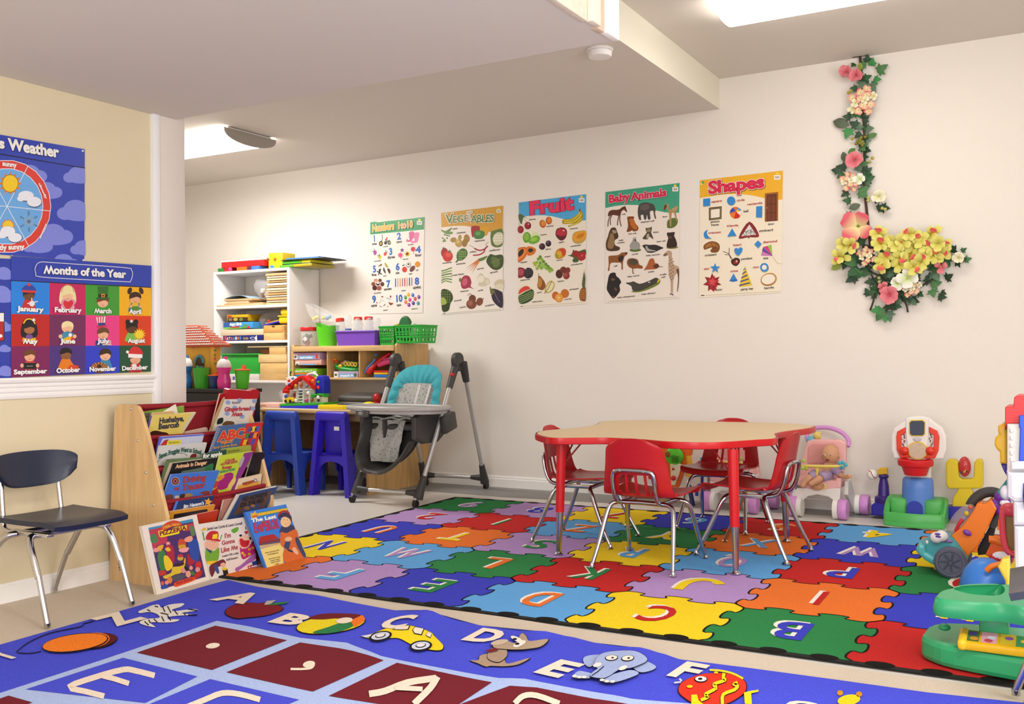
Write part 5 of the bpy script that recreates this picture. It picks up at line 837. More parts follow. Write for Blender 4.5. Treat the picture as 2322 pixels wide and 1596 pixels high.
fbook("white book titled I'm Gonna Like Me, between the two other floor books",K5,[(90,490),(1035,345),(1215,1345),(320,1545)],(-3.541,3.366),(-3.535,3.63),.1,.01,'#ddd0c6',[('printed_picture',
 Bl('#6ea02c',(215,980),(300,960),(380,1000),(470,930),(480,1060),(440,1190),(250,1220)),Bl('#e0b820',(250,1200),(440,1190),(450,1250),(280,1260)),Bl('#6a2430',(290,1300),(440,1200),(560,1160),(600,1250),(440,1320),(340,1500)),Bl('#2a4a80',(375,1290),(430,1260),(480,1400),(440,1430)),L('#4c8a3c',24,(165,640),(195,800)),L('#5a9a3c',20,(500,780),(530,690)),E(335,880,140,105,'#e0a98c'),Bl('#b8242c',(230,780),(250,680),(330,620),(455,640),(440,780)),P('#e8c81c',(355,690),(450,670),(440,775),(345,775)),P('#b8242c',(170,790),(440,765),(515,800),(480,825),(300,790)),E(340,810,10,8,'#2a2024'),E(395,830,10,8,'#2a2024'),Bl('#2a4a6a',(200,930),(310,1040),(330,1000),(220,940)),
 P('#141418',(540,1360),(630,1330),(665,1480),(570,1500)),E(580,1340,50,28,'#d8c020'),Bl('#e0a890',(500,1250),(570,1220),(600,1280),(540,1310)),
 Bl('#b02468',(870,930),(930,960),(1080,860),(1130,840),(1160,1020),(1040,1110),(915,1150)),*[E(x,y,26,24,'#e0b020') for x,y in ((960,1080),(1050,965),(1050,1060),(920,1040),(1120,940))],*[E(x,y,10,10,'#1c1418') for x,y in ((960,1080),(1050,965),(1050,1060))],E(955,825,115,130,'#e2b79a'),Bl('#b82028',(865,790),(900,760),(960,800),(1050,800),(1030,900),(960,930),(890,900)),E(885,705,26,22,'#1c1a20'),E(1068,760,18,26,'#1c1a20'),L('#1c1a20',18,(1090,850),(1130,820)),Bl('#9c5aa0',(785,1330),(900,1260),(1100,1080),(1170,1040),(1160,1160),(1000,1260),(820,1390)),P('#b82838',(1015,1290),(1110,1260),(1150,1360),(1040,1390)),*[P('#e8e0dc',(1040+q*50,1300+r*46-q*10),(1062+q*50,1294+r*46-q*10),(1070+q*50,1318+r*46-q*10),(1046+q*50,1324+r*46-q*10)) for q in (0,1) for r in (0,1)],P('#2a3a80',(1095,1210),(1185,1180),(1200,1260),(1120,1280)),Bl('#b82830',(960,650),(960,620),(985,625),(1015,620),(1020,650),(990,685)),L('#1c1a20',12,(975,540),(985,590)),Bl('#5aa02c',(710,620),(720,590),(830,545),(835,610),(760,660)),Bl('#d8b028',(130,620),(180,560),(230,570),(220,600))),
 ('printed_title',T("I'm",580,760,700,735,90,'#a8242c',.02),T('Gonna',525,890,775,838,80,'#a8242c',.02),T('Like Me',510,1035,835,960,90,'#a8242c',.02),T('Jamie Lee Curtis & Laura Cornell',250,605,915,495,52,'#4a4450',.02),T('Letting Off a Little',530,1120,845,1055,40,'#4a4450',.02),T('Self-Esteem',610,1190,830,1140,40,'#4a4450',.02))])
fbook('blue book titled The Last Emperor, rightmost on the floor',K5,[(970,262),(1750,110),(2150,1165),(1372,1360)],(-3.47,3.612),(-3.47,3.92),.25,.014,'#3a7ad0',[('printed_picture',
 P('#e3cf7a',(1262,960),(1640,870),(1720,940),(1690,1060),(1700,1200),(1720,1270),(1400,1345)),P('#d8ae30',(1220,275),(1775,178),(1782,222),(1235,335)),P('#2a7a40',(1240,335),(1782,222),(1784,232),(1242,346)),P('#2a7a40',(1225,268),(1768,172),(1770,180),(1225,278)),St(1150,320,90,46,5,'#d8a52c',.2),P('#d8a52c',(1070,310),(1215,280),(1225,340),(1095,375)),Bl('#c8582c',(1110,335),(1200,315),(1205,340),(1120,362)),
 P('#a82a24',(1245,730),(1510,678),(1610,760),(1230,830)),P('#8a2c30',(1230,830),(1640,760),(1640,810),(1235,880)),P('#5a4a60',(1240,870),(1620,800),(1640,840),(1240,900)),P('#c8a878',(1240,900),(1640,840),(1660,870),(1262,950)),
 Bl('#3a3a5a',(1630,610),(1700,500),(1860,500),(1925,580),(1880,640),(1650,660)),Bl('#d0662c',(1650,650),(1760,660),(1940,590),(2000,770),(2060,900),(2090,1110),(2050,1180),(1880,1235),(1720,1210),(1690,1060),(1720,960),(1650,880)),Bl('#3a4468',(1720,880),(1760,800),(1830,820),(1800,960),(1720,940)),Bl('#3a4468',(1925,750),(1990,760),(2060,920),(2130,1080),(2080,1110),(1960,900)),Bl('#2c3248',(1780,960),(1900,1010),(1890,1030),(1790,1000)),E(1795,775,70,45,'#e0b088',-10),Bl('#e0b088',(1870,960),(1920,930),(1985,1030),(1960,1070),(1890,1020)),E(1745,445,100,105,'#e8bc84',20),Bl('#a8242c',(1590,330),(1640,250),(1740,225),(1810,260),(1815,300),(1700,260),(1620,340)),Bl('#38324c',(1600,370),(1640,300),(1720,270),(1820,300),(1860,380),(1850,470),(1825,400),(1740,350),(1650,370),(1650,420)),E(1710,400,9,6,'#3a2420'),E(1780,412,9,6,'#3a2420'),L('#b0504a',7,(1725,490),(1755,495))),
 ('printed_title',T('The Last',1092,458,1560,372,66,'#efe8dc',.045),T('EMPEROR',1150,655,1625,560,175,'#b8304c',.045),*[T(s,x0,y0,x1,y1,22,'#5a4a28',.02) for s,x0,y0,x1,y1 in (('Discover the secrets of life',1350,1050,1615,992),('in the Forbidden City',1390,1085,1600,1042),('Find out how a young',1420,1165,1640,1118),('prisoner emperor',1450,1200,1635,1158),('became a gardener',1465,1235,1640,1192),('of peace',1540,1265,1620,1245))])],spine='#3a7ad0')
# ---------------------------------------------------------------- desk with hutch
MAPLE=wood('#d8b27a',.9,.45,'X');MAPLEZ=wood('#cda368',.9,.45,'Z');LAM=M('#d9d0c2',.3,noise=160,var=.02)
desk=thing('desk',(-5.19,6.3,0),'maple desk with a cubby hutch against the back wall behind the blue chairs','desk')
def pbox(name,par,x0,x1,y0,y1,z0,z1,m,bev=.003,lab=None,R=None):
    mb=MB();mb.box(((x0+x1)/2,(y0+y1)/2,(z0+z1)/2),(x1-x0,y1-y0,z1-z0),m,bev,R);return mb.build(name,par,lab)
for x in (-5.742,-4.664):
    mb=MB();mb.prism([(5.93,0),(6.74,0),(6.74,1.152),(6.31,1.152),(6.30,1.14),(6.30,.66),(5.93,.645)],Matrix(((0,0,1,x),(1,0,0,0),(0,1,0,0),(0,0,0,1))),.022,MAPLEZ,.002);mb.build('side_panel',desk)
pbox('worktop',desk,-5.719,-4.665,5.90,6.74,.615,.640,LAM,.004,'pale laminate worktop');pbox('worktop_edge',desk,-5.719,-4.665,5.885,5.90,.612,.640,MAPLE,.004)
pbox('apron',desk,-5.719,-4.665,5.98,6.0,.55,.613,MAPLE);pbox('back_panel',desk,-5.719,-4.665,6.7,6.715,.17,.5,MAPLE)
pbox('hutch_top',desk,-5.719,-4.665,6.3,6.74,1.103,1.137,MAPLE,.003);pbox('hutch_shelf',desk,-5.719,-4.665,6.3,6.74,.862,.880,MAPLE,.003)
pbox('hutch_rail',desk,-5.719,-4.665,6.285,6.30,1.095,1.14,MAPLE,.003)
for x in (-5.357,-5.024):pbox('divider',desk,x,x+.014,6.3,6.74,.881,1.102,MAPLEZ)
pbox('hutch_back',desk,-5.719,-4.665,6.728,6.738,.88,1.103,MAPLEZ,0)
# ---------------------------------------------------------------- white bookcase
case=thing('bookcase',(-6.27,6.56,0),'white bookcase packed with wooden puzzles and boxed games by the alcove','bookcase')
WL_=M('#ece8e4',.4,noise=40,var=.01)
for x in (-6.722,-5.846):pbox('side_panel',case,x,x+.024,6.366,6.752,0,1.82,WL_,.002)
for z in (.828,1.176,1.484,1.798,.06,.45):pbox('shelf',case,-6.697,-5.847,6.367,6.745,z,z+.022,WL_,.002)
pbox('back_panel',case,-6.697,-5.847,6.738,6.748,.03,1.8,WL_,0)
# ---------------------------------------------------------------- boxed things helper
def rct(crop,x0,y0,x1,y1,Y):
    f=lambda x,y:on(crop[0]+x/crop[2],crop[1]+y/crop[2],1,Y)
    a,b,c,d=f(x0,y0),f(x1,y0),f(x1,y1),f(x0,y1)
    return (a.x+d.x)/2,(b.x+c.x)/2,(c.z+d.z)/2,(a.z+b.z)/2
CB=(400,560,4.695);CD=(620,680,6.11)
def carton(name,label,cat,crop,r,Y,dep,m,art=None,bev=.002,z0=None,group=None,end=None,rz=0,z1=None):
    X0,X1,Z0,Z1=rct(crop,*r,Y);Z0=z0 if z0 is not None else Z0;Z1=z1 if z1 is not None else Z1
    t=thing(name,((X0+X1)/2,Y+dep/2,Z0),label,cat,group=group)
    mb=MB();mb.box(((X0+X1)/2,Y+dep/2,(Z0+Z1)/2),(X1-X0,dep,Z1-Z0),m,bev);o=mb.build('body',t)
    if art:
        a=Art((0,Y,0),(1,0,0),(0,0,1),PRINT,.0003);a.px(*crop);a.clip=(X0,Z0,X1,Z1)
        for it in art:
            for sh in it[1:]:sh(a);a.up()
            a.part(it[0],o)
    return t,(X0,X1,Z0,Z1)
PINE=wood('#e0b878',.7,.55,'X');PINE2=wood('#d39f58',.7,.55,'X');PLY=wood('#d9b98c',1.2,.6,'X')
def board(label,x0,x1,y0,y1,z,th,m,group=None,tilt=0):
    mb=MB();mb.box(((x0+x1)/2,(y0+y1)/2,z+th/2),(x1-x0,y1-y0,th),m,.002,RY(tilt))
    o=mb.build('puzzle_board',None,label,'puzzle',group);return o
ZS1,ZS2,ZS3,ZT=1.507,1.199,.851,1.8205
# top of the bookcase
t,q=carton('toy_tray','red toy tray with a white lid lying on the bookcase top','tray',CB,(480,150,935,215),6.40,.26,M('#c81e22',.35),z0=1.856)
mb=MB();mb.box(((q[0]+q[1])/2,6.53,q[3]+.0065),(q[1]-q[0]+.012,.27,.012),M('#efece4',.4),.004);mb.build('lid',t)
for i,(x0,x1,c,lab) in enumerate(((440,500,'#2c7a2c','small green block under the red tray'),(506,560,'#a81c24','small dark red block under the red tray'),(640,745,'#c8641c','orange block under the red tray'),(752,790,'#5a2430','maroon block under the red tray'),(795,878,'#3f6fb8','blue block under the red tray'))):
    carton('toy_block',lab,'block',CB,(x0,212,x1,262),6.39,.16,M(c,.4),z0=ZT,z1=1.8545,group='blocks under the red tray',bev=.004)
t=thing('toy_ball',on(400+580/4.695,560+250/4.695,1,6.375),'small pink ball beside the blocks on the bookcase','ball');mb=MB();p=on(400+580/4.695,560+250/4.695,1,6.385);mb.sph((p.x,6.378,ZT+.0175),.0175,M('#d8408c',.35));mb.build('body',t)
YEL=M('#e8c41a',.38)
mb=MB();t=thing('shape_sorter',(-6.02,6.5,ZT),'yellow cube with cut-out shapes on the bookcase top','shape sorter');mb.box((-6.025,6.50,ZT+.07),(.165,.165,.14),YEL,.008,RZ(.0));o=mb.build('body',t)
a=Art((0,6.4175,0),(1,0,0),(0,0,1),PRINT,.0004);a.px(*CB)
for n_,sh in (('triangle_hole',P('#7a3010',(965,112),(998,135),(962,158))),('triangle_hole',P('#8a5a10',(1028,128),(1062,108),(1065,145),(1045,158))),('round_hole',E(1018,210,26,14,'#2a7ac8'))):sh(a);a.part(n_,o)
for i,(lab,r,c,y0,z) in enumerate((('green flat box at the bottom of the pile on the bookcase top',(1035,1240),'#5aa028',6.37,ZT),('mustard flat box at the bottom right of the pile on the bookcase top',(1240,1440),'#a8981c',6.37,ZT),('thin black board low in the pile on the bookcase top',(1065,1430),'#1e2226',6.4,ZT+.025),('bright green flat box in the middle of the pile on the bookcase top',(1115,1330),'#58b82a',6.40,ZT+.034),('yellow flat box in the middle of the pile on the bookcase top',(1331,1425),'#d8c81c',6.40,ZT+.034),('wide black board sticking out past the bookcase side',(1110,1568),'#23282e',6.38,ZT+.06),('blue tray topmost of the pile on the bookcase top',(1165,1515),'#3f7fd0',6.42,ZT+.07))):
    x0=on(400+r[0]/4.695,602,1,y0).x;x1=on(400+r[1]/4.695,602,1,y0).x;th=.023 if i<2 else .008 if 'black' in lab else .024 if i in (3,4) else .014
    y0=6.58 if i in (0,3) and 0 else y0;x0=max(x0,-5.935)
    mb=MB();mb.box(((x0+x1)/2,y0+.15,z+th/2),(x1-x0,.3,th),M(c,.35),.004);mb.build('game_box',None,lab,'game box')
# shelf 1: wooden inset puzzles
zs=ZS1
for i in range(13):
    th=(.014,.011,.022,.010,.016,.012,.018,.010,.02,.011,.016,.012,.02)[i];dx=random.uniform(-.012,.006);c=('#d9bb90','#e2cdae','#cfa670','#e6d6be','#c99a5e')[i % 5]
    ob_=board('wooden inset puzzle, %s the tall stack on the top shelf' % ('bottom of' if not i else 'topmost of' if i==12 else '%s from the bottom of' % 'second third fourth fifth sixth seventh eighth ninth tenth eleventh twelfth'.split()[i-1]),-6.092+dx,-5.852,6.374+random.uniform(0,.006),6.68,zs+.0004,th,wood(c,.9,.6,'X'),'wooden puzzles stacked on the top shelf');zs+=th+.0065
    if i<12:
        mb=MB();mb.box((-5.98,6.53,zs-.003),(.2,.26,.0055),M(('#5a3a28','#8a6a3c','#3a3024')[i % 3],.7));mb.build('puzzle_pieces',ob_)
board('long wooden board lying at the bottom left of the top shelf',-6.69,-6.13,6.372,6.66,ZS1+.0004,.014,PLY,'loose boards on the top shelf')
board('second wooden board on the long board of the top shelf',-6.60,-6.14,6.375,6.66,ZS1+.0148,.010,wood('#c9a878',1,.6,'X'),'loose boards on the top shelf')
board('tray puzzle under the paper folder on the top shelf',-6.585,-6.32,6.39,6.62,ZS1+.0256,.022,PLY,'loose boards on the top shelf')
board('wide tray puzzle holding the paper folder on the top shelf',-6.61,-6.27,6.385,6.62,ZS1+.048,.018,wood('#c9a878',1,.6,'X'),'loose boards on the top shelf')
G=[[(-6.61+.30*i/8,6.385+.2*j/3,ZS1+.0705+.034*math.sin(pi*min(1,i/8*.9))-.012*(i/8)) for i in range(9)] for j in range(4)]
mb=MB();mb.surf(G,M('#a9c8dc',.4),.0015);mb.build('paper_folder',None,'curved pale blue paper folder on the top shelf','folder')
FILM=M('#e6e6ea',.16,noise=14,var=.02,bump=.8,alpha=.24)
def plastic_bag(c,r,label,bits,seed):
    rnd=random.Random(seed);t=thing('plastic_bag',(c[0],c[1],c[2]-r[2]),label,'bag')
    mb=MB();n,k=26,16;vs=[]
    for i in range(k+1):
        th=pi*i/k
        for j in range(n):
            ph=2*pi*j/n;w=1+.16*math.sin(3*ph+seed+2*th)*math.sin(th)+.12*math.sin(7*ph+5*th+seed)*math.sin(th)
            vs.append((c[0]+r[0]*w*math.sin(th)*math.cos(ph),c[1]+r[1]*w*math.sin(th)*math.sin(ph),max(c[2]-r[2],c[2]+r[2]*w*math.cos(th))))
    mb.add(vs,[[i*n+j,(i+1)*n+j,(i+1)*n+(j+1) % n,i*n+(j+1) % n] for i in range(k) for j in range(n)],FILM,True);mb.build('film',t,'crumpled clear film')
    for col in bits:
        p=(c[0]+rnd.uniform(-.5,.5)*r[0],c[1]+rnd.uniform(-.45,.3)*r[1],c[2]-r[2]*rnd.uniform(.1,.62));mb=MB();mb.box(p,(r[0]*.34,r[1]*.4,r[2]*.36),M(col,.5),.005,RZ(rnd.uniform(0,3)) @ RX(rnd.uniform(-.6,.6)));mb.build('toy_piece',t)
plastic_bag((-6.205,6.5,ZS1+.155),(.10,.09,.102),'clear plastic bag of puzzle pieces on the top shelf',('#c8b848','#7a6a9c','#d8a8a0','#b8c8d8','#8a6a4c','#e0d8c8'),1)
# shelf 2: boxed games
carton('game_box','dark blue box with KATAMINO in coloured letters, bottom of the game stack','game box',CB,(497,940,925,1002),6.372,.30,M('#1c2470',.35),[('printed_title',*[T(ch,512+i*23,992-i*1.0,512+i*23+(26 if i==0 else 19),991-i*1.0,42 if i==0 else 30,c,.045) for i,(ch,c) in enumerate(zip('KATAMINO',('#e0402c','#d8d0c8','#e8c030','#d84a8c','#4aa0d8','#e8e0d0','#e07a2c','#5aa8d8')))]),('printed_picture',P('#e8e8f0',(858,935),(862,995),(845,995),(835,965)),E(815,970,30,14,'#d8d8ea'),E(815,970,24,9,'#1c2470')),('printed_title',T('kids',715,985,770,983,26,'#c8a848',.02))],z0=ZS2+.0005)
carton('game_box','plain beige box resting on the dark blue game box','game box',CB,(470,876,925,938),6.371,.30,M('#d9c8a8',.6),z0=1.2465)
carton('game_box','light blue game box with a cartoon scene, above the beige box','game box',CB,(500,800,815,870),6.38,.27,M('#3f92d0',.35),[('printed_picture',P('#2a5ca8',(500,800),(580,800),(575,872),(498,872)),P('#7ac03a',(500,856),(690,852),(690,872),(500,874)),Bl('#4a9a3c',(690,866),(715,835),(735,815),(748,838),(740,868)),E(768,856,17,16,'#d02430'),P('#b02434',(578,846),(672,843),(670,858),(578,860))),('printed_title',T('Angry Birds',568,838,696,832,30,'#f0ece4',.045))],z0=1.307)
carton('game_box','small yellow and brown game box on top of the game stack','game box',CB,(540,720,760,800),6.39,.22,M('#d0a018',.35),[('printed_picture',P('#3a2418',(548,750),(760,746),(760,792),(545,797)),E(575,772,20,16,'#8a6a5a'),E(630,770,24,18,'#b8a040'),E(690,770,20,18,'#6a7a3a'),E(568,738,24,8,'#b83020'))],z0=1.3725)
plastic_bag((-6.19,6.55,ZS2+.165),(.10,.1,.085),'clear plastic bag of toys behind the wooden boxes on the middle shelf',('#c85a5a','#4a8ac0','#d8a030','#b07a9c'),5)
carton('wooden_box','pale pine box lying on the middle shelf beside the dark blue box','box',CB,(930,912,1148,985),6.374,.28,PINE,z0=ZS2+.0005)
carton('wooden_box','darker pine box on top of the pale pine box','box',CB,(930,832,1148,908),6.376,.28,PINE2,[('finger_hole',E(1032,846,18,10,'#5a3a1c'))],z0=1.2655)
t=thing('slotted_rack',(-5.888,6.45,ZS2),'small wooden rack with rows of slots at the right of the middle shelf','rack')
for i in range(10):pbox('slat',t,-5.918,-5.852,6.374,6.5,ZS2+.004+i*.0122,ZS2+.0105+i*.0122,PINE2,.0015)
pbox('back',t,-5.918,-5.852,6.501,6.508,ZS2+.0005,ZS2+.126,PINE2,0)
t=thing('toy_slide',(-6.05,6.42,1.325),'slanted blue and yellow toy ramp on the pine boxes','toy')
mb=MB();mb.box((-6.055,6.43,1.343),(.19,.1,.014),M('#3434c0',.35),.004,RY(-.16));mb.build('ramp',t);mb=MB();mb.box((-6.045,6.44,1.3575),(.17,.09,.012),M('#c89a1c',.35),.004,RY(-.16));mb.build('tray',t);mb=MB();mb.sph((-6.09,6.40,1.3665),.0125,M('#d8381c',.3));mb.build('knob',t)
t=thing('toy_case',(-5.912,6.44,1.33),'bright yellow plastic toy case at the right of the middle shelf','case')
mb=MB();mb.box((-5.912,6.46,1.3705),(.112,.14,.055),YEL,.012,seg=3);mb.build('tub',t);mb=MB();mb.box((-5.914,6.46,1.4045),(.122,.152,.012),YEL,.005);mb.build('rim',t);mb=MB();mb.box((-5.908,6.46,1.4395),(.104,.13,.056),YEL,.024,seg=4);mb.build('lid',t)
# shelf 3
t=thing('storage_bin',(-6.40,6.52,.905),'translucent green storage bin on the low shelf','bin')
GRN=M('#2fae3c',.25,alpha=.88)
mb=MB()
for (x0,x1,y0,y1) in ((-6.645,-6.19,6.39,6.395),(-6.645,-6.19,6.66,6.665),(-6.645,-6.64,6.395,6.66),(-6.195,-6.19,6.395,6.66)):mb.box(((x0+x1)/2,(y0+y1)/2,.99),(x1-x0,y1-y0,.17),GRN,.001)
mb.box((-6.417,6.527,.9085),(.455,.275,.006),GRN);mb.build('tub',t)
mb=MB();mb.tube([(-6.655,6.38,1.078),(-6.18,6.38,1.078),(-6.18,6.675,1.078),(-6.655,6.675,1.078)],.007,GRN,8,True);mb.build('rim',t)
for i in range(6):mb=MB();mb.box((-6.42,6.43+i*.035,.975),(.40,.012,.11),M('#46b848',.4),.003,RY(.04));mb.build('card_stack',t)
t,q=carton('book','white book lying under the green bin','book',CB,(440,1345,880,1418),6.375,.28,M('#d8d2cc',.5),[('printed_mark',P('#4a4a9c',(600,1380),(622,1378),(620,1418),(600,1418)))],z0=ZS3+.0005,z1=.9045)
carton('wooden_box','large pine box at the right of the low shelf','box',CB,(890,1232,1180,1412),6.374,.3,PINE,z0=ZS3+.0005)
carton('wooden_box','wide flat pine box on the large pine box','box',CB,(873,1142,1172,1230),6.37,.3,wood('#e6c48a',.7,.55,'X'),z0=1.004)
carton('wooden_box','small pine box topmost on the low shelf','box',CB,(988,1068,1162,1138),6.375,.2,PINE,z0=1.0775)
carton('wooden_block','dark reddish block left of the small pine box','block',CB,(890,1082,986,1140),6.42,.16,wood('#8a5a34',.8,.5,'X'),z0=1.0775)
mb=MB();mb.box((-6.075,6.47,1.142),(.49,.19,.009),PLY,.002);mb.build('puzzle_board',None,'long thin board lying across the small pine box','puzzle')
# ---------------------------------------------------------------- hutch contents
def pzbox(label,r,col,edge,title,z0,y,dep=.3,z1=None):
    X0,X1,Z0,Z1=rct(CD,*r,y)
    return carton('puzzle_box',label,'puzzle box',CD,r,y,dep,M(col,.4),[('printed_picture',P('#e8e4de',(r[0]+4,r[1]+12),(r[0]+58,r[1]+12),(r[0]+58,r[3]-8),(r[0]+4,r[3]-8)),E(r[0]+30,(r[1]+r[3])/2,18,18,'#4a6a3c'),Bl('#7ab0e0',(r[0]+75,r[1]+60),(r[0]+90,r[1]+40),(r[0]+270,r[1]+36),(r[0]+290,r[1]+60),(r[0]+270,r[1]+84),(r[0]+90,r[1]+88)),E(r[2]-38,r[1]+52,20,26,edge)),('printed_title',T(title,r[0]+92,r[1]+78,r[0]+270,r[1]+72,26,'#eef2f6',.045))],z0=z0,z1=z1)
t,_=carton('puzzle_box','bright green puzzle box at the bottom of the left cubby','puzzle box',CD,(222,950,605,1090),6.315,.3,M('#6cae2a',.4),[('printed_picture',P('#e0742c',(300,1012),(545,1008),(545,1030),(300,1034)),P('#2f8ac0',(262,1034),(545,1030),(545,1056),(262,1060)),Bl('#1c1c1a',(232,1000),(262,985),(280,1030),(236,1050)),E(255,1030,12,18,'#e0c030'),P('#e8e4dc',(548,985),(590,982),(590,1014),(548,1016))),('printed_title',T('MEMORY MATCH',285,1000,540,992,20,'#e8f0d8',.045))],z0=.8806)
t['label']='bright green puzzle box at the bottom of the left cubby'
pzbox('pink puzzle box in the middle of the left cubby stack',(300,848,662,948),'#e0b0a4','#c88a4c','Match It Spelling',.983,6.31,z1=1.03)
pzbox('lavender puzzle box on top of the left cubby stack',(275,735,640,846),'#c4a0c8','#c84a3c','Match It Addition',1.0305,6.305,z1=1.088)
pzbox('mauve puzzle box under the toy keyboard in the middle cubby',(835,985,1172,1088),'#b09ab8','#4a6a3c','Match It',.8806,6.315,z1=.93)
t=thing('toy_keyboard',(-5.19,6.42,.932),'green toy keyboard with yellow rings in the middle cubby','toy keyboard')
GT=M('#2c9a3c',.35)
mb=MB();mb.prism([(-.15,.02),(-.13,-.055),(-.05,-.085),(.06,-.085),(.14,-.05),(.15,.02),(.1,.05),(-.1,.05)],Matrix.Translation((-5.19,6.42,.958)) @ Matrix.Rotation(.5,4,'X') @ Matrix.Rotation(.12,4,'Y'),.04,GT,.008);mb.build('body',t)
for i in range(8):mb=MB();mb.box((-5.285+i*.022,6.40,1.006-i*.0028),(.019,.06,.008),M('#e8e4da' if i % 3 else '#d85a3c',.4),.002,RX(.5));mb.build('key',t)
for i,c in enumerate(('#e0842c','#d85a2c','#7ac02c')):mb=MB();mb.sph((-5.333+i*.006,6.37+i*.008,1.03-i*.022),(.028,.022,.014),M(c,.4));mb.build('petal',t)
for i in range(4):mb=MB();X=Matrix.Translation((-5.19+i*.034,6.345,.992-i*.002));mb.tube([X @ Vector((.015*math.cos(a),-.006,.015*math.sin(a))) for a in [2*pi*q/12 for q in range(12)]],.004,M('#e0c430',.3),6,True);mb.build('ring',t)
mb=MB();mb.sph((-5.245,6.338,.972),(.02,.012,.016),M('#e0a820',.35));mb.build('button',t)
t=thing('toy_guitar',(-4.92,6.42,.882),'red toy guitar with a blue edge leaning in the right cubby','toy guitar')
REDP=M('#c21c22',.3)
mb=MB();mb.tube([(-4.975,6.36,.915),(-4.95,6.37,.945),(-4.92,6.38,.98),(-4.88,6.40,1.02),(-4.83,6.42,1.055),(-4.80,6.43,1.075)],[.030,.034,.024,.026,.018,.018],REDP,12,sub=3,flat=.8);mb.build('body',t)
mb=MB();mb.tube([(-4.998,6.345,.92),(-4.97,6.35,.962),(-4.935,6.36,.995),(-4.91,6.37,1.03)],.009,M('#4a8ad8',.3),8,sub=3);mb.build('edge_trim',t)
mb=MB();mb.sph((-4.895,6.36,1.063),(.014,.01,.013),M('#2f6ab8',.3));mb.build('tuning_knob',t)
t=thing('toy_phone',(-4.82,6.40,.96),'pink toy with rounded ends lying in the right cubby','toy');PK=M('#e0508c',.35)
mb=MB();mb.tube([(-4.89,6.39,.982),(-4.83,6.39,1.0),(-4.74,6.4,1.02)],[.02,.024,.02],PK,12,sub=4);mb.build('handle',t);mb=MB();mb.box((-4.79,6.42,1.034),(.13,.06,.02),PK,.008,RY(-.2));mb.build('cover',t)
t=thing('toy_case',(-4.83,6.4,.881),'red, yellow and blue layered toy case at the bottom of the right cubby','case')
for c,z0,z1 in (('#2f6ac0',.881,.905),('#e0b81c',.9055,.921),('#c8281e',.9215,.936)):mb=MB();mb.box((-4.815,6.42,(z0+z1)/2),(.16,.18,z1-z0),M(c,.35),.004);mb.build('layer',t)
# ---------------------------------------------------------------- on the hutch
CLEAR=M('#f2f4f4',.06,noise=8,var=.0,alpha=.24);CLEAR2=M('#e4e9ec',.06,noise=8,var=.0,alpha=.24)
t=thing('jar',(-5.645,6.42,1.1385),'clear jar with a red lid holding magnet letters on the hutch','jar')
mb=MB();mb.lathe([(.001,0),(.068,0),(.074,.008),(.074,.12),(.066,.135),(.066,.142)],(-5.645,6.42,1.139),CLEAR,26);mb.build('glass',t,'clear jar wall')
mb=MB();mb.lathe([(0,1.304),(.076,1.304),(.08,1.298),(.08,1.278),(.077,1.276),(.077,1.272),(0,1.272)],(-5.645,6.42,0),REDP,26);mb.build('lid',t)
rnd=random.Random(3)
for i in range(12):
    a=rnd.uniform(0,6.28);rr=rnd.uniform(.01,.042);mb=MB();mb.box((-5.645+rr*math.cos(a),6.41-abs(rr*math.sin(a)),1.15+i*.0075),(.034,.008,.03),M(('#8a4a5c','#e8dcd8','#1e1c20','#7a2c34','#5a5058','#3a6a4c')[i % 6],.5),.002,RZ(rnd.uniform(-.5,.5)) @ RY(rnd.uniform(-1,1)));mb.build('letter_magnet',t)
t=thing('bucket',(-5.455,6.43,1.1385),'lime green tall bucket with a handle hole on the hutch','bucket')
LIME=M('#58c81e',.38)
n,k=40,14;vs=[]
for i in range(k+1):
    for j in range(n):
        a=2*pi*j/n;top=.158+.042*max(0,-math.cos(a))**1.2+.018*max(0,math.cos(a));z=top*i/k
        r=.078+.026*i/k+(.0018*math.sin(i*3.1) if i<10 else 0);vs.append((-5.455+r*1.06*math.cos(a),6.43+r*.8*math.sin(a),1.139+z))
fs=[[i*n+j,i*n+(j+1) % n,(i+1)*n+(j+1) % n,(i+1)*n+j] for i in range(k) for j in range(n)]
fs=[f for f in fs if not (f[0]//n==12 and (f[0] % n) in (21,22,23,24,25))]
mb=MB();mb.add(vs,fs,LIME,True);mb.build('wall',t)
t=thing('tote',(-5.50,6.60,1.1385),'clear plastic scoop tray with toys behind the lime bucket','tray')
f=lambda x,y,Y:on(620+x/6.11,680+y/6.11,1,Y)
q=[f(435,45,6.50),f(640,150,6.5),f(830,235,6.52),f(820,300,6.52),f(545,300,6.5),f(470,160,6.5)]
mb=MB();mb.add(q,[[0,1,4,5],[1,2,3,4]],CLEAR,False);w2=[p+Vector((0,.12,.0)) for p in q];mb.add(w2,[[0,1,4,5],[1,2,3,4]],CLEAR);mb.add([q[0],q[1],q[2],w2[2],w2[1],w2[0]],[[0,1,4,5],[1,2,3,4]],CLEAR);mb.build('wall',t,'thin clear wall')
for x,y,c in ((565,260,'#e0d820'),(690,250,'#d8d040'),(740,255,'#5a9ad0'),(775,235,'#5ab0d8'),(600,240,'#e8e060')):mb=MB();p=f(x,y,6.57);mb.sph(p,(.02,.018,.016),M(c,.4));mb.build('toy_piece',t)
PUR=M('#7a4cc0',.4)
t=thing('bin',(-5.07,6.43,1.1385),'purple rectangular bin holding clear bottles on the hutch','bin')
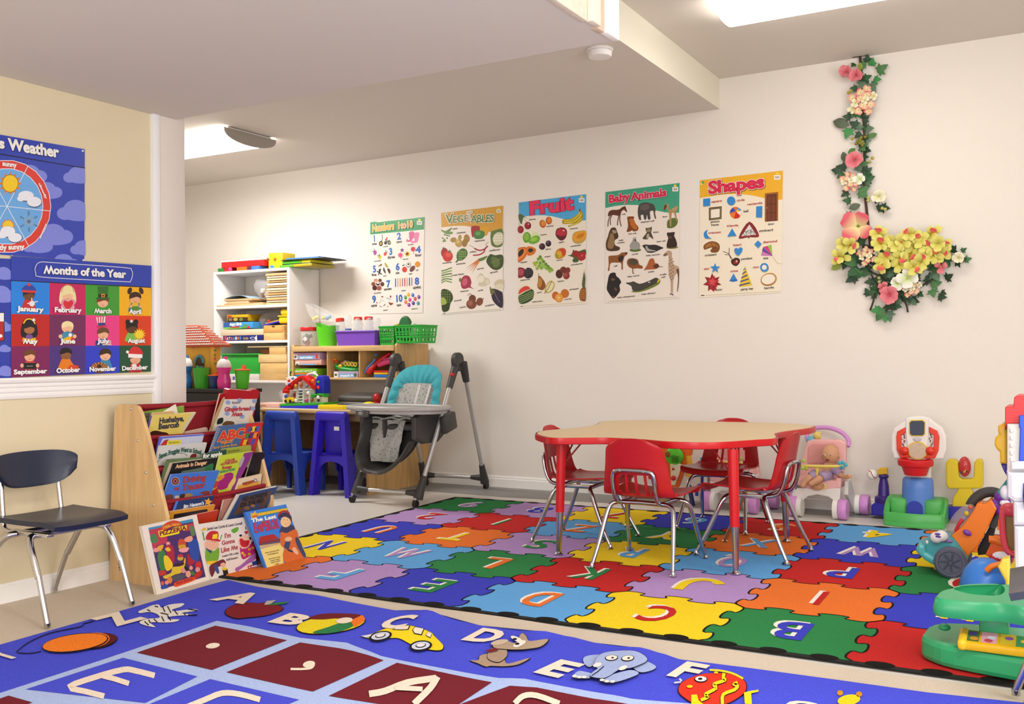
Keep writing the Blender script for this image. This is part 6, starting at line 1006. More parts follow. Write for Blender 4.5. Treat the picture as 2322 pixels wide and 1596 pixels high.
def tub(t,x0,x1,y0,y1,z0,z1,m,tap=.012,th=.003):
    mb=MB();A_=[(x0+tap,y0+tap),(x1-tap,y0+tap),(x1-tap,y1-tap),(x0+tap,y1-tap)];B_=[(x0,y0),(x1,y0),(x1,y1),(x0,y1)]
    vs=[(x,y,z0) for x,y in A_]+[(x,y,z1) for x,y in B_]
    ii=lambda P_,s:[(P_[0][0]+s,P_[0][1]+s),(P_[1][0]-s,P_[1][1]+s),(P_[2][0]-s,P_[2][1]-s),(P_[3][0]+s,P_[3][1]-s)]
    vs+=[(x,y,z0+th) for x,y in ii(A_,th)]+[(x,y,z1) for x,y in ii(B_,th)]
    fs=[[3,2,1,0]]+[[i,(i+1) % 4,4+(i+1) % 4,4+i] for i in range(4)]+[[8+(i+1) % 4,8+i,12+i,12+(i+1) % 4] for i in range(4)]+[[8,9,10,11]]+[[4+i,4+(i+1) % 4,12+(i+1) % 4,12+i] for i in range(4)]
    mb.add(vs,fs,m);mb.build('tub',t)
    mb=MB();mb.tube([(x0-.004,y0-.004,z1-.004),(x1+.004,y0-.004,z1-.004),(x1+.004,y1+.004,z1-.004),(x0-.004,y1+.004,z1-.004)],.006,m,8,True);mb.build('rim',t)
tub(t,-5.275,-4.875,6.32,6.56,1.139,1.26,PUR)
def bottle(x,y,z,label,kind,tilt=0,k=1):
    t=thing('baby_bottle',(x,y,z),label,'bottle',group=None);R=Matrix.Translation((x,y,z)) @ Matrix.Rotation(tilt,4,'Y')
    if kind=='jar':
        mb=MB();mb.lathe([(.001,0),(.036,0),(.042,.01),(.042,.15),(.034,.17),(.032,.18)],(0,0,0),CLEAR2,20,R);mb.build('wall',t)
        mb=MB();mb.lathe([(0,.206),(.03,.206),(.036,.2),(.036,.178),(0,.178)],(0,0,0),M('#d8301e',.3),20,R);mb.build('lid',t,'orange red screw lid')
    else:
        mb=MB();mb.lathe([(.001,0),(.03,0),(.034,.01),(.033,.06),(.025,.085),(.025,.095),(.034,.115),(.034,.128),(.024,.146),(.024,.152),(.031,.158),(.031,.185),(.022,.205),(.008,.213),(.001,.214)],(0,0,0),CLEAR2,20,R);mb.build('wall',t)
        mb=MB();mb.lathe([(.0265,.084),(.0265,.096)],(0,0,0),M('#2f62b0',.4),20,R);mb.build('label_band',t,'blue label band')
g=None
bx_=lambda px,Y:on(px,740,1,Y).x
bottle(bx_(776,6.38),6.38,1.165,'clear jar bottle with an orange red lid leaning at the left of the purple bin','jar',-.12)
bottle(bx_(812,6.48),6.48,1.175,'clear jar bottle with an orange red lid standing in the middle of the purple bin','jar')
bottle(bx_(836,6.48),6.48,1.175,'clear jar bottle with an orange red lid standing at the right of the purple bin','jar')
for i,x in enumerate((790,811,838,856)):
    bottle(bx_(x,6.38 if i<3 else 6.43),6.38 if i<3 else 6.43,1.155 if i else 1.185,('clear capped baby bottle, leftmost and tallest in the purple bin','clear capped baby bottle in front of the middle jar bottle','clear capped baby bottle in front of the right jar bottle','clear capped baby bottle, rightmost in the purple bin')[i],'cap')
def basket(label,x0,x1,y0,y1,z0,z1):
    t=thing('basket',((x0+x1)/2,(y0+y1)/2,z0),label,'basket',group='green slotted baskets on the hutch');m=M('#27a436',.38);tap=.016
    pt=lambda s,u,w:{0:(x0+(x1-x0)*u,y0),1:(x1,y0+(y1-y0)*u),2:(x1-(x1-x0)*u,y1),3:(x0,y1-(y1-y0)*u)}[s]
    cx,cy=(x0+x1)/2,(y0+y1)/2
    def V(s,u,w):
        x,y=pt(s,u,w);k=1-.10*(1-w);return (cx+(x-cx)*k,cy+(y-cy)*k,z0+(z1-z0)*w)
    mb=MB();zr=[0,.12,.3,.42,.6,.68,.86,1]
    for s in range(4):
        nn=15 if s % 2==0 else 11
        for i in range(nn):
            for j in range(len(zr)-1):
                if j in (1,3,5) and i % 2==1:continue
                u0,u1=i/nn,(i+1)/nn;mb.add([V(s,u0,zr[j]),V(s,u1,zr[j]),V(s,u1,zr[j+1]),V(s,u0,zr[j+1])],[[0,1,2,3]],m)
    mb.add([V(0,0,0),V(0,1,0),V(2,0,0),V(2,1,0)],[[3,2,1,0]],m);mb.build('slotted_wall',t)
    for w,r in ((1,.006),(.5,.004)):
        mb=MB();mb.tube([V(s,0,w) for s in range(4)],r,m,8,True);mb.build('rim',t)
    return t
basket('green slotted basket with small parts beside the purple bin',-4.848,-4.70,6.34,6.56,1.139,1.288)
basket('green slotted basket holding the dark green toy, nearest the hutch end',-4.688,-4.43+0.0,6.33,6.56,1.1535,1.292)
t=thing('toy_shell',(-4.64,6.40,1.2),'dark green rounded toy sticking up out of the green basket','toy')
mb=MB();mb.prism([(.058*math.cos(a),.085*math.sin(a) if math.sin(a)>0 else .12*math.sin(a)) for a in [2*pi*i/24 for i in range(24)]],Matrix(((1,0,0,-4.635),(0,0,1,6.39),(0,1,0,1.288),(0,0,0,1))),.04,M('#2a6c3c',.5),.012);mb.build('body',t)
for (x,c,lab) in ((-4.725,'#e0b01c','yellow block standing in the left green basket'),(-4.575,'#e4e4e2','white plastic piece beside the dark green toy')):
    mb=MB();mb.box((x,6.43,1.262),(.03,.05,.1),M(c,.4),.004,RY(.1));mb.build('toy_block',None,lab,'block')
# ---------------------------------------------------------------- on the desk
t=thing('toy_house',(-5.38,6.08,.6405),'toy farmhouse with a red roof and blue silo on the desk','toy house')
CH=(560,820,4.988);Yh=6.03
hp=lambda x,y,Y=Yh:on(CH[0]+x/CH[2],CH[1]+y/CH[2],1,Y)
def hprism(name,pts,Y,d,col,par=t,bev=.003,lab=None,rough=.35):
    q=[hp(x,y,Y) for x,y in pts];mb=MB();mb.prism([(p.x,p.z) for p in q],Matrix(((1,0,0,0),(0,0,1,Y),(0,1,0,0),(0,0,0,1))),d,M(col,rough) if isinstance(col,str) else col,bev);return mb.build(name,par,lab)
hprism('base',[(372,505),(862,490),(850,530),(372,535)],5.985,.19,'#2a30c0',bev=.006);hprism('grass',[(370,478),(866,462),(864,492),(370,508)],5.99,.18,'#33a02c',bev=.006)
hprism('rear_wall',[(405,470),(405,350),(470,310),(600,170),(640,190),(760,310),(770,460)],6.06,.06,'#ece8e2')
for pts in ([(398,357),(398,330),(420,290),(590,158),(612,176),(480,300),(462,357)],[(590,160),(640,155),(668,180),(785,300),(748,315),(610,185)]):hprism('roof',pts,6.01,.1,'#d8241c',bev=.004)
for i,(a,b) in enumerate((((425,318),(468,330)),((445,290),(490,300)),((690,215),(722,208)),((715,245),(748,238)),((735,275),(768,268)))):hprism('shingle',[a,(b[0],b[1]-6),b,(a[0],a[1]+8)],6.0,.012,'#e2443a',bev=.002)
hprism('floor_beam',[(478,318),(740,306),(740,318),(478,330)],6.02,.05,'#f0ece6',bev=.002)
for x in (478,556,625,700):hprism('column',[(x,320),(x+16,320),(x+16,468),(x,470)],6.03,.03,'#f0ece6',bev=.002)
for y in (345,380,415,448):hprism('ladder_rung',[(572,y),(626,y-2),(626,y+8),(572,y+10)],6.025,.01,'#f0ece6',bev=.002)
for y,c in ((330,'#3f7fae'),(368,'#2f7a5c'),(402,'#6a7a34')):hprism('window_card',[(574,y-8),(622,y-10),(622,y+18),(574,y+20)],6.05,.006,c,bev=0)
hprism('attic_column',[(580,228),(592,228),(592,310),(580,312)],6.03,.02,'#f0ece6',bev=.002)
hprism('silo',[(770,362),(772,200),(790,168),(816,155),(846,166),(864,200),(866,360)],6.03,.09,'#2430b4',bev=.01)
hprism('shed_roof',[(712,408),(735,362),(770,370),(800,358),(862,362),(872,402),(840,385),(760,388),(735,412)],6.0,.07,'#2f9a34',bev=.004)
hprism('shed',[(730,400),(870,395),(872,462),(730,466)],6.02,.05,'#e8e0c8',bev=.003)
hprism('cloud',[(432,260),(428,225),(452,200),(440,185),(480,165),(530,165),(560,180),(520,240),(470,285)],6.075,.02,'#eeece8',bev=.004)
for (x,y,rx,rz,c,n_) in ((475,215,17,20,'#d8341c','flower_button'),(517,190,17,18,'#5a9ad0','flower_button'),(475,252,22,10,'#5a4ab0','name_plate'),(553,275,17,26,'#e0a020','duck'),(613,262,22,36,'#b05a20','bear'),(677,275,20,25,'#7a7a7c','mouse'),(692,355,22,24,'#ece8e4','cow'),(682,382,10,9,'#d83430','cow_nose'),(535,375,16,36,'#7a2c20','person'),(440,392,22,26,'#2f50a8','driver'),(672,437,26,22,'#c0347c','pig'),(733,432,22,26,'#9a5424','horse'),(806,405,24,26,'#e8e4dc','sheep'),(808,432,14,26,'#4a2c1c','sheep_face'),(748,222,28,30,'#e0641c','squirrel'),(808,230,20,16,'#3aa030','star_button'),(808,292,19,24,'#d83424','apple_button'),(555,440,20,26,'#e8e4dc','lamb')):
    p=hp(x,y,6.005);mb=MB();mb.sph(p,(rx/CH[2]*6.9/2230,.014,rz/CH[2]*6.9/2230),M(c,.4),14,k=8);mb.build(n_,t)
p=hprism('truck',[(412,455),(415,425),(460,405),(530,408),(532,448),(470,460)],5.995,.03,'#e8c020',bev=.004)
for x,y in ((436,447),(486,446)):q=hp(x,y,5.992);mb=MB();mb.cyl(q,q+Vector((0,.01,0)),.0125,M('#1e2a1c',.5));mb.build('wheel',p)
mb=MB();mb.tube([hp(670,170,6.06),hp(700,140,6.06),hp(740,132,6.06),hp(780,142,6.06),hp(800,165,6.06)],.008,M('#efebe6',.35),8,sub=4);mb.build('carry_handle',t)
t=thing('toy_tray',(-5.0,6.1,.6405),'yellow rounded toy board beside the farmhouse on the desk','toy')
mb=MB();mb.prism([(-5.16+.0,5.96),(-5.13,5.94),(-4.9,5.94),(-4.78,6.0),(-4.80,6.14),(-5.1,6.14),(-5.165,6.08)],Matrix.Translation((0,0,.6406)),.034,M('#e6c41a',.32),.010);mb.build('body',t)
mb=MB();mb.box((-4.9,6.05,.677),(.2,.1,.004),M('#2f4a5c',.5),.001);mb.build('panel',t)
t=thing('laptop_case',(-4.98,6.22,.6405),'dark grey rounded case lying behind the yellow toy board','case')
DG=M('#4a4744',.5)
mb=MB();mb.box((-4.985,6.27,.665),(.40,.2,.048),M('#6e6a66',.5),.015,seg=3);mb.build('lower_shell',t);mb=MB();mb.box((-4.97,6.27,.72),(.37,.19,.06),DG,.028,RX(.15),4);mb.build('upper_shell',t)
t=thing('toy_tool',(-4.76,6.16,.6405),'yellow and red toy behind the highchair leg on the desk','toy')
mb=MB();mb.sph((-4.74,6.07,.683),(.052,.04,.018),M('#e6cc1e',.35));mb.build('base',t);mb=MB();mb.sph((-4.75,6.18,.722),(.036,.03,.04),M('#b01c20',.35));mb.build('head',t);mb=MB();mb.box((-4.74,6.17,.668),(.05,.05,.055),M('#b01c20',.4),.01);mb.build('neck',t)
t=thing('pink_box',(-5.62,6.0,.6405),'pale pink shallow box at the left end of the desk','box')
X0,X1,Z0,Z1=rct(CH,92,475,372,520,5.97);mb=MB();mb.box(((X0+.02+X1)/2-.012,6.06,.659),(X1-X0-.03,.17,.035),M('#e6b4a8',.5),.003);o=mb.build('body',t)
a=Art((0,5.975,0),(1,0,0),(0,0,1));a.px(*CH);a.text('Sweet Things',(140,504),(215,500),12,'#9a5a5a',.02);a.part('printed_title',o)
plastic_bag((-5.665,6.20,.732),(.105,.08,.052),'clear bag of doll clothes on the pale pink box',('#7a5a70','#c04a8c','#e0d8dc','#4a3a48','#8a7a9c'),9)
t=thing('game_box',(-5.775,5.94,0),'white and yellow box with a blue letter N beside the desk','game box')
X0,X1,Z0,Z1=rct(CH,88,520,140,672,5.90)
mb=MB();mb.box((-5.80,5.99,.3),(.10,.16,.58),M('#e6e2da',.5),.003);o=mb.build('body',t)
a=Art((0,5.909,0),(1,0,0),(0,0,1));a.px(*CH);a.clip=(-5.849,.02,-5.751,.58);a.poly([(60,592),(140,590),(140,625),(60,628)],'#e0c418');a.up();a.text('N',(98,590),(136,588),40,'#2a50b0',.045);a.up();a.line([(90,636),(136,632)],8,'#2a50b0');a.part('printed_title',o)
# ---------------------------------------------------------------- black stand, cups, play house
BLK=M('#1b1817',.45,noise=50,var=.06)
st=thing('black_stand',(-6.0,5.49,0),'black low shelf unit holding the drinking cups behind the book rack','shelf unit')
pbox('top_board',st,-6.6,-5.43,5.36,5.63,.785,.812,BLK,.003);pbox('bottom_board',st,-6.56,-5.47,5.38,5.62,.05,.075,BLK)
for x in (-6.585,-5.466):pbox('side_panel',st,x,x+.024,5.375,5.62,0,.784,BLK)
pbox('middle_shelf',st,-6.56,-5.47,5.38,5.61,.45,.47,BLK);pbox('drawer_front',st,-6.555,-5.47,5.366,5.38,.66,.78,BLK,.003);pbox('back_panel',st,-6.56,-5.47,5.611,5.62,.08,.78,BLK,0)
ph=thing('play_house',(-5.9,5.56,.813),'yellow toy cottage with a red tiled roof on the black stand','toy house')
Yp=5.515;cp_=lambda x,y:on(CB[0]+x/CB[2],CB[1]+y/CB[2],1,Yp)
OCH=M('#e0a83a',.5,noise=30,var=.04);ORR=M('#b04a20',.5)
xr=cp_(375,1040).x;zt=cp_(300,1040).z
mb=MB();mb.box(((xr-6.4)/2,5.565,(.813+zt)/2),(xr+6.4,.09,zt-.813),OCH,.006);mb.build('wall',ph)
mb=MB();mb.cyl((xr+.002,5.527,.813),(xr+.002,5.527,zt),.022,OCH,n=14);mb.build('corner_post',ph)
mb=MB();e0,e1=cp_(440,1020),cp_(190,830);x0=-6.5
V_=[(x0,5.485,zt),(e0.x,5.485,zt),(e0.x,5.645,zt),(x0,5.645,zt),(x0,5.555,e1.z),(e1.x,5.555,e1.z),(e1.x,5.575,e1.z),(x0,5.575,e1.z)]
mb.add(V_,[[0,1,5,4],[1,2,6,5],[2,3,7,6],[3,0,4,7],[4,5,6,7],[3,2,1,0]],ORR);rf=mb.build('roof',ph)
mb=MB();mb.box(((x0+e0.x)/2,5.565,zt-.008),(e0.x-x0+.012,.172,.022),ORR,.005);mb.build('eave',rf)
TW=M('#e8ddd0',.5);TR=M('#a83a1e',.45)
for r in range(8):
    f0=(r+.15)/8;z=zt+(e1.z-zt)*f0+.006;y=5.485+.07*f0;xe=e0.x+(e1.x-e0.x)*f0;i=0
    x=xe-.016-(.011 if r % 2 else 0)
    while x>-6.18:
        mb=MB();mb.sph((x,y-.003,z),(.0125,.008,.0075),TR,8,k=5);mb.sph((x,y-.007,z-.0055),(.0118,.006,.0052),TW,8,k=4);o=mb.build('roof_tile',rf);x-=.0235
    for i in range(6):
        yy=y+.010+i*.021*(1-.55*f0);q=MB();q.sph((xe+.004,yy,z),(.008,.0115,.0075),TR,8,k=5);q.sph((xe+.008,yy,z-.0055),(.005,.0105,.0042),TW,8,k=4);q.build('roof_tile',rf)
def arch(cx,cz,r,n_):
    m1=MB();X=Matrix(((1,0,0,cx),(0,0,1,5.508),(0,1,0,cz),(0,0,0,1)));pts=[(r*math.cos(a),r*1.25*math.sin(a)) for a in [pi*i/14 for i in range(15)]]
    m1.prism([(r,-r*.7)]+pts+[(-r,-r*.7)],X,.014,M('#4a3014',.5),0);o=m1.build(n_,ph)
    m2=MB();m2.tube([(cx+x*1.08,5.507,cz+y*1.08) for x,y in pts],.009,M('#4a9aa8',.45),8);m2.build('window_frame',o,'blue scalloped window arch');m2=MB();m2.box((cx,5.5065,cz-r*.7),(r*2.4,.012,.01),M('#4a9aa8',.45),.003);m2.build('window_sill',o)
p=cp_(250,1235);arch(p.x,p.z,.042,'window');p=cp_(60,1210);arch(p.x,p.z,.042,'window')
for x,y,c in ((175,1065,'#c04a7c'),(240,1055,'#b83a5c'),(300,1050,'#c04a4c'),(410,1060,'#c84a8c'),(408,1190,'#c84a8c'),(412,1100,'#4a9a3c'),(408,1150,'#4a9a3c'),(414,1240,'#4a9a3c')):q=cp_(x,y);mb=MB();mb.sph((q.x,5.518,q.z),(.011,.006,.010),M(c,.5),8,k=6);mb.build('flower',ph)
def cup(x,top,bot,wpx,label,body,lidc,kind,Y=5.5):
    a=on(CB[0]+x/CB[2],CB[1]+bot/CB[2],1,Y);b=on(CB[0]+x/CB[2],CB[1]+top/CB[2],1,Y);r=wpx/CB[2]*(a-CAMP).dot(_fw)/FPX/2;z0=.813;h=b.z-z0;c=(a.x,Y,z0)
    t=thing('drinking_cup',c,label,'cup',group=None);bm_=M(body,.22,alpha=.9)
    mb=MB()
    if kind=='sip':mb.lathe([(.001,0),(r*.85,0),(r*.95,h*.06),(r*.98,h*.25),(r*.78,h*.42),(r*.82,h*.5),(r,h*.62),(r*.98,h*.68)],c,bm_,20);lp=[(r*1.02,h*.66),(r*1.02,h*.72),(r*.85,h*.84),(r*.5,h*.92),(0,h*.93)]
    else:mb.lathe([(.001,0),(r*.78,0),(r*.8,h*.03),(r*1.0,h*(.78 if kind=='lid' else .96)),(r*1.04,h*(.78 if kind=='lid' else .97))],c,bm_,20);lp=[(r*1.12,h*.77),(r*1.12,h*.81),(r*.4,h*.83),(0,h*.83)]
    mb.build('body',t)
    if kind in ('sip','lid'):mb=MB();mb.lathe(lp,c,M(lidc,.4),20);mb.build('lid',t);mb=MB();mb.tube([(c[0]+r*.3,Y,z0+h*.8),(c[0]+r*.32,Y,z0+h*1.0)],[r*.32,r*.24],M(lidc if kind=='lid' else ('#e8388c' if 'pink' in label else '#3f7ac0'),.35),10);mb.build('spout',t)
    else:mb=MB();mb.tube([(c[0]-r*.3,Y,z0+h*.3),(c[0]-r*.75,Y,z0+h*1.1)],.005,M(lidc,.35),8);mb.build('straw',t)
cup(97,1150,1540,150,'blue sippy cup with a grey lid, leftmost on the black stand','#2f6fb0','#d0ccc6','sip',5.44)
cup(265,1280,1530,175,'clear green tumbler with a straw on the black stand','#3fa02a','#2f9a3c','open',5.44)
cup(408,1330,1520,130,'dark blue cup between the green tumbler and the pink cup','#1c3f78','#c8481c','lid',5.46)
cup(508,1165,1515,150,'hot pink sippy cup with a grey lid on the black stand','#e0308c','#d0c4c0','sip',5.45)
cup(703,1256,1502,160,'lime green cup with an orange lid, rightmost on the black stand','#52c022','#e0561c','lid',5.52)
# ---------------------------------------------------------------- blue chairs at the desk
def blue_chair(loc,rz,label,col):
    t=thing('blue_chair',loc,label,'chair',rz);m=M(col,.4,noise=25,var=.02,bump=.05);ob=lambda mb,n:mb.build(n,t,world=False)
    # local: back faces -y, seat towards +y; back legs at y=0
    w0,w1=.118,.182;H=.635
    def post(s):
        mb=MB();q=[]
        for z in (0,.16,.32,.5,.60):k=z/H;x=w1+(w0-w1)*k;q.append((x,.03+.02*k,z))
        vs=[]
        for x,y,z in q:
            d=.085-.03*(z/H);ww=.042;vs+=[(s*(x-ww/2),y-.03,z),(s*(x+ww/2),y-.03,z),(s*(x+ww/2),y-.03+d,z),(s*(x-ww/2),y-.03+d,z)]
        fs=[[0,3,2,1],[16,17,18,19]]
        for i in range(4):
            for j in range(4):f=[i*4+j,i*4+(j+1) % 4,i*4+4+(j+1) % 4,i*4+4+j];fs.append(f if s>0 else f[::-1])
        mb.add(vs,fs,m);ob(mb,'rear_leg')
    post(-1);post(1)
    mb=MB();mb.box((0,.045,.60),(.30,.055,.075),m,.022,seg=4);ob(mb,'top_rail')
    N=10;G=[[(-.125+.25*i/N+0*(j),.085+.018*math.sin(pi*i/N)+.03*(1-j/8),.30+.29*j/8) for i in range(N+1)] for j in range(9)]
    mb=MB();mb.surf(G,m,.01);ob(mb,'backrest')
    G=[[(-.165+.33*i/N,.06+.32*j/8,.305-.012*math.sin(pi*i/N)*math.sin(pi*j/8)+.012*(j/8)) for i in range(N+1)] for j in range(9)]
    mb=MB();mb.surf(G,m,.022);ob(mb,'seat')
    # skirts with an arch between the legs
    for y0,y1 in ((.04,.055),(.345,.36)):
        arc=[(.135*math.cos(a),.175+.085*math.sin(a)) for a in [pi*i/10 for i in range(11)]]
        mb=MB();mb.prism([(.175,.298),(-.175,.298),(-.18,.15),(-.15,.15)]+arc[::-1]+[(.15,.15),(.18,.15)],Matrix(((1,0,0,0),(0,0,1,y0),(0,1,0,0),(0,0,0,1))),y1-y0,m,0);ob(mb,'skirt')
    for s in (-1,1):
        arc=[(.20+.09*math.cos(a),.17+.09*math.sin(a)) for a in [pi*i/10 for i in range(11)]]
        mb=MB();mb.prism([(.05,.298),(.05,.15),(.10,.15)]+arc[::-1]+[(.30,.15),(.36,.15),(.36,.298)],Matrix(((0,0,1,s*.168-.008),(1,0,0,0),(0,1,0,0),(0,0,0,1))),.016,m,0);ob(mb,'skirt')
        vs=[(s*(.165+a),.335+b,z) for z,k in ((0,.014),(.30,.022)) for a,b in ((-k,-k),(k,-k),(k,k),(-k,k))]
        mb=MB();fs=[[0,3,2,1],[4,5,6,7]]+[[i,(i+1) % 4,4+(i+1) % 4,4+i] for i in range(4)];mb.add(vs,fs if s>0 else [f[::-1] for f in fs],m);ob(mb,'front_leg')
    return t
blue_chair((-5.30,5.66,0),.06,'medium blue plastic child chair without a sticker, left at the desk','#2d48a8')
c2=blue_chair((-4.865,5.73,0),-.02,'violet blue plastic child chair with a white name sticker on its back','#3420b8')
mb=MB();mb.box((0,.0985,.505),(.052,.0012,.03),M('#ece8e2',.5));s_=mb.build('name_sticker',c2,'small white sticker with a printed name',world=False)
# ---------------------------------------------------------------- flower shaped table
TOPM=M('#d9bd8c',.35,noise=260,var=.03);TRED=M('#c4121c',.3,noise=30,var=.02);CHR=M('#b9bbc2',.16,1,noise=12,var=.03);DRED=M('#8c0e16',.4)
tb=thing('activity_table',(-1.86,5.05,0),'flower shaped tan table with red rim and legs on the puzzle rug','table')
ol=[(55,168),(110,153),(340,133),(490,112),(545,86),(700,73),(960,67),(1200,72),(1500,79),(1700,82),(1870,86),(2050,99),(2150,111),(2160,118),(2090,136),(1950,155),(1870,169),(1850,180),(1862,203),(1820,214),(1700,221),(1500,235),(1320,241),(1150,238),(1010,232),(850,218),(600,206),(400,206),(190,207),(105,195),(58,180)]
q=[fl(1200+x/3.317,930+y/3.317,.632) for x,y in ol];q=[Vector((p.x,p.y if p.y<5.6 else 5.6+(p.y-5.6)*.75,p.z)) for p in q];q=catmull(q,4,True);poly=[(p.x,p.y) for p in q]
cx=sum(p[0] for p in poly)/len(poly);cy=sum(p[1] for p in poly)/len(poly)
mb=MB();mb.prism([(cx+(x-cx)*.992,cy+(y-cy)*.992) for x,y in poly],Matrix.Translation((0,0,.600)),.0325,TOPM);mb.build('tabletop',tb)
mb=MB();rim=[]
for (x,y) in poly:rim.append(Vector((x,y,0)))
n=len(rim);pr=[(0,.632),(.004,.6305),(.0055,.615),(.004,.6),(-.004,.597),(-.012,.598)];vs=[]
for i in range(n):
    tg=(rim[(i+1) % n]-rim[i-1]).normalized();nn=Vector((tg.y,-tg.x,0));c=rim[i]-Vector((cx,cy,0))
    if nn.dot(c)<0:nn=-nn
    for a,z in pr:vs.append((rim[i].x+nn.x*a,rim[i].y+nn.y*a,z))
k=len(pr);mb.add(vs,[[i*k+j,((i+1) % n)*k+j,((i+1) % n)*k+j+1,i*k+j+1] for i in range(n) for j in range(k-1)],TRED,True);mb.build('edge_band',tb,'red rounded edge band')
FEET=[(-2.331,4.56),(-1.386,4.54),(-1.379,5.456),(-2.346,5.504)]
for x,y in FEET:
    dx,dy=(-1.86-x),(5.02-y);l=math.hypot(dx,dy);dx/=l;dy/=l;tx,ty=x+dx*.02,y+dy*.02
    mb=MB();mb.cyl((x+dx*.008,y+dy*.008,.235),(tx,ty,.598),.0225,TRED,.026,18);L_=mb.build('leg',tb)
    mb=MB();mb.cyl((x,y,.02),(x+dx*.008,y+dy*.008,.235),.0135,CHR,.019,16);mb.build('chrome_leg_insert',L_,'chrome lower leg')
    mb=MB();mb.lathe([(0,0),(.024,0),(.025,.006),(.016,.012),(.012,.022),(0,.022)],(x,y,.0125),CHR,16);mb.build('glide',L_)
    for a in (.6,-.6):
        ux,uy=dx*math.cos(a)-dy*math.sin(a),dx*math.sin(a)+dy*math.cos(a);mb=MB();mb.tube([(tx,ty,.47),(tx+ux*.11,ty+uy*.11,.598)],.0045,DRED,6);mb.build('brace',tb)
# ---------------------------------------------------------------- red chairs
SRED=M('#b2151f',.3,noise=26,var=.03,bump=.06)
def solid_bm(b,th):
    bmesh.ops.recalc_face_normals(b,faces=b.faces);bmesh.ops.solidify(b,geom=b.faces[:],thickness=th);return b
def red_chair(loc,rz,label):
    t=thing('red_chair',loc,label,'chair',rz,'red chairs around the table')
    prof=catmull([Vector((0,y,z)) for y,z in ((.215,.335),(.195,.362),(.10,.358),(-.02,.350),(-.115,.352),(-.168,.378),(-.190,.44),(-.205,.52),(-.222,.60),(-.232,.648))],5)
    M_=len(prof);N=29;b=bmesh.new();g=[]
    for i,p in enumerate(prof):
        s=i/(M_-1);w=.185+.012*math.sin(pi*min(1,s/.55)) if s<.55 else .185-.05*((s-.55)/.45)
        if s>.86:w*=math.sqrt(max(.0,1-((s-.86)/.14)**2*.42))
        row=[]
        for j in range(N):
            u=-1+2*j/(N-1);e=abs(u)**3
            lift=.018*e if s<.5 else 0;fwd=.03*e*(1 if s>.5 else s/.5)*(1-.3*max(0,(s-.8)/.2));drop=.022*max(0,(s-.86)/.14)*abs(u)**2.5
            row.append(b.verts.new((u*w,p.y+fwd,p.z+lift-drop)))
        g.append(row)
    for i in range(M_-1):
        z=(prof[i].z+prof[i+1].z)/2;y=prof[i].y
        for j in range(N-1):
            u=abs(-1+2*(j+.5)/(N-1));sl=j in (7,8,9,11,12,13,15,16,17,19,20) and .372<z<.475 and y<-.14
            if j in (7,20) and sl and (z<.385 or z>.462):sl=False
            if not sl:b.faces.new((g[i][j],g[i][j+1],g[i+1][j+1],g[i+1][j]))
    solid_bm(b,.007);mb=MB();mb.bm(b,SRED,True);mb.build('shell_seat',t,world=False)
    mb=MB();mb.tube([(-.105,-.11,.325),(-.108,-.165,.342),(-.108,-.195,.40),(-.106,-.207,.462),(-.086,-.212,.49),(0,-.2145,.495),(.086,-.212,.49),(.106,-.207,.462),(.108,-.195,.40),(.108,-.165,.342),(.105,-.11,.325)],.0105,CHR,10,sub=3);mb.build('back_frame',t,'chrome back support tube',world=False)
    for s in (-1,1):mb=MB();mb.cyl((s*.06,-.228,.495),(s*.06,-.205,.495),.007,CHR);mb.build('rivet',t,world=False)
    for y0,y1 in ((-.10,-.235),(.09,.235)):
        mb=MB();mb.tube([(-.13,y0,.322),(0,y0,.326),(.13,y0,.322)],.0115,CHR,10);mb.build('cross_tube',t,world=False)
        for s in (-1,1):
            mb=MB();mb.tube([(s*.128,y0,.322),(s*.155,y0+(y1-y0)*.06,.312),(s*.172,y0+(y1-y0)*.2,.275),(s*.19,y0+(y1-y0)*.6,.14),(s*.207,y1,.026)],[.0115,.0115,.0125,.0115,.0095],CHR,10,sub=3);l=mb.build('leg',t,world=False)
            mb=MB();mb.lathe([(0,0),(.015,0),(.0165,.005),(.010,.012),(.009,.026),(0,.026)],(s*.208,y1,.0125),CHR,12);mb.build('glide',l,world=False)
    for s in (-1,1):mb=MB();mb.box((s*.105,-.005,.322),(.012,.2,.022),CHR,.002);mb.build('side_plate',t,world=False)
    return t
c0=red_chair((-1.836,4.587,0),0,'red plastic chair with its slotted back towards the camera, in front of the table')
for loc,rz,lab in (((-2.395,5.02,0),-pi/2+.03,'red plastic chair facing right at the left end of the table'),((-1.452,5.075,0),pi/2-.05,'red plastic chair facing left at the right side of the table'),((-1.845,5.79,0),pi,'red plastic chair facing the camera on the far side of the table')):
    relabel(dup(c0),loc,rz,lab)
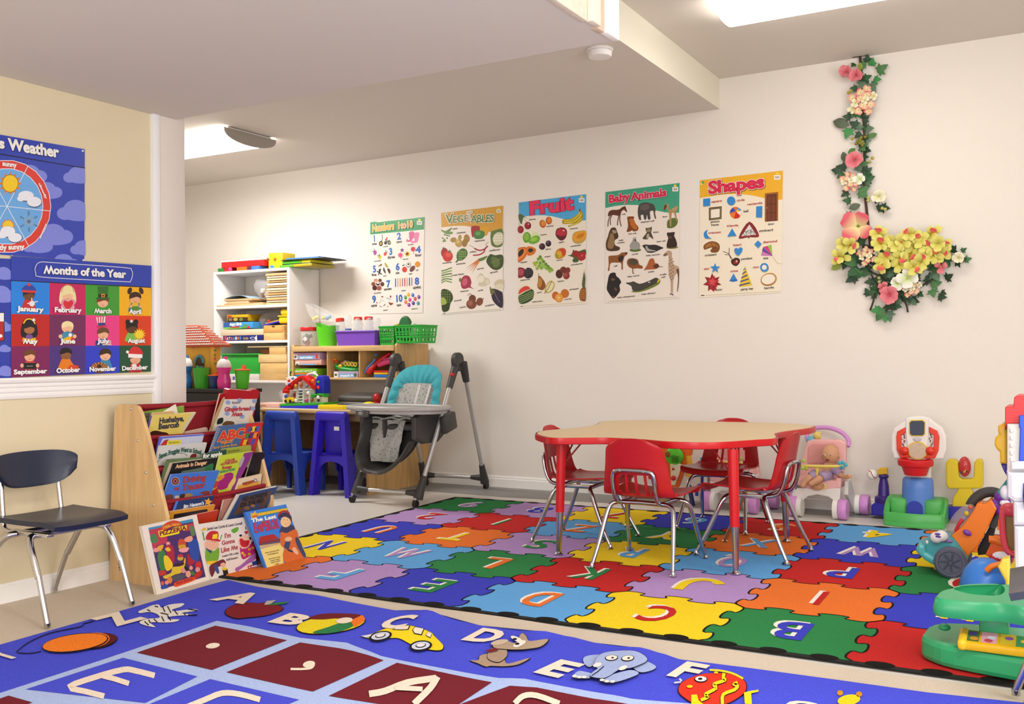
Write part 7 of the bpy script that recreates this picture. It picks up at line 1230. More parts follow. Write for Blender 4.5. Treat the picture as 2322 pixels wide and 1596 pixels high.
# ---------------------------------------------------------------- navy chairs
NAVY=M('#20273c',.32,noise=120,var=.08,bump=.06);CHR2=M('#c4c3c6',.18,1,noise=12,var=.03)
def navy_chair(loc,rz,label):
    t=thing('navy_chair',loc,label,'chair',rz,'navy school chairs')
    G=[[((-1+2*i/14)*(.185-.012*(j/10)**2),-.105+.367*j/10,.392+.006*abs(-1+2*i/14)**3-.004*math.sin(pi*j/10)-.016*max(0,(j-8)/2)**2) for i in range(15)] for j in range(11)]
    mb=MB();mb.surf([r[::-1] for r in G],NAVY,.020);mb.build('seat',t,world=False)
    b=bmesh.new();g=[]
    for j in range(11):
        v=j/10;w=.208-.022*(1-v)-.02*max(0,v-.8);row=[]
        for i in range(17):
            u=-1+2*i/16;row.append(b.verts.new((u*w,-.125-.03*v+.045*u*u,.515+.150*v-(.010*u*u+.02*abs(u)**7)*max(0,v-.7)/.3+(.012*u*u+.05*abs(u)**5)*max(0,.6-v)/.6)))
        g.append(row)
    for j in range(10):
        for i in range(16):b.faces.new((g[j][i],g[j][i+1],g[j+1][i+1],g[j+1][i]))
    solid_bm(b,.014);bmesh.ops.bevel(b,geom=[e for e in b.edges if e.calc_face_angle(0)>1],offset=.005,segments=2,affect='EDGES');mb=MB();mb.bm(b,NAVY,True);mb.build('backrest',t,world=False)
    for s in (-1,1):
        mb=MB();mb.tube([(s*.135,.10,.355),(s*.135,-.06,.352),(s*.135,-.105,.362),(s*.134,-.117,.40),(s*.13,-.137,.55),(s*.128,-.139,.60)],.0105,CHR2,10,sub=3);mb.build('back_post',t,'chrome back post',world=False)
        mb=MB();mb.box((s*.135,.07,.357),(.03,.24,.014),CHR2,.003);mb.build('seat_rail',t,world=False)
    for y0,y1 in ((-.01,-.255),(.10,.255)):
        mb=MB();mb.tube([(-.147,y0,.35),(.147,y0,.35)],.0125,CHR2,10);mb.build('cross_tube',t,world=False)
        for s in (-1,1):
            mb=MB();mb.tube([(s*.145,y0,.35),(s*.172,y0+(y1-y0)*.08,.342),(s*.186,y0+(y1-y0)*.28,.30),(s*.191,y0+(y1-y0)*.6,.20)],.0135,CHR2,12,sub=3);l=mb.build('leg',t,world=False)
            mb=MB();mb.tube([(s*.191,y0+(y1-y0)*.6,.21),(s*.197,y1,.03)],.0112,CHR2,12);mb.build('leg_insert',l,world=False)
            mb=MB();mb.cyl((s*.197,y1,.0175),(s*.197,y1,.034),.0125,CHR2);mb.build('glide',l,world=False)
    return t
n0=navy_chair((-3.713,2.612,-.006),-pi/2,'navy school chair with chrome legs by the tan wall on the left')
relabel(dup(n0),(.105,3.13,.0),pi/2+.04,'navy school chair cut by the right frame edge')
# ---------------------------------------------------------------- high chair
hc=thing('high_chair',(-4.25,6.1,0),'grey high chair with a teal and grey patterned cushion and a tray','high chair')
SIL=M('#c2c0be',.32,.6,noise=20,var=.03);DGR=M('#3b3938',.45,noise=60,var=.06);TRAY=M('#a9a6a3',.35,noise=40,var=.02);TEAL=M('#3fa0ac',.85,noise=160,var=.06,bump=.2)
FR,FL_,BR,BL_=Vector((-3.975,5.60,0)),Vector((-4.52,5.585,0)),Vector((-4.033,6.64,0)),Vector((-4.574,6.59,0));HR,HL=Vector((-3.945,6.10,1.02)),Vector((-4.507,6.10,1.02))
def leg(a,b,n_,s0=.80,foot=1):
    d=a-b;P_=lambda k:b+d*k
    mb=MB();mb.tube([P_(.16),P_(s0+.06)],.0165,SIL,14);l=mb.build(n_,hc)
    mb=MB();mb.tube([P_(s0),P_(.93),P_(1.0)],[.026,.031,.034],DGR,12,flat=.8);mb.build('leg_sleeve',l,'dark grey upper sleeve')
    mb=MB();mb.tube([P_(.055),P_(.09),P_(.20)],[.036,.032,.022],DGR,12);mb.build('foot',l,'dark grey moulded foot')
    mb=MB();mb.cyl((b.x-.013,b.y,.026),(b.x-.002,b.y,.026),.026,M('#1f1d1c',.4));mb.cyl((b.x+.002,b.y,.026),(b.x+.013,b.y,.026),.026,M('#1f1d1c',.4));mb.build('caster',l);mb=MB();mb.tube([(b.x,b.y,.03),(b.x,b.y,.066)],.008,SIL,8);mb.build('caster_stem',l)
leg(HR,FR,'front_leg');leg(HL,FL_,'front_leg');leg(HR+Vector((.03,.03,-.02)),BR,'rear_leg',.86);leg(HL+Vector((.03,.03,-.02)),BL_,'rear_leg',.86)
for h,s in ((HR,1),(HL,1)):
    mb=MB();X=Matrix(((0,0,1,h.x-.022),(1,0,0,h.y),(0,1,0,h.z),(0,0,0,1)));mb.prism([(.058*math.cos(a),.055*math.sin(a) if math.sin(a)>0 else .085*math.sin(a)) for a in [2*pi*i/24 for i in range(24)]],X,.048,DGR,.010);o=mb.build('hub',hc,'dark grey rounded hinge hub')
    mb=MB();mb.cyl((h.x+.026,h.y,h.z-.01),(h.x+.031,h.y,h.z-.01),.016,M('#5a5856',.4));mb.build('hub_cap',o)
mb=MB();mb.sph((HR.x+.0,6.03,.912),(.018,.018,.016),M('#c81c24',.35));mb.build('release_button',hc,'small red button')
for a,b,n_ in ((FL_,FR,'front_crossbar'),(BL_,BR,'rear_crossbar')):
    z=.098;a2=a+(HL-a)*.09;b2=b+(HR-b)*.09;e=(b2-a2).normalized();mb=MB();mb.tube([a2+e*.06,b2-e*.06],.014,SIL,12);o=mb.build(n_,hc)
    for p,q in ((a2,e),(b2,-e)):mb=MB();mb.tube([p,p+q*.05,p+q*.11],[.030,.024,.017],DGR,10);mb.build('crossbar_socket',o)
# shell: side cheeks and the foot basket as one lofted band
out=[(-4.44,.64),(-4.455,.47),(-4.49,.335),(-4.455,.24),(-4.31,.21),(-4.20,.24),(-4.075,.34),(-3.995,.455)]
oc=catmull([Vector((x,0,z)) for x,z in out],5);mb=MB();G=[]
ctr=Vector((-4.27,0,.45))
for y,s in ((5.585,1.0),(5.575,.985),(5.578,.93),(5.60,.86),(5.68,.80),(5.78,.72)):G.append([(ctr.x+(p.x-ctr.x)*s,y+.10*max(0,(p.z-.45)/.2)*(1 if s<.95 else .6),ctr.z+(p.z-ctr.z)*s) for p in oc])
mb.surf(G,DGR);mb.surf([[(p[0],p[1]+.02,p[2]) for p in G[0]],G[0]],DGR);mb.build('foot_basket',hc,'dark grey leg rest basket')
mb=MB();mb.prism([(ctr.x+(p.x-ctr.x)*.76,ctr.z+(p.z-ctr.z)*.76) for p in oc]+[(-4.06,.56),(-4.40,.60)],Matrix(((1,0,0,0),(0,0,1,5.765),(0,1,0,0),(0,0,0,1))),.012,DGR);mb.build('basket_back',hc,'dark grey back of the leg rest')
mb=MB();mb.sph((-4.31,5.576,.222),(.03,.006,.012),M('#5a5856',.4));mb.build('basket_badge',hc)
for s,x in ((1,-4.005),(-1,-4.46)):
    mb=MB();mb.prism([(5.62,.62),(5.62,.47),(5.72,.43),(5.90,.43),(6.05,.52),(6.10,.62),(6.02,.68),(5.70,.66)],Matrix(((0,0,1,x-.02),(1,0,0,0),(0,1,0,0),(0,0,0,1))),.045,DGR,.012);mb.build('seat_side',hc,'dark grey side bracket')
mb=MB();mb.box((-3.915,5.93,.57),(.05,.16,.13),DGR,.015,RX(.25));mb.build('recline_latch',hc)
mb=MB();mb.box((-4.235,5.86,.545),(.42,.36,.05),DGR,.02,seg=3);mb.build('seat_pan',hc)
# cushion: patterned insert and teal rim around the back
def pattern_mat():
    m=bpy.data.materials.new('grey_star_cloth');m.use_nodes=True;nt=m.node_tree;b=nt.nodes['Principled BSDF'];tc=nt.nodes.new('ShaderNodeTexCoord');v=nt.nodes.new('ShaderNodeTexVoronoi');v.inputs['Scale'].default_value=42
    nt.links.new(tc.outputs['Object'],v.inputs['Vector']);r=nt.nodes.new('ShaderNodeValToRGB');e=r.color_ramp;e.interpolation='CONSTANT'
    for i,(p,c) in enumerate(((0,'#5c5a58'),(.16,'#a8a7a2'),(.26,'#6f7f84'),(.33,'#a8a7a2'))):
        q=e.elements[i] if i<2 else e.elements.new(p);q.position=p;q.color=(*lin(c),1)
    nt.links.new(v.outputs['Distance'],r.inputs[0]);nt.links.new(r.outputs[0],b.inputs['Base Color']);b.inputs['Roughness'].default_value=.9;return m
PAT=pattern_mat()
def bp(u,v,off=0):
    y=5.99+.12*v+.0;w=.245-.025*v;dish=.05*(u*u);return Vector((-4.25+u*w,y-dish-off,.60+.385*v-.02*u*u*v))
G=[[bp(-.8+1.6*i/16,.02+.62*j/10,.022*math.sin(pi*i/16)+.014) for i in range(17)] for j in range(11)]
mb=MB();mb.surf([r[::-1] for r in G],PAT,.012);mb.build('cushion_back',hc,'grey patterned back cushion')
path=[(-1,.10),(-1.0,.3),(-.97,.55),(-.9,.78),(-.68,.93),(-.35,.99),(0,1.0),(.35,1.0),(.68,.97),(.93,.86),(1.0,.6),(1.0,.35),(1,.12)]
cpts=catmull([Vector((u,v,0)) for u,v in path],5);K_=len(cpts);G=[]
for i,p in enumerate(cpts):
    row=[];tdir=(cpts[min(i+1,K_-1)]-cpts[max(i-1,0)]);inw=Vector((-p.x*.9,.42-p.y,0));inw.normalize()
    wid=.60 if 12<i<K_-13 else .44;puff=.034+.016*abs(math.sin(i*.62))
    for j in range(9):
        a=j/8;q=p+inw*wid*a;row.append(bp(q.x,q.y,-.01+puff*math.sin(pi*min(.97,.12+a*.85))+.014))
    G.append(row)
mb=MB();mb.surf(G,TEAL,.01);mb.build('cushion_headrest',hc,'quilted teal headrest rim')
G=[[(-4.25+(-1+2*i/12)*.17,6.0-.31*j/8,.60+.012*math.sin(i*1.3)*.5-.012*math.sin(pi*j/8)) for i in range(13)] for j in range(9)]
mb=MB();mb.surf(G,PAT,.012);mb.build('cushion_seat',hc)
wd_=lambda v:.155-.03*v if v<.55 else .13-.05*(v-.55)
G=[[(-4.272-.03*(j/10)+(-1+2*i/12)*wd_(j/10),5.690-.075*math.sin(pi*.5*j/10)+.06*(j/10)+.012*math.sin(i*.9+j*.5),.595-.30*j/10) for i in range(13)] for j in range(11)]
mb=MB();mb.surf([r[::-1] for r in G],PAT,.010);mb.build('cushion_leg_flap',hc,'grey patterned leg flap')
mb=MB();mb.tube([(-4.245,5.612,.598),(-4.235,5.60,.54),(-4.235,5.595,.475)],[.026,.028,.012],DGR,10,flat=.5);mb.build('crotch_post',hc)
for u0,u1 in ((.12,.02),(.58,.42)):mb=MB();mb.surf([[bp(u0+(u1-u0)*(1-j/6)-.05,.12+.50*j/6,.05),bp(u0+(u1-u0)*(1-j/6)+.05,.12+.50*j/6,.05)] for j in range(7)],M('#c9c4c0',.8),.002);mb.build('harness_strap',hc,'pale grey harness strap')
tp_=[(.40*math.cos(a) if math.cos(a)>0 else .385*math.cos(a),.19*(1 if math.sin(a)>0 else 1.25)*(abs(math.sin(a))**.7)*(1 if math.sin(a)>0 else-1)) for a in [2*pi*i/48 for i in range(48)]]
X=Matrix.Translation((-4.19,5.70,.648))
mb=MB();mb.prism([(x*.96,y*.96) for x,y in tp_],X,.035,TRAY,.008,False);mb.build('tray',hc,'pale grey oval tray')
mb=MB();mb.tube([X @ Vector((x,y,.038)) for x,y in tp_],.017,TRAY,10,True);mb.build('tray_rim',hc)
mb=MB();mb.box((-4.33,5.468,.652),(.112,.03,.052),M('#4a4846',.4),.014,seg=3);o=mb.build('tray_latch',hc,'dark oval tray latch');mb=MB();mb.sph((-4.335,5.452,.652),(.022,.004,.011),M('#8a8886',.35));mb.build('latch_badge',o)
# ---------------------------------------------------------------- toys along the back wall
def flat(par,name,crop,pts,Y,d,m,bev=.004,lab=None,smooth=0):
    q=[on(crop[0]+x/crop[2],crop[1]+y/crop[2],1,Y) for x,y in pts];P2=[(p.x,p.z) for p in q]
    if smooth:P2=[(v.x,v.y) for v in catmull([Vector((*p,0)) for p in P2],smooth,True)]
    m=M(m,.36,noise=25,var=.02) if isinstance(m,str) else m
    mb=MB();mb.prism(P2,Matrix(((1,0,0,0),(0,0,1,Y),(0,1,0,0),(0,0,0,1))),d,m,bev);return mb.build(name,par,lab)
def ball(par,name,c,r,m,lab=None,X=None):mb=MB();mb.sph(c,r,M(m,.36) if isinstance(m,str) else m,14,X,9);return mb.build(name,par,lab)
def pipe(par,name,pts,r,m,sub=3,lab=None,**k):mb=MB();mb.tube(pts,r,M(m,.36) if isinstance(m,str) else m,10,sub=sub,**k);return mb.build(name,par,lab)
CW=(1780,920,4.284)
W_=lambda x,y,Y:on(CW[0]+x/CW[2],CW[1]+y/CW[2],1,Y)
PINKP=M('#ecb4b0',.38,noise=25,var=.02);LIL=M('#cf8fcf',.38);WHT=M('#e6e2dc',.38,noise=20,var=.02);YLW=M('#e6d264',.4)
def stroller(label,lx=1):
    t=thing('doll_stroller',(-1.40,6.5,0),label,'toy stroller')
    def wheel(c,s):
        mb=MB();mb.cyl((c[0]-.03*s,c[1],c[2]),(c[0]+.0*s,c[1],c[2]),.064,WHT,.062,22);w=mb.build('wheel',t)
        mb=MB();mb.lathe([(.045,.0),(.06,.001),(.0655,.008),(.066,.046),(.06,.054),(.02,.056),(0,.056)],(c[0],c[1],c[2]),LIL,22,RY(pi/2*s).to_4x4());mb.build('tyre',w,'lilac tyre')
    z=.066
    wheel((-1.29,6.40,z),1);wheel((-1.545,6.40,z),-1);wheel((-1.205,6.66,z),1);wheel((-1.62,6.66,z),-1)
    flat(t,'front_frame',CW,[(62,850),(120,800),(540,800),(525,1000),(490,1000),(480,930),(420,885),(310,862),(220,880),(160,930),(125,1010),(80,1020)],6.40,.04,WHT,.006)
    for s,x in ((1,-1.245),(-1,-1.575)):mb=MB();mb.prism([(6.42,.24),(6.40,.16),(6.60,.03),(6.68,.035),(6.69,.10),(6.62,.14),(6.50,.25)],Matrix(((0,0,1,x-.012),(1,0,0,0),(0,1,0,0),(0,0,0,1))),.024,M('#cfccc8',.4),.004);mb.build('rear_frame',t)
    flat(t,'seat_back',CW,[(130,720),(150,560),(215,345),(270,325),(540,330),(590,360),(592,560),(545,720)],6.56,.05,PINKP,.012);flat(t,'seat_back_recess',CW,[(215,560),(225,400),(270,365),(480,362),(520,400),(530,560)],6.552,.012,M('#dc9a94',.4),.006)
    flat(t,'seat',CW,[(115,770),(135,690),(230,720),(480,725),(500,700),(545,705),(540,800),(400,830),(250,825)],6.40,.18,PINKP,.012)
    pipe(t,'push_handle',[W_(225,345,6.60),W_(215,270,6.62),W_(300,215,6.64),W_(440,215,6.64),W_(560,265,6.64),W_(618,340,6.63),W_(610,395,6.61)],.014,LIL)
    pipe(t,'tray_bar',[W_(145,588,6.47),W_(145,585,6.385),W_(345,588,6.375),W_(550,588,6.385),W_(555,588,6.47)],.0095,YLW);flat(t,'bar_stem',CW,[(288,600),(335,600),(322,640),(320,760),(300,760),(302,640)],6.375,.012,YLW,.002)
    for x,y,c in ((180,535,'#b8cc5c'),(170,605,'#b8cc5c'),(205,612,'#a8bc4c'),(560,550,'#4ab0c0'),(590,575,'#4ab0c0'),(555,600,'#3a9ab0'),(530,555,'#4ab0c0')):ball(t,'butterfly_toy',W_(x,y,6.36),(.0135,.006,.0125),c)
    mb=MB();p=W_(310,790,6.395);mb.sph(p,(.036,.02,.022),M('#d8a070',.15,alpha=.7),14);mb.build('bead_dome',t);pipe(t,'dome_ring',[W_(370,745,6.385),W_(392,780,6.385),W_(375,812,6.385)],.005,YLW)
    b=W_(300,300,6.60);
    for dx,dz,r,c in ((-.03,-.022,(.03,.02,.026),'#6ab0c8'),(.012,.008,(.026,.02,.025),'#e0c86a'),(-.002,.03,(.009,.008,.009),'#e0c86a'),(.03,.026,(.009,.008,.009),'#e0c86a'),(.022,.002,(.012,.012,.009),'#ead88a'),(-.045,-.045,(.015,.014,.013),'#e0c86a'),(0.0,-.04,(.015,.014,.013),'#e0c86a')):ball(t,'teddy_toy',(b.x+dx,b.y-.01,b.z+dz),r,c)
    return t
s1=stroller('pink doll stroller carrying a doll, right of the red table')
s2=dup(s1);relabel(s2,(-2.0,6.47,0),.05,'pink doll stroller without a doll, seen behind the far red chair');s2.scale=(-1,1,1)
# doll
SKIN=M('#cf9a74',.5,noise=20,var=.03)
d=thing('baby_doll',W_(400,760,6.45),'bald baby doll in a lavender outfit sitting in the pink stroller','doll')
h=W_(440,482,6.47)
def skinmesh(par,name,chain,m,lab=None,head=None):
    bm_=bmesh.new();me=bpy.data.meshes.new(name);V=[]
    pts,edges,rad=chain
    me.from_pydata([tuple(p) for p in pts],edges,[]);o=bpy.data.objects.new(name,me);COL.objects.link(o)
    sk=o.modifiers.new('skin','SKIN');sb=o.modifiers.new('sub','SUBSURF');sb.levels=2;sb.render_levels=2
    for v,r in zip(me.skin_vertices[0].data,rad):v.radius=(r,r)
    me.skin_vertices[0].data[0].use_root=True
    dg=bpy.context.evaluated_depsgraph_get();m2=bpy.data.meshes.new_from_object(o.evaluated_get(dg));bpy.data.objects.remove(o)
    mb=MB();mb.add([v.co.copy() for v in m2.vertices],[list(p.vertices) for p in m2.polygons],m,True)
    if head:mb.sph(head[0],head[1],m,24,None,16)
    return mb.build(name,par,lab)
hip=W_(395,720,6.47);ch=W_(425,600,6.48)
pts=[hip,ch,h-Vector((0,0,.055)),h+Vector((.0,.008,-.005)),h+Vector((0,.012,.03))];rad=[.034,.033,.022,.04,.03];ed=[(0,1),(1,2),(2,3),(3,4)]
def lim(root,L,R):
    a=root
    for p,r in zip(L,R):pts.append(p);rad.append(r);ed.append((a,len(pts)-1));a=len(pts)-1
lim(0,[W_(330,660,6.42),W_(230,700,6.37),W_(180,765,6.355),W_(160,795,6.34)],[.026,.024,.017,.016])
lim(0,[W_(390,680,6.41),W_(330,710,6.36),W_(260,755,6.34),W_(232,770,6.328)],[.026,.024,.018,.016])
lim(1,[W_(500,630,6.46),W_(545,680,6.43),W_(590,695,6.41),W_(615,688,6.40)],[.020,.017,.0135,.012])
a_=len(pts)-1
for q in ((650,672),(655,688),(640,700)):lim(a_,[W_(*q,6.395)],[.0045])
lim(a_,[W_(612,668,6.39)],[.0045])
lim(1,[W_(370,625,6.45),W_(330,640,6.40),W_(300,625,6.385)],[.020,.016,.012])
skinmesh(d,'body',(pts,ed,rad),SKIN,None,(h+Vector((0,.006,.006)),(.0545,.054,.062)))
for dx in (-.021,.019):ball(d,'eye',(h.x+dx-.008,h.y-.0425,h.z+.004),(.008,.004,.0065),'#e8e4e0');ball(d,'iris',(h.x+dx-.0085,h.y-.0455,h.z+.004),(.0045,.002,.0045),'#2c3a4a')
ball(d,'nose',(h.x-.010,h.y-.050,h.z-.010),(.006,.006,.005),SKIN);ball(d,'mouth',(h.x-.008,h.y-.0435,h.z-.026),(.012,.005,.006),'#8a1c24');ball(d,'ear',(h.x+.054,h.y+.004,h.z-.004),(.006,.011,.013),SKIN);ball(d,'ear',(h.x-.054,h.y+.004,h.z-.004),(.006,.011,.013),SKIN)
LAV=M('#a893b4',.85,noise=180,var=.12,bump=.2)
pipe(d,'dress',[ch+Vector((0,0,.012)),(ch+hip)/2,hip+Vector((0,0,.0))],[.028,.042,.044],LAV);pipe(d,'shorts',[hip,W_(330,655,6.42),W_(250,690,6.385)],[.036,.034,.03],LAV,2);pipe(d,'shorts',[hip,W_(395,675,6.41),W_(350,700,6.372)],[.036,.034,.030],LAV,2);pipe(d,'sleeve',[ch,W_(500,630,6.46),W_(535,665,6.435)],[.026,.027,.024],LAV,2)
ball(d,'collar',ch+Vector((0,-.01,.022)),(.03,.024,.01),'#e0a0a0')
# bat-and-ball tee
t=thing('toy_tee',(-1.07,6.58,0),'purple toy batting tee on a blue base holding a white baseball','toy');PUR2=M('#3a2278',.35)
flat(t,'base',CW,[(835,970),(870,940),(1040,940),(1060,965),(1060,1060),(1000,1085),(835,1060)],6.53,.11,'#2420a0',.01)
p=W_(960,900,6.58);z=lambda y:W_(960,y,6.58).z
mb=MB();mb.lathe([(.001,z(945)),(.052,z(945)),(.056,z(925)),(.054,z(885)),(.036,z(870)),(.034,z(850)),(.032,z(780)),(.024,z(720)),(.022,z(705)),(.030,z(695)),(.032,z(680)),(.026,z(668)),(0,z(665))],(p.x,6.58,0),PUR2,22);mb.build('post',t)
flat(t,'arm',CW,[(895,625),(925,605),(990,603),(995,665),(905,672)],6.56,.045,'#dcae14',.006);b=W_(848,668,6.58);ball(t,'baseball',b,.034,'#ece8e0')
pipe(t,'red_seam',[b+Vector((.034*x,-math.sqrt(max(0,.0350**2-(.034*x)**2-(.034*y)**2)),.034*y)) for x,y in ((-.55,.75),(-.1,.6),(.15,.1),(.5,-.45),(.8,-.5))],.0022,'#b81c28',4)
# basketball stand
t=thing('toy_basketball_hoop',(-.84,6.42,0),'toy basketball hoop with a white backboard, blue column and green base','toy')
GB=M('#4fae56',.38,noise=20,var=.03)
bx=[(-1.015,6.36),(-.99,6.31),(-.84,6.28),(-.69,6.31),(-.668,6.36),(-.672,6.50),(-.70,6.56),(-.98,6.56),(-1.01,6.50)]
o1=[(v.x,v.y) for v in catmull([Vector((*p,0)) for p in bx],4,True)]
mb=MB();mb.prism(o1,Matrix.Translation((0,0,.0)),.034,GB,.008);mb.build('base',t)
def wallring(s0,z0,zf,n_):
    c=Vector((-.84,6.43,0));n=len(o1);G=[]
    for i in range(n+1):
        x,y=o1[i % n];zt=zf(x,y);ix,iy=c.x+(x-c.x)*s0,c.y+(y-c.y)*s0
        G.append([(x,y,z0),(x,y,zt-.012),(x+(ix-x)*.3,y+(iy-y)*.3,zt),(ix,iy,zt-.012),(ix,iy,z0)])
    mb=MB();mb.surf(G,GB);mb.build(n_,t)
wallring(.82,.03,lambda x,y:.085+.075*max(0,min(1,(y-6.34)/.12)),'base_rim')
for x0,x1 in ((-.985,-.885),(-.795,-.69)):mb=MB();mb.box(((x0+x1)/2,6.47,.09),(x1-x0,.16,.14),GB,.02,seg=3);mb.build('base_block',t)
BLP=M('#5a86d0',.38,noise=20,var=.03);f_=lambda y:W_(1310,y,6.45).z
colz=[(f_(900),.092),(f_(800),.090),(f_(720),.088),(f_(700),.078)]
mb=MB();mb.lathe([(r,z_) for z_,r in [(.034,.086)]+colz]+[(0,f_(698))],(-.833,6.47,0),BLP,28);mb.build('column',t,'blue round column')
mb=MB();mb.prism([(-.045,.036),(.045,.036)]+[(.045*math.cos(a),.105+.045*math.sin(a)) for a in [pi*i/12 for i in range(13)]],Matrix(((1,0,0,-.840),(0,0,1,6.375),(0,1,0,0),(0,0,0,1))),.012,M('#2c3aa8',.45),0);mb.build('ball_opening',t,'dark blue arched ball opening')
flat(t,'neck',CW,[(1200,705),(1205,560),(1415,560),(1412,705)],6.46,.06,WHT,.01)
flat(t,'backboard',CW,[(1060,515),(1030,430),(1030,300),(1055,220),(1150,150),(1190,110),(1300,93),(1400,112),(1440,150),(1530,215),(1568,300),(1568,430),(1535,520),(1300,530)],6.44,.05,WHT,.012)
flat(t,'red_frame',CW,[(1080,300),(1090,250),(1170,208),(1172,262),(1130,290),(1130,400),(1200,430),(1220,505),(1120,505),(1085,430)],6.425,.02,'#dc3a1e',.005);flat(t,'red_frame',CW,[(1400,205),(1480,245),(1500,300),(1490,440),(1455,512),(1350,510),(1375,440),(1445,400),(1445,285),(1400,262)],6.425,.02,'#dc3a1e',.005)
flat(t,'centre_panel',CW,[(1172,120),(1395,120),(1395,260),(1385,380),(1360,510),(1210,510),(1185,380),(1172,262)],6.43,.02,WHT,.006)
flat(t,'screen_frame',CW,[(1203,160),(1225,138),(1340,136),(1365,158),(1362,275),(1340,296),(1228,296),(1205,272)],6.424,.012,'#e0c020',.003);flat(t,'screen',CW,[(1212,165),(1230,147),(1336,145),(1356,163),(1353,270),(1335,287),(1232,287),(1214,268)],6.421,.01,M('#3c4258',.5,noise=300,var=.1),.002)
c=W_(1288,435,6.42);mb=MB();mb.cyl((c.x,6.428,c.z),(c.x,6.415,c.z),.055,M('#e0b81c',.4),n=30);mb.build('drum_ring',t);mb=MB();mb.cyl((c.x,6.416,c.z),(c.x,6.412,c.z),.049,M('#c8b49c',.6,noise=60,var=.1),n=30);mb.build('drum_skin',t)
for x in (1160,1412):ball(t,'red_knob',W_(x,438,6.415),(.028,.018,.026),'#d83420')
a=Art((0,6.4235,0),(1,0,0),(0,0,1));a.px(*CW);a.ell(1284,327,40,16,'#7a3a6a');a.up();a.ell(1284,327,36,12,'#f0ecec');a.up();a.text('little tikes',(1254,332),(1314,331),8,'#4a4a90',.045);a.part('printed_badge',t)
for sx in (1,-1):
    a=Art((0,6.4385,0),(1,0,0),(0,0,1));a.px(*CW);x0=1150 if sx>0 else 1420;a.poly([(x0-24,265),(x0+20,262),(x0+20,408),(x0-24,405)],'#d8d0cc');a.up()
    rn=random.Random(4+sx)
    for i in range(16):a.ell(x0+rn.uniform(-16,16),275+i*8,7,7,('#3a3030','#a84a3c','#6a5a50','#c88a5c')[i % 4])
    a.part('printed_picture',t)
rz=lambda y:W_(1268,y,6.37).z
mb=MB();mb.lathe([(.062,rz(672)),(.080,rz(590)),(.098,rz(580)),(.102,rz(560)),(.102,rz(525)),(.096,rz(518)),(.088,rz(525)),(.075,rz(585)),(.056,rz(668)),(.0,rz(668))],(W_(1268,600,6.37).x,6.37,0),M('#cf1c22',.36),28);mb.build('hoop_basket',t,'red hoop basket')
# yellow goal post
t=thing('toy_goal_post',(-.585,6.62,0),'yellow toy goal post with a red rattle on a blue base','toy');YG=M('#d6bc0c',.4,noise=20,var=.03)
flat(t,'fork',CW,[(1565,770),(1562,550),(1590,522),(1650,520),(1680,548),(1690,690),(1720,712),(1810,712),(1832,690),(1838,545),(1865,520),(1905,522),(1922,550),(1922,780),(1895,805),(1590,805)],6.58,.07,YG,.008)
flat(t,'neck',CW,[(1690,800),(1805,800),(1830,870),(1855,985),(1625,985),(1630,900),(1660,850)],6.585,.06,YG,.006);flat(t,'base',CW,[(1570,980),(1880,985),(1880,1085),(1640,1130),(1575,1090)],6.56,.12,'#231f96',.01)
c=W_(1745,590,6.60);mb=MB();mb.sph(c,(.036,.03,.062),M('#c8242a',.12,alpha=.75),18);mb.build('rattle',t,'clear red rattle capsule')
for i,(dx,c2) in enumerate(((-.016,'#2a3a6a'),(.0,'#d8b028'),(.014,'#2a3a6a'),(.006,'#e0a030'))):ball(t,'bead',(c.x+dx,c.y-.026,c.z-.034+.004*i),.006,c2)
# leaning activity easel seen behind the front chair
CE=(1480,980,7.979);t=thing('activity_easel',(-2.28,6.45,0),'orange toy activity easel with a green face, behind the red table','toy')
flat(t,'frame',CE,[(60,250),(700,290),(690,380),(560,700),(460,980),(300,1150),(60,1150)],6.52,.05,'#e8641c',.008);ball(t,'green_dome',on(1480+390/7.979,980+430/7.979,1,6.5),(.068,.02,.064),'#56c022');ball(t,'eye_ring',on(1480+270/7.979,980+400/7.979,1,6.48),(.018,.006,.022),'#8a4a20')
flat(t,'bone',CE,[(310,580),(350,562),(420,585),(480,562),(528,590),(520,660),(490,700),(470,780),(430,860),(400,960),(330,960),(320,700)],6.49,.02,'#e2d8b8',.006);ball(t,'bone_button',on(1480+370/7.979,980+665/7.979,1,6.485),(.009,.005,.009),'#a8241c')
for i in range(4):pipe(t,'dark_ridge',[on(1480+x/7.979,980+y/7.979,1,6.475) for x,y in ((330+i*6,440+i*32),(380,425+i*34),(430,450+i*30),(470,432+i*32))],.0022,'#143c14')
pipe(t,'yellow_arm',[on(1480+x/7.979,980+y/7.979,1,6.54) for x,y in ((640,420),(660,560),(690,690),(640,800))],.024,'#e0a818');ball(t,'red_knob',on(1480+375/7.979,980+830/7.979,1,6.48),.018,'#c8201c');flat(t,'green_card',CE,[(0,840),(50,840),(50,965),(0,965)],6.50,.02,'#58c030',.003)
pipe(t,'blue_leg',[on(1480+x/7.979,980+y/7.979,1,6.54) for x,y in ((800,1150),(800,1010),(870,950),(930,1010),(935,1100))],.012,'#2c4ab8');pipe(t,'blue_leg',[on(1480+x/7.979,980+y/7.979,1,6.52) for x,y in ((660,960),(700,1180),(730,1330))],.016,'#22306a');pipe(t,'red_leg',[on(1480+x/7.979,980+y/7.979,1,6.52) for x,y in ((60,1100),(90,1290))],.014,'#b81c1c')
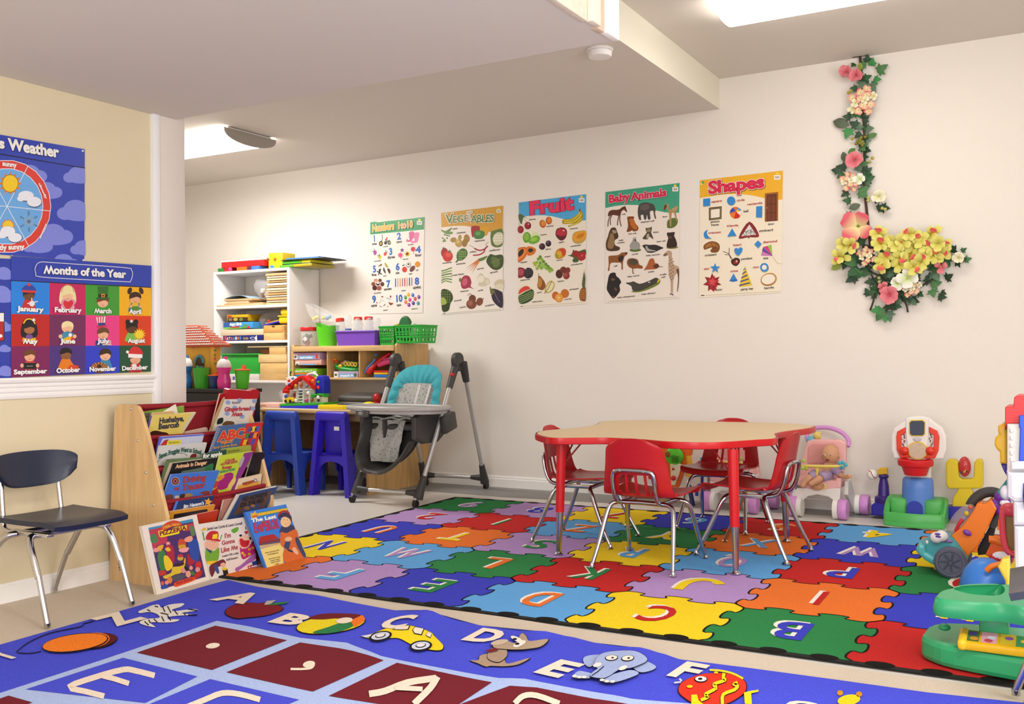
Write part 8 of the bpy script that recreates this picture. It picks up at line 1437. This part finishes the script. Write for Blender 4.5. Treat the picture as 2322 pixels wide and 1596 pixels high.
# ---------------------------------------------------------------- toys at the right edge
CR=(2060,1080,5.698);R_=lambda x,y,Y:on(CR[0]+x/CR[2],CR[1]+y/CR[2],1,Y)
TL=M('#3f9aa4',.34,noise=20,var=.03);ORG=M('#ec7c16',.34,noise=20,var=.02);GRW=M('#55586c',.5)
t=thing('toy_walker',(-.42,5.0,0),'teal toy push walker with an orange column, grey wheels and purple handle bug','toy')
flat(t,'body',CR,[(95,930),(130,860),(230,830),(320,775),(420,745),(540,775),(640,880),(760,1060),(740,1130),(600,1190),(340,1165),(200,1070),(100,980)],4.99,.15,TL,.03)
flat(t,'bumper',CR,[(92,930),(130,870),(210,900),(230,980),(355,1060),(345,1165),(200,1080),(100,985)],4.965,.19,M('#4fb0b4',.32),.014)
for y0 in (4.93,5.16):
    c=R_(545,1135,4.93);mb=MB();X=Matrix.Translation((c.x,y0,.083)) @ Matrix.Rotation(pi/2,4,'X');mb.lathe([(0,-.018),(.05,-.018),(.066,-.012),(.072,-.004),(.072,.012),(.062,.02),(.052,.02),(.049,.014),(0,.014)],(0,0,0),GRW,28,X);w=mb.build('wheel',t,'grey wheel')
    for i in range(7):q=2*pi*i/7;mb=MB();mb.tube([(c.x+.008*math.cos(q),y0-.0165,.083+.008*math.sin(q)),(c.x+.042*math.cos(q+.4),y0-.0165,.083+.042*math.sin(q+.4))],.004,M('#464a60',.5),6);mb.build('spoke',w)
for x,y in ((365,790),(425,770)):ball(t,'eye',R_(x,y,4.97),(.030,.022,.026),'#e4e0e4')
for x,y in ((385,778),(375,745)):ball(t,'eyelid_spot',R_(x,y,4.95),(.013,.006,.005),'#5a3a9c')
ball(t,'cheek_mark',R_(515,835,4.985),(.02,.006,.008),'#8a6aa8');ball(t,'nostril',R_(240,850,4.96),(.007,.006,.009),'#e0d8d4')
flat(t,'column',CR,[(555,770),(700,640),(830,460),(880,360),(930,340),(945,360),(1000,355),(1060,300),(1090,330),(1140,420),(1040,640),(900,900),(760,1040),(640,890)],5.02,.13,ORG,.028);ball(t,'purple_button',R_(758,728,5.005),(.02,.008,.013),'#7a3aa8',None,RY(.5))
mb=MB();mb.sph(R_(680,590,5.08),(.045,.04,.10),M('#b8b4ac',.1,alpha=.4),18,RY(.55));mb.build('clear_dome',t);pipe(t,'dome_spring',[R_(610,710,5.04),R_(650,620,5.03),R_(700,550,5.03)],.008,'#c83040');ball(t,'dome_bead',R_(750,480,5.03),.012,'#c8b028');ball(t,'dome_bead',R_(800,400,5.03),.010,'#c85a4a')
pipe(t,'handle',[R_(800,380,5.12),R_(860,290,5.12),R_(960,220,5.12),R_(1080,200,5.12),R_(1180,240,5.12),R_(1220,330,5.12),R_(1160,480,5.12),R_(1060,640,5.12)],.024,M('#3a3838',.6,noise=90,var=.1))
b=R_(1190,320,5.08)
for dx,dz,r in ((0,.03,.026),(-.02,-.02,.03),(.02,.0,.03),(.0,-.05,.024)):ball(t,'handle_bug',(b.x+dx*.8,b.y-.03,b.z+dz*.8),(r,r*.8,r),'#6a2c98')
for x in (1228,1265):ball(t,'bug_eye',R_(x,345,5.02),(.016,.01,.013),'#e8e8ec')
t=thing('toy_dome',(-.2,4.6,0),'plain bright blue dome shaped toy with an orange handle beside the walker','toy');BD=M('#3f86dc',.34,noise=20,var=.03)
p=R_(985,1380,4.62);mb=MB();mb.lathe([(0,.014),(.100,.014),(.104,.03),(.100,.07),(.083,.115),(.055,.148),(.03,.161),(0,.164)],(p.x,4.68,0),BD,28);mb.build('shell',t);mb=MB();mb.lathe([(.098,.012),(.109,.014),(.110,.028),(.101,.034)],(p.x,4.68,0),M('#3474c4',.34),28);mb.build('base_rim',t)
pipe(t,'handle',[R_(1010,1220,4.57),R_(1080,1160,4.57),R_(1200,1130,4.58),R_(1290,1090,4.6)],.012,ORG);
t=thing('toy_slide',(-.02,4.95,0),'orange and red toy slide with a bent rail between the walker and the white tower','toy')
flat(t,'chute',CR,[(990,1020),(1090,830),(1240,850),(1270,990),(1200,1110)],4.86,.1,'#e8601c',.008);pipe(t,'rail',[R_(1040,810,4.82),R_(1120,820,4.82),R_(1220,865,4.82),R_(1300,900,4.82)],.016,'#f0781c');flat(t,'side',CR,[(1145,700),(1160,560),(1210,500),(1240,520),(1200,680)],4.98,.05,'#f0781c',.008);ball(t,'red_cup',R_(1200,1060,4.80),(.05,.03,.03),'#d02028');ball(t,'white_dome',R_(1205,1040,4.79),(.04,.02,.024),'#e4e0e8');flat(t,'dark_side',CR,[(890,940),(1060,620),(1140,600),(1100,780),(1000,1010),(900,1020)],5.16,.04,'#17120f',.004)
t=thing('toy_drum',(.1,4.75,0),'pink rimmed toy drum with a brown front by the white tower','toy');
pipe(t,'rim',[R_(x,y,4.70) for x,y in ((1330,400),(1260,430),(1215,490),(1215,640),(1225,780),(1260,930),(1330,1000),(1420,1000),(1470,700),(1420,400))],.013,'#e04c5c',3,closed=True);flat(t,'front',CR,[(1330,430),(1245,480),(1240,680),(1260,880),(1330,960),(1420,960),(1450,700),(1420,430)],4.71,.1,'#8a6a2c',.004);ball(t,'cap',R_(1310,430,4.72),(.04,.04,.03),'#e04c5c');flat(t,'purple_foot',CR,[(1265,1090),(1300,1010),(1340,1030),(1320,1170),(1280,1170)],4.68,.05,'#5a2ca0',.004)
CT=(2200,880,5.32);T_=lambda x,y,Y:on(CT[0]+x/CT[2],CT[1]+y/CT[2],1,Y)
t=thing('play_tower',(.42,4.5,0),'tall white play tower with a red roof and blue panel at the right edge','toy');WT=M('#dcdce8',.34,noise=15,var=.015)
flat(t,'upper_panel',CT,[(440,430),(800,425),(800,1000),(440,1010)],4.42,.22,M('#e2ddd4',.36),.012);flat(t,'ledge',CT,[(490,900),(560,882),(900,880),(900,985),(490,985)],4.39,.05,WT,.008);flat(t,'middle_panel',CT,[(436,1000),(900,1010),(900,1380),(520,1380),(440,1320)],4.41,.26,WT,.02)
flat(t,'lower_panel',CT,[(515,1360),(900,1360),(900,1660),(520,1660)],4.42,.22,WT,.015);flat(t,'base_panel',CT,[(525,1660),(900,1650),(900,2560),(540,2560)],4.43,.2,WT,.015)
flat(t,'roof',CT,[(418,510),(420,232),(440,222),(520,222),(530,110),(555,92),(800,90),(800,420),(440,425)],4.43,.2,'#d8282c',.012);flat(t,'blue_panel',CT,[(585,880),(600,480),(585,470),(588,330),(800,320),(800,880)],4.40,.1,'#2c50d0',.008)
for y in (510,600,690,780,860):ball(t,'rivet',T_(500,y,4.415),(.006,.004,.010),WT)
flat(t,'yellow_lantern',CT,[(335,520),(335,455),(375,440),(400,415),(440,420),(440,915),(360,905),(358,770),(320,740),(292,680),(300,600),(345,555)],4.50,.07,'#e2b424',.012);flat(t,'purple_bracket',CT,[(370,915),(440,920),(440,1060),(405,1000)],4.52,.05,'#3a2a9c',.004);flat(t,'teal_strut',CT,[(325,1250),(440,1100),(440,1280),(380,1330)],4.56,.03,'#2f9098',.003);ball(t,'white_knob',T_(430,1260,4.46),(.022,.03,.03),WT);flat(t,'blue_disc',CT,[(640,1150),(800,1100),(800,1480),(650,1440),(630,1300)],4.40,.03,'#2a3ab4',.006)
flat(t,'yellow_leg',CT,[(330,2160),(380,2070),(470,2050),(485,2300),(495,2480),(440,2540),(420,2330)],4.36,.08,'#e6cc4c',.014)
# green activity table
CG=(2060,1300,5.392);G_=lambda x,y,Y:on(CG[0]+x/CG[2],CG[1]+y/CG[2],1,Y);GT2=M('#2f9e66',.36,noise=18,var=.03)
t=thing('toy_play_table',(-.1,3.85,0),'green toy play table with a round hole and a yellow toy book on its base','toy')
bs=[(-.455,3.64),(-.43,3.55),(-.28,3.48),(.25,3.42),(.34,3.6),(.3,3.8),(-.05,3.86),(-.4,3.80)]
sm=lambda L,n=4:[(v.x,v.y) for v in catmull([Vector((*p,0)) for p in L],n,True)]
mb=MB();mb.prism(sm(bs),Matrix.Translation((0,0,.013)),.078,GT2,.018);mb.build('base',t)
tz=.20;tpz=[fl(CG[0]+x/CG[2],CG[1]+y/CG[2],tz+.05) for x,y in ((315,300),(340,230),(430,190),(560,165),(680,140),(1110,128),(1300,140),(1500,300),(1500,420),(1135,372),(860,360),(600,340))]
pl=sm([(p.x,p.y) for p in tpz]);hc_=[fl(CG[0]+x/CG[2],CG[1]+y/CG[2],tz+.05) for x,y in ((545,175),(640,145),(820,128),(1110,132),(1180,200),(1120,262),(960,268),(760,250),(610,215))];hl=sm([(p.x,p.y) for p in hc_],5)
def ring_top(out_,hole,z0,z1,m,name):
    N=64
    def res(L):
        L=L+[L[0]];d_=[0]
        for a,b in zip(L,L[1:]):d_.append(d_[-1]+math.hypot(b[0]-a[0],b[1]-a[1]))
        c=(sum(p[0] for p in L)/len(L),sum(p[1] for p in L)/len(L));o=[]
        for i in range(N):
            s=d_[-1]*i/N;k=max(j for j in range(len(d_)) if d_[j]<=s);k=min(k,len(L)-2);f=(s-d_[k])/max(1e-9,d_[k+1]-d_[k]);o.append((L[k][0]+(L[k+1][0]-L[k][0])*f,L[k][1]+(L[k+1][1]-L[k][1])*f))
        st=min(range(N),key=lambda i:math.atan2(o[i][1]-c[1],o[i][0]-c[0]) if math.atan2(o[i][1]-c[1],o[i][0]-c[0])>-3.1 else 9);o=o[st:]+o[:st]
        ar=sum(o[i][0]*o[(i+1) % N][1]-o[(i+1) % N][0]*o[i][1] for i in range(N));return o if ar>0 else [o[0]]+o[1:][::-1]
    A_,B_=res(out_),res(hole);cx=sum(p[0] for p in A_)/N;cy=sum(p[1] for p in A_)/N;G=[]
    for i in range(N+1):
        a,b=A_[i % N],B_[i % N];s=lambda k:(cx+(a[0]-cx)*k,cy+(a[1]-cy)*k)
        G.append([(*s(.97),z0),(*s(1.0),z0+.01),(*s(1.0),z1-.03),(*s(.97),z1-.008),(*s(.92),z1),(*b,z1),(b[0],b[1],z1-.008),(cx+(b[0]-cx)*.96,cy+(b[1]-cy)*.96,z0+.02)])
    mb=MB();mb.surf(G,m);mb.build(name,t)
ring_top(pl,hl,.192,.25,GT2,'table_top')
mb=MB();mb.prism([(x,y) for x,y in hl],Matrix.Translation((0,0,.200)),.006,M('#257a52',.45),0);mb.build('well_floor',t)
for x0,x1,y0,y1 in ((-.276,-.19,3.56,3.66),):mb=MB();mb.box(((x0+x1)/2,(y0+y1)/2,.141),(x1-x0,y1-y0,.104),GT2,.012);mb.build('post',t)
mb=MB();mb.box((.2,3.68,.141),(.12,.2,.104),GT2,.012);mb.build('post',t)
ball(t,'hinge_knob',G_(440,655,3.6),(.02,.02,.012),GT2)
bk_=thing('toy_book',(-.28,3.5,.0965),'yellow toy book with bright pictures lying on the green table base','toy book')
mb=MB();mb.box((-.215,3.512,.114),(.22,.10,.028),M('#e8b41c',.35),.008,RX(.2));o=mb.build('body',bk_);mb=MB();mb.box((-.318,3.507,.117),(.028,.11,.036),M('#ecc02a',.33),.012,RX(.2),3);mb.build('roller',bk_)
a=Art((-.215,3.512,.1288),(1,0,0),(0,math.cos(.2),math.sin(.2)),PRINT,.0004)
for x0,c in ((-.082,'#5a7a3c'),(-.03,'#e8a8b8'),(.025,'#e0c030'),(.07,'#4a9a5c')):a.polyuv([(x0-.02,-.038),(x0+.026,-.038),(x0+.026,.038),(x0-.02,.038)],c)
a.up()
for x,y,c in ((-.075,.015,'#5a4ab0'),(-.07,-.018,'#e0a030'),(-.02,.0,'#d8d8e8'),(-.028,-.022,'#c84a5a'),(.03,.01,'#8a5aa8'),(.075,.0,'#e8c84a')):a.polyuv([(x+.013*math.cos(q),y+.012*math.sin(q)) for q in [2*pi*i/14 for i in range(14)]],c)
a.part('printed_picture',o)
mb=MB();mb.box((.26,3.52,.19),(.16,.1,.17),WT,.015);mb.build('white_bin',None,'white plastic box at the right frame edge behind the navy chair leg','box')
# ---------------------------------------------------------------- floral swag on the wall
g1=lambda x,y,d=.05:on(1860+x/4.989,110+y/4.989,1,YB-d);g2=lambda x,y,d=.06:on(1860+x/4.694,400+y/4.694,1,YB-d)
sw=thing('floral_swag',(-1.12,YB-.05,1.45),'tall swag of silk flowers and ivy on a brown stake','wall decoration')
BRN=M('#4a2c22',.7,noise=80,var=.1)
pipe(sw,'stake',[g1(450,90,.02),g1(470,500,.02),g1(500,1000,.02),g1(500,1560,.02),g2(520,600,.02),g2(540,900,.02)],.0085,BRN)
pipe(sw,'wall_hook',[g1(365,98,.03),g1(430,88,.03),g1(515,72,.03),g1(535,110,.03)],.005,'#1c1a18')
for a,b in (((580,1240),(530,1425)),((895,1320),(932,1445)),((540,1040),(640,1260)),((500,1000),(760,1120)),((1060,1180),(1300,1000))):pipe(sw,'twig',[g2(*a,.03),g2((a[0]+b[0])/2+8,(a[1]+b[1])/2,.035),g2(*b,.03)],.006,'#2e2a20')
rs=random.Random(11)
def shape_mesh(name,out,m,bend=.25):
    mb=MB();c=Vector((0,.42,0));n=len(out);vs=[(c.x,c.y,bend*.5)]+[(x,y,bend*(y*(1-y)*1.6-abs(x)*.5)) for x,y in out]
    mb.add(vs,[[0,1+i,1+(i+1) % n] for i in range(n)],m,True);o=mb.build(name,None,world=False);me=o.data;bpy.data.objects.remove(o);return me
IVY=[(0,0),(.18,.08),(.42,.02),(.34,.24),(.56,.46),(.26,.5),(.2,.7),(0,1),(-.2,.7),(-.26,.5),(-.56,.46),(-.34,.24),(-.42,.02),(-.18,.08)]
OVL=[(.30*math.sin(pi*t)**.8*s,t) for s,ts in ((1,[i/6 for i in range(7)]),(-1,[1-i/6 for i in range(1,6)])) for t in ts]
PTL=[(0,0),(.2,.15),(.4,.42),(.46,.7),(.34,.92),(.12,1.0),(-.1,.96),(-.34,.92),(-.46,.7),(-.4,.42),(-.2,.15)]
def two(h,h2):
    m=bpy.data.materials.new('petal_silk');m.use_nodes=True;nt=m.node_tree;b=nt.nodes['Principled BSDF'];tc=nt.nodes.new('ShaderNodeTexCoord');sp=nt.nodes.new('ShaderNodeSeparateXYZ');r=nt.nodes.new('ShaderNodeValToRGB')
    nt.links.new(tc.outputs['Object'],sp.inputs[0]);nt.links.new(sp.outputs['Y'],r.inputs[0]);nt.links.new(r.outputs[0],b.inputs['Base Color']);b.inputs['Roughness'].default_value=.7
    r.color_ramp.elements[0].color=(*lin(h),1);r.color_ramp.elements[0].position=.3;r.color_ramp.elements[1].color=(*lin(h2),1);r.color_ramp.elements[1].position=.8;return m
LV=[shape_mesh('ivy_leaf',IVY,M(c,.6,noise=3,var=.12)) for c in ('#2f5a34','#4a7a48','#5c7a60','#2a4630','#3f8a48')];OV=[shape_mesh('leaf',OVL,M(c,.6,noise=3,var=.12)) for c in ('#55604c','#4f7a3c','#8a9a3c')]
PT={k:shape_mesh('petal',PTL,m,.5) for k,m in (('y',two('#bfb43c','#dcd670')),('c',two('#d8d4a0','#eee8cc')),('p',two('#e8d8a0','#d85a68')),('r',two('#c85a68','#dc7c84')),('h',two('#e8dca8','#e49c90')),('w',two('#c8d8a0','#eeebe2')),('t',two('#e8a040','#dc4a5c')))}
PT['y']=shape_mesh('petal',[(x*.72,y) for x,y in PTL],PT['y'].materials[0],.75)
def put(me,par,p,size,az,tilt,name):
    o=bpy.data.objects.new(name,me);COL.objects.link(o);o.parent=par
    R=Matrix.Rotation(az,4,'Y') @ Matrix(((1,0,0,0),(0,0,-1,0),(0,1,0,0),(0,0,0,1))) @ Matrix.Rotation(tilt,4,'X')
    o.matrix_basis=wm(par).inverted() @ Matrix.Translation(p) @ R @ Matrix.Diagonal((size,size,size,1)) if not par.parent else Matrix();return o
def leaf(p,s,az,k=None,kind=LV):put(rs.choice(kind) if k is None else kind[k],sw,p,s,az,rs.uniform(-.1,.55),'leaf')
def flower(p,s,kinds,n,name='flower',lip=None,az0=None,tilt=(.25,.6),core='#b8b040'):
    ctr=MB();ctr.sph(p,s*.16,M(core,.6),8,k=6);f=ctr.build(name,sw);f.location=f.location
    az0=rs.uniform(0,6) if az0 is None else az0;base=f.matrix_basis.inverted();W0=wm(sw)
    for i in range(n):
        o=bpy.data.objects.new('petal',PT[kinds[i % len(kinds)]]);COL.objects.link(o);o.parent=f;a=az0+2*pi*i/n+rs.uniform(-.15,.15);q=s*rs.uniform(.85,1.1)
        R=Matrix.Rotation(a,4,'Y') @ Matrix(((1,0,0,0),(0,0,-1,0),(0,1,0,0),(0,0,0,1))) @ Matrix.Rotation(rs.uniform(*tilt),4,'X')
        o.matrix_basis=wm(f).inverted() @ Matrix.Translation(p) @ R @ Matrix.Diagonal((q,q,q,1))
    if lip:
        o=bpy.data.objects.new('lip_petal',PT['t']);COL.objects.link(o);o.parent=f
        o.matrix_basis=wm(f).inverted() @ Matrix.Translation(p+Vector((0,-.012,0))) @ Matrix.Rotation(lip,4,'Y') @ Matrix(((1,0,0,0),(0,0,-1,0),(0,1,0,0),(0,0,0,1))) @ Matrix.Rotation(.75,4,'X') @ Matrix.Diagonal((s*.7,s*.75,s*.7,1))
def hyd(p,r,n):
    for i in range(n):
        a=2*pi*i*.382;q=r*math.sqrt((i+.3)/n);flower(p+Vector((q*math.cos(a),-.03*(1-(q/r)**2),q*math.sin(a))),r*.36,'hph' if i % 4 else 'c',4,'floret',tilt=(.1,.3))
for x,y,az,s,k,kk in ((640,270,1.1,.085,LV,1),(530,160,.1,.06,LV,3),(580,200,.3,.06,LV,4),(560,400,2.6,.08,LV,2),(520,380,-2.4,.085,LV,2),(600,350,1.8,.06,LV,4),(560,460,2.9,.06,LV,0),(420,450,-1.5,.05,LV,0),(430,740,-1.2,.075,LV,0),(350,780,-1.4,.06,LV,3),(330,870,-1.2,.115,OV,0),(340,900,-2.7,.08,LV,4),(430,880,-1.0,.07,LV,3),(500,920,1.6,.075,LV,2),(410,770,.6,.05,LV,4),(540,1010,1.2,.06,OV,1),(460,1110,2.4,.06,LV,1),(500,1150,1.9,.06,LV,3),(400,1130,-2.2,.06,OV,1),(290,1290,-.2,.075,OV,0),(300,1350,-1.3,.07,LV,3),(220,1380,-1.4,.06,LV,3),(260,1400,-2.4,.06,LV,0),(420,1390,.4,.06,LV,2),(500,1500,1.2,.075,LV,0),(470,1560,2.8,.075,LV,1)):leaf(g1(x,y,.03),s,az,kk,k)
for x,y,az,s,k,kk in ((440,60,.6,.08,LV,0),(420,150,2.4,.08,LV,1),(300,160,-2.2,.06,LV,3),(330,260,-1.5,.06,LV,0),(430,300,-1.9,.08,OV,0),(560,260,1.1,.07,LV,0),(640,330,1.8,.07,LV,3),(600,350,1.2,.06,LV,3),(350,400,-2.0,.07,LV,2),(310,430,-2.1,.05,OV,1),(390,920,-1.6,.09,LV,1),(420,980,-2.2,.1,LV,0),(300,820,-1.7,.07,LV,0),(230,930,-2.1,.08,OV,2),(520,980,-2.6,.07,LV,0),(640,1010,2.2,.08,LV,3),(740,1000,2.9,.08,LV,2),(1000,890,1.3,.07,LV,4),(740,760,1.0,.06,LV,4),(1300,890,1.4,.09,LV,0),(1420,900,1.5,.09,LV,3),(1530,890,1.4,.05,LV,1),(1400,810,.6,.06,LV,3),(1200,1010,2.6,.09,LV,2),(1120,1060,2.2,.09,LV,3),(1170,1160,1.3,.075,LV,1),(1190,1200,2.9,.07,LV,1),(1250,1280,1.7,.06,LV,3),(1280,1230,2.0,.05,LV,3),(900,1260,2.5,.07,LV,3),(960,1310,1.9,.06,LV,3),(880,1200,2.9,.07,LV,0),(700,1340,2.2,.1,LV,3),(760,1360,1.9,.07,LV,0),(680,1400,-2.6,.1,LV,1),(720,1430,2.9,.08,LV,2),(640,1420,-1.7,.07,LV,4),(690,1470,3.1,.06,LV,4),(560,620,1.2,.07,LV,3),(480,700,-1.0,.08,LV,0),(560,1080,2.6,.07,LV,3),(820,1090,3.0,.07,LV,0),(1040,1240,2.2,.05,LV,0),(1500,800,1.0,.04,LV,0)):leaf(g2(x,y,.03),s,az,kk,k)
for q in range(44):y_=rs.uniform(150,1580);leaf(g1(470+y_*.02+rs.gauss(0,42),y_,.025),rs.uniform(.04,.062),rs.uniform(-3,3),rs.choice((0,1,2,3,3)))
for q in range(60):leaf(g2(rs.uniform(280,1330),rs.uniform(760,1130)+0,.022),rs.uniform(.05,.085),rs.uniform(-3,3),rs.choice((0,3,3,3,1)))
for q in range(26):leaf(g2(rs.gauss(720,110),rs.uniform(1020,1330),.022),rs.uniform(.05,.075),rs.uniform(-3,3),rs.choice((0,3,3,2)))
flower(g1(300,275,.07),.062,'r',6,tilt=(.7,1.0),core='#c86474');flower(g1(410,310,.08),.055,'r',6,tilt=(.6,.9),core='#d47c84');leaf(g1(455,250,.05),.055,.05,2,OV)
hyd(g1(490,600,.05),.085,13);hyd(g1(340,1500,.05),.06,11)
for q in range(16):ball(sw,'seed',g1(450+rs.uniform(-60,60),1050+rs.uniform(-50,50),.05),.011,'#7c7a2c')
flower(g1(390,1270,.07),.07,'r',5,tilt=(.45,.8),core='#7a7a3a')
for x,y in ((320,500),(345,480),(360,1020),(560,1285),(590,1240)):ball(sw,'berry',g1(x,y),.011,'#a8a040')
flower(g2(405,530,.08),.115,'p',4,az0=.6,core='#7a8038')
for x,y,l in ((640,720,.3),(820,735,.6),(880,700,5.9),(1010,750,.8),(1060,680,5.8),(1190,620,.5),(1260,720,.7),(1330,760,.4),(700,870,.4),(870,860,2.8),(860,930,.6),(1080,900,.3),(1200,830,.8),(620,620,.2),(960,620,5.6),(1110,740,1.0),(960,840,2.2),(740,700,5.8),(1130,830,4),(1010,960,2.6),(660,940,3.4),(250,730,5.3),(220,860,3.9),(330,730,2.0),(1290,830,1.2)):flower(g2(x,y,.07+rs.uniform(0,.03)),.07,'y',5,'orchid',lip=l,tilt=(.05,.95))
flower(g2(930,1085,.09),.078,'w',4,az0=.1);flower(g2(815,1140,.08),.048,'w',5);flower(g2(1470,870,.06),.042,'c',5);flower(g2(625,215,.05),.05,'c',5);flower(g2(420,30,.06),.045,'w',4)
hyd(g2(510,850,.07),.06,10);hyd(g2(970,1190,.07),.055,10)
flower(g2(735,1265,.08),.07,'r',5,tilt=(.4,.8),core='#c86464');flower(g2(675,1180,.07),.04,'r',4);flower(g2(1285,960,.07),.045,'r',3,az0=1.2)
for x,y in ((625,1080),(628,1122),(512,228),(508,258),(660,340),(690,350)):ball(sw,'berry',g2(x,y),.011,'#b8b460')
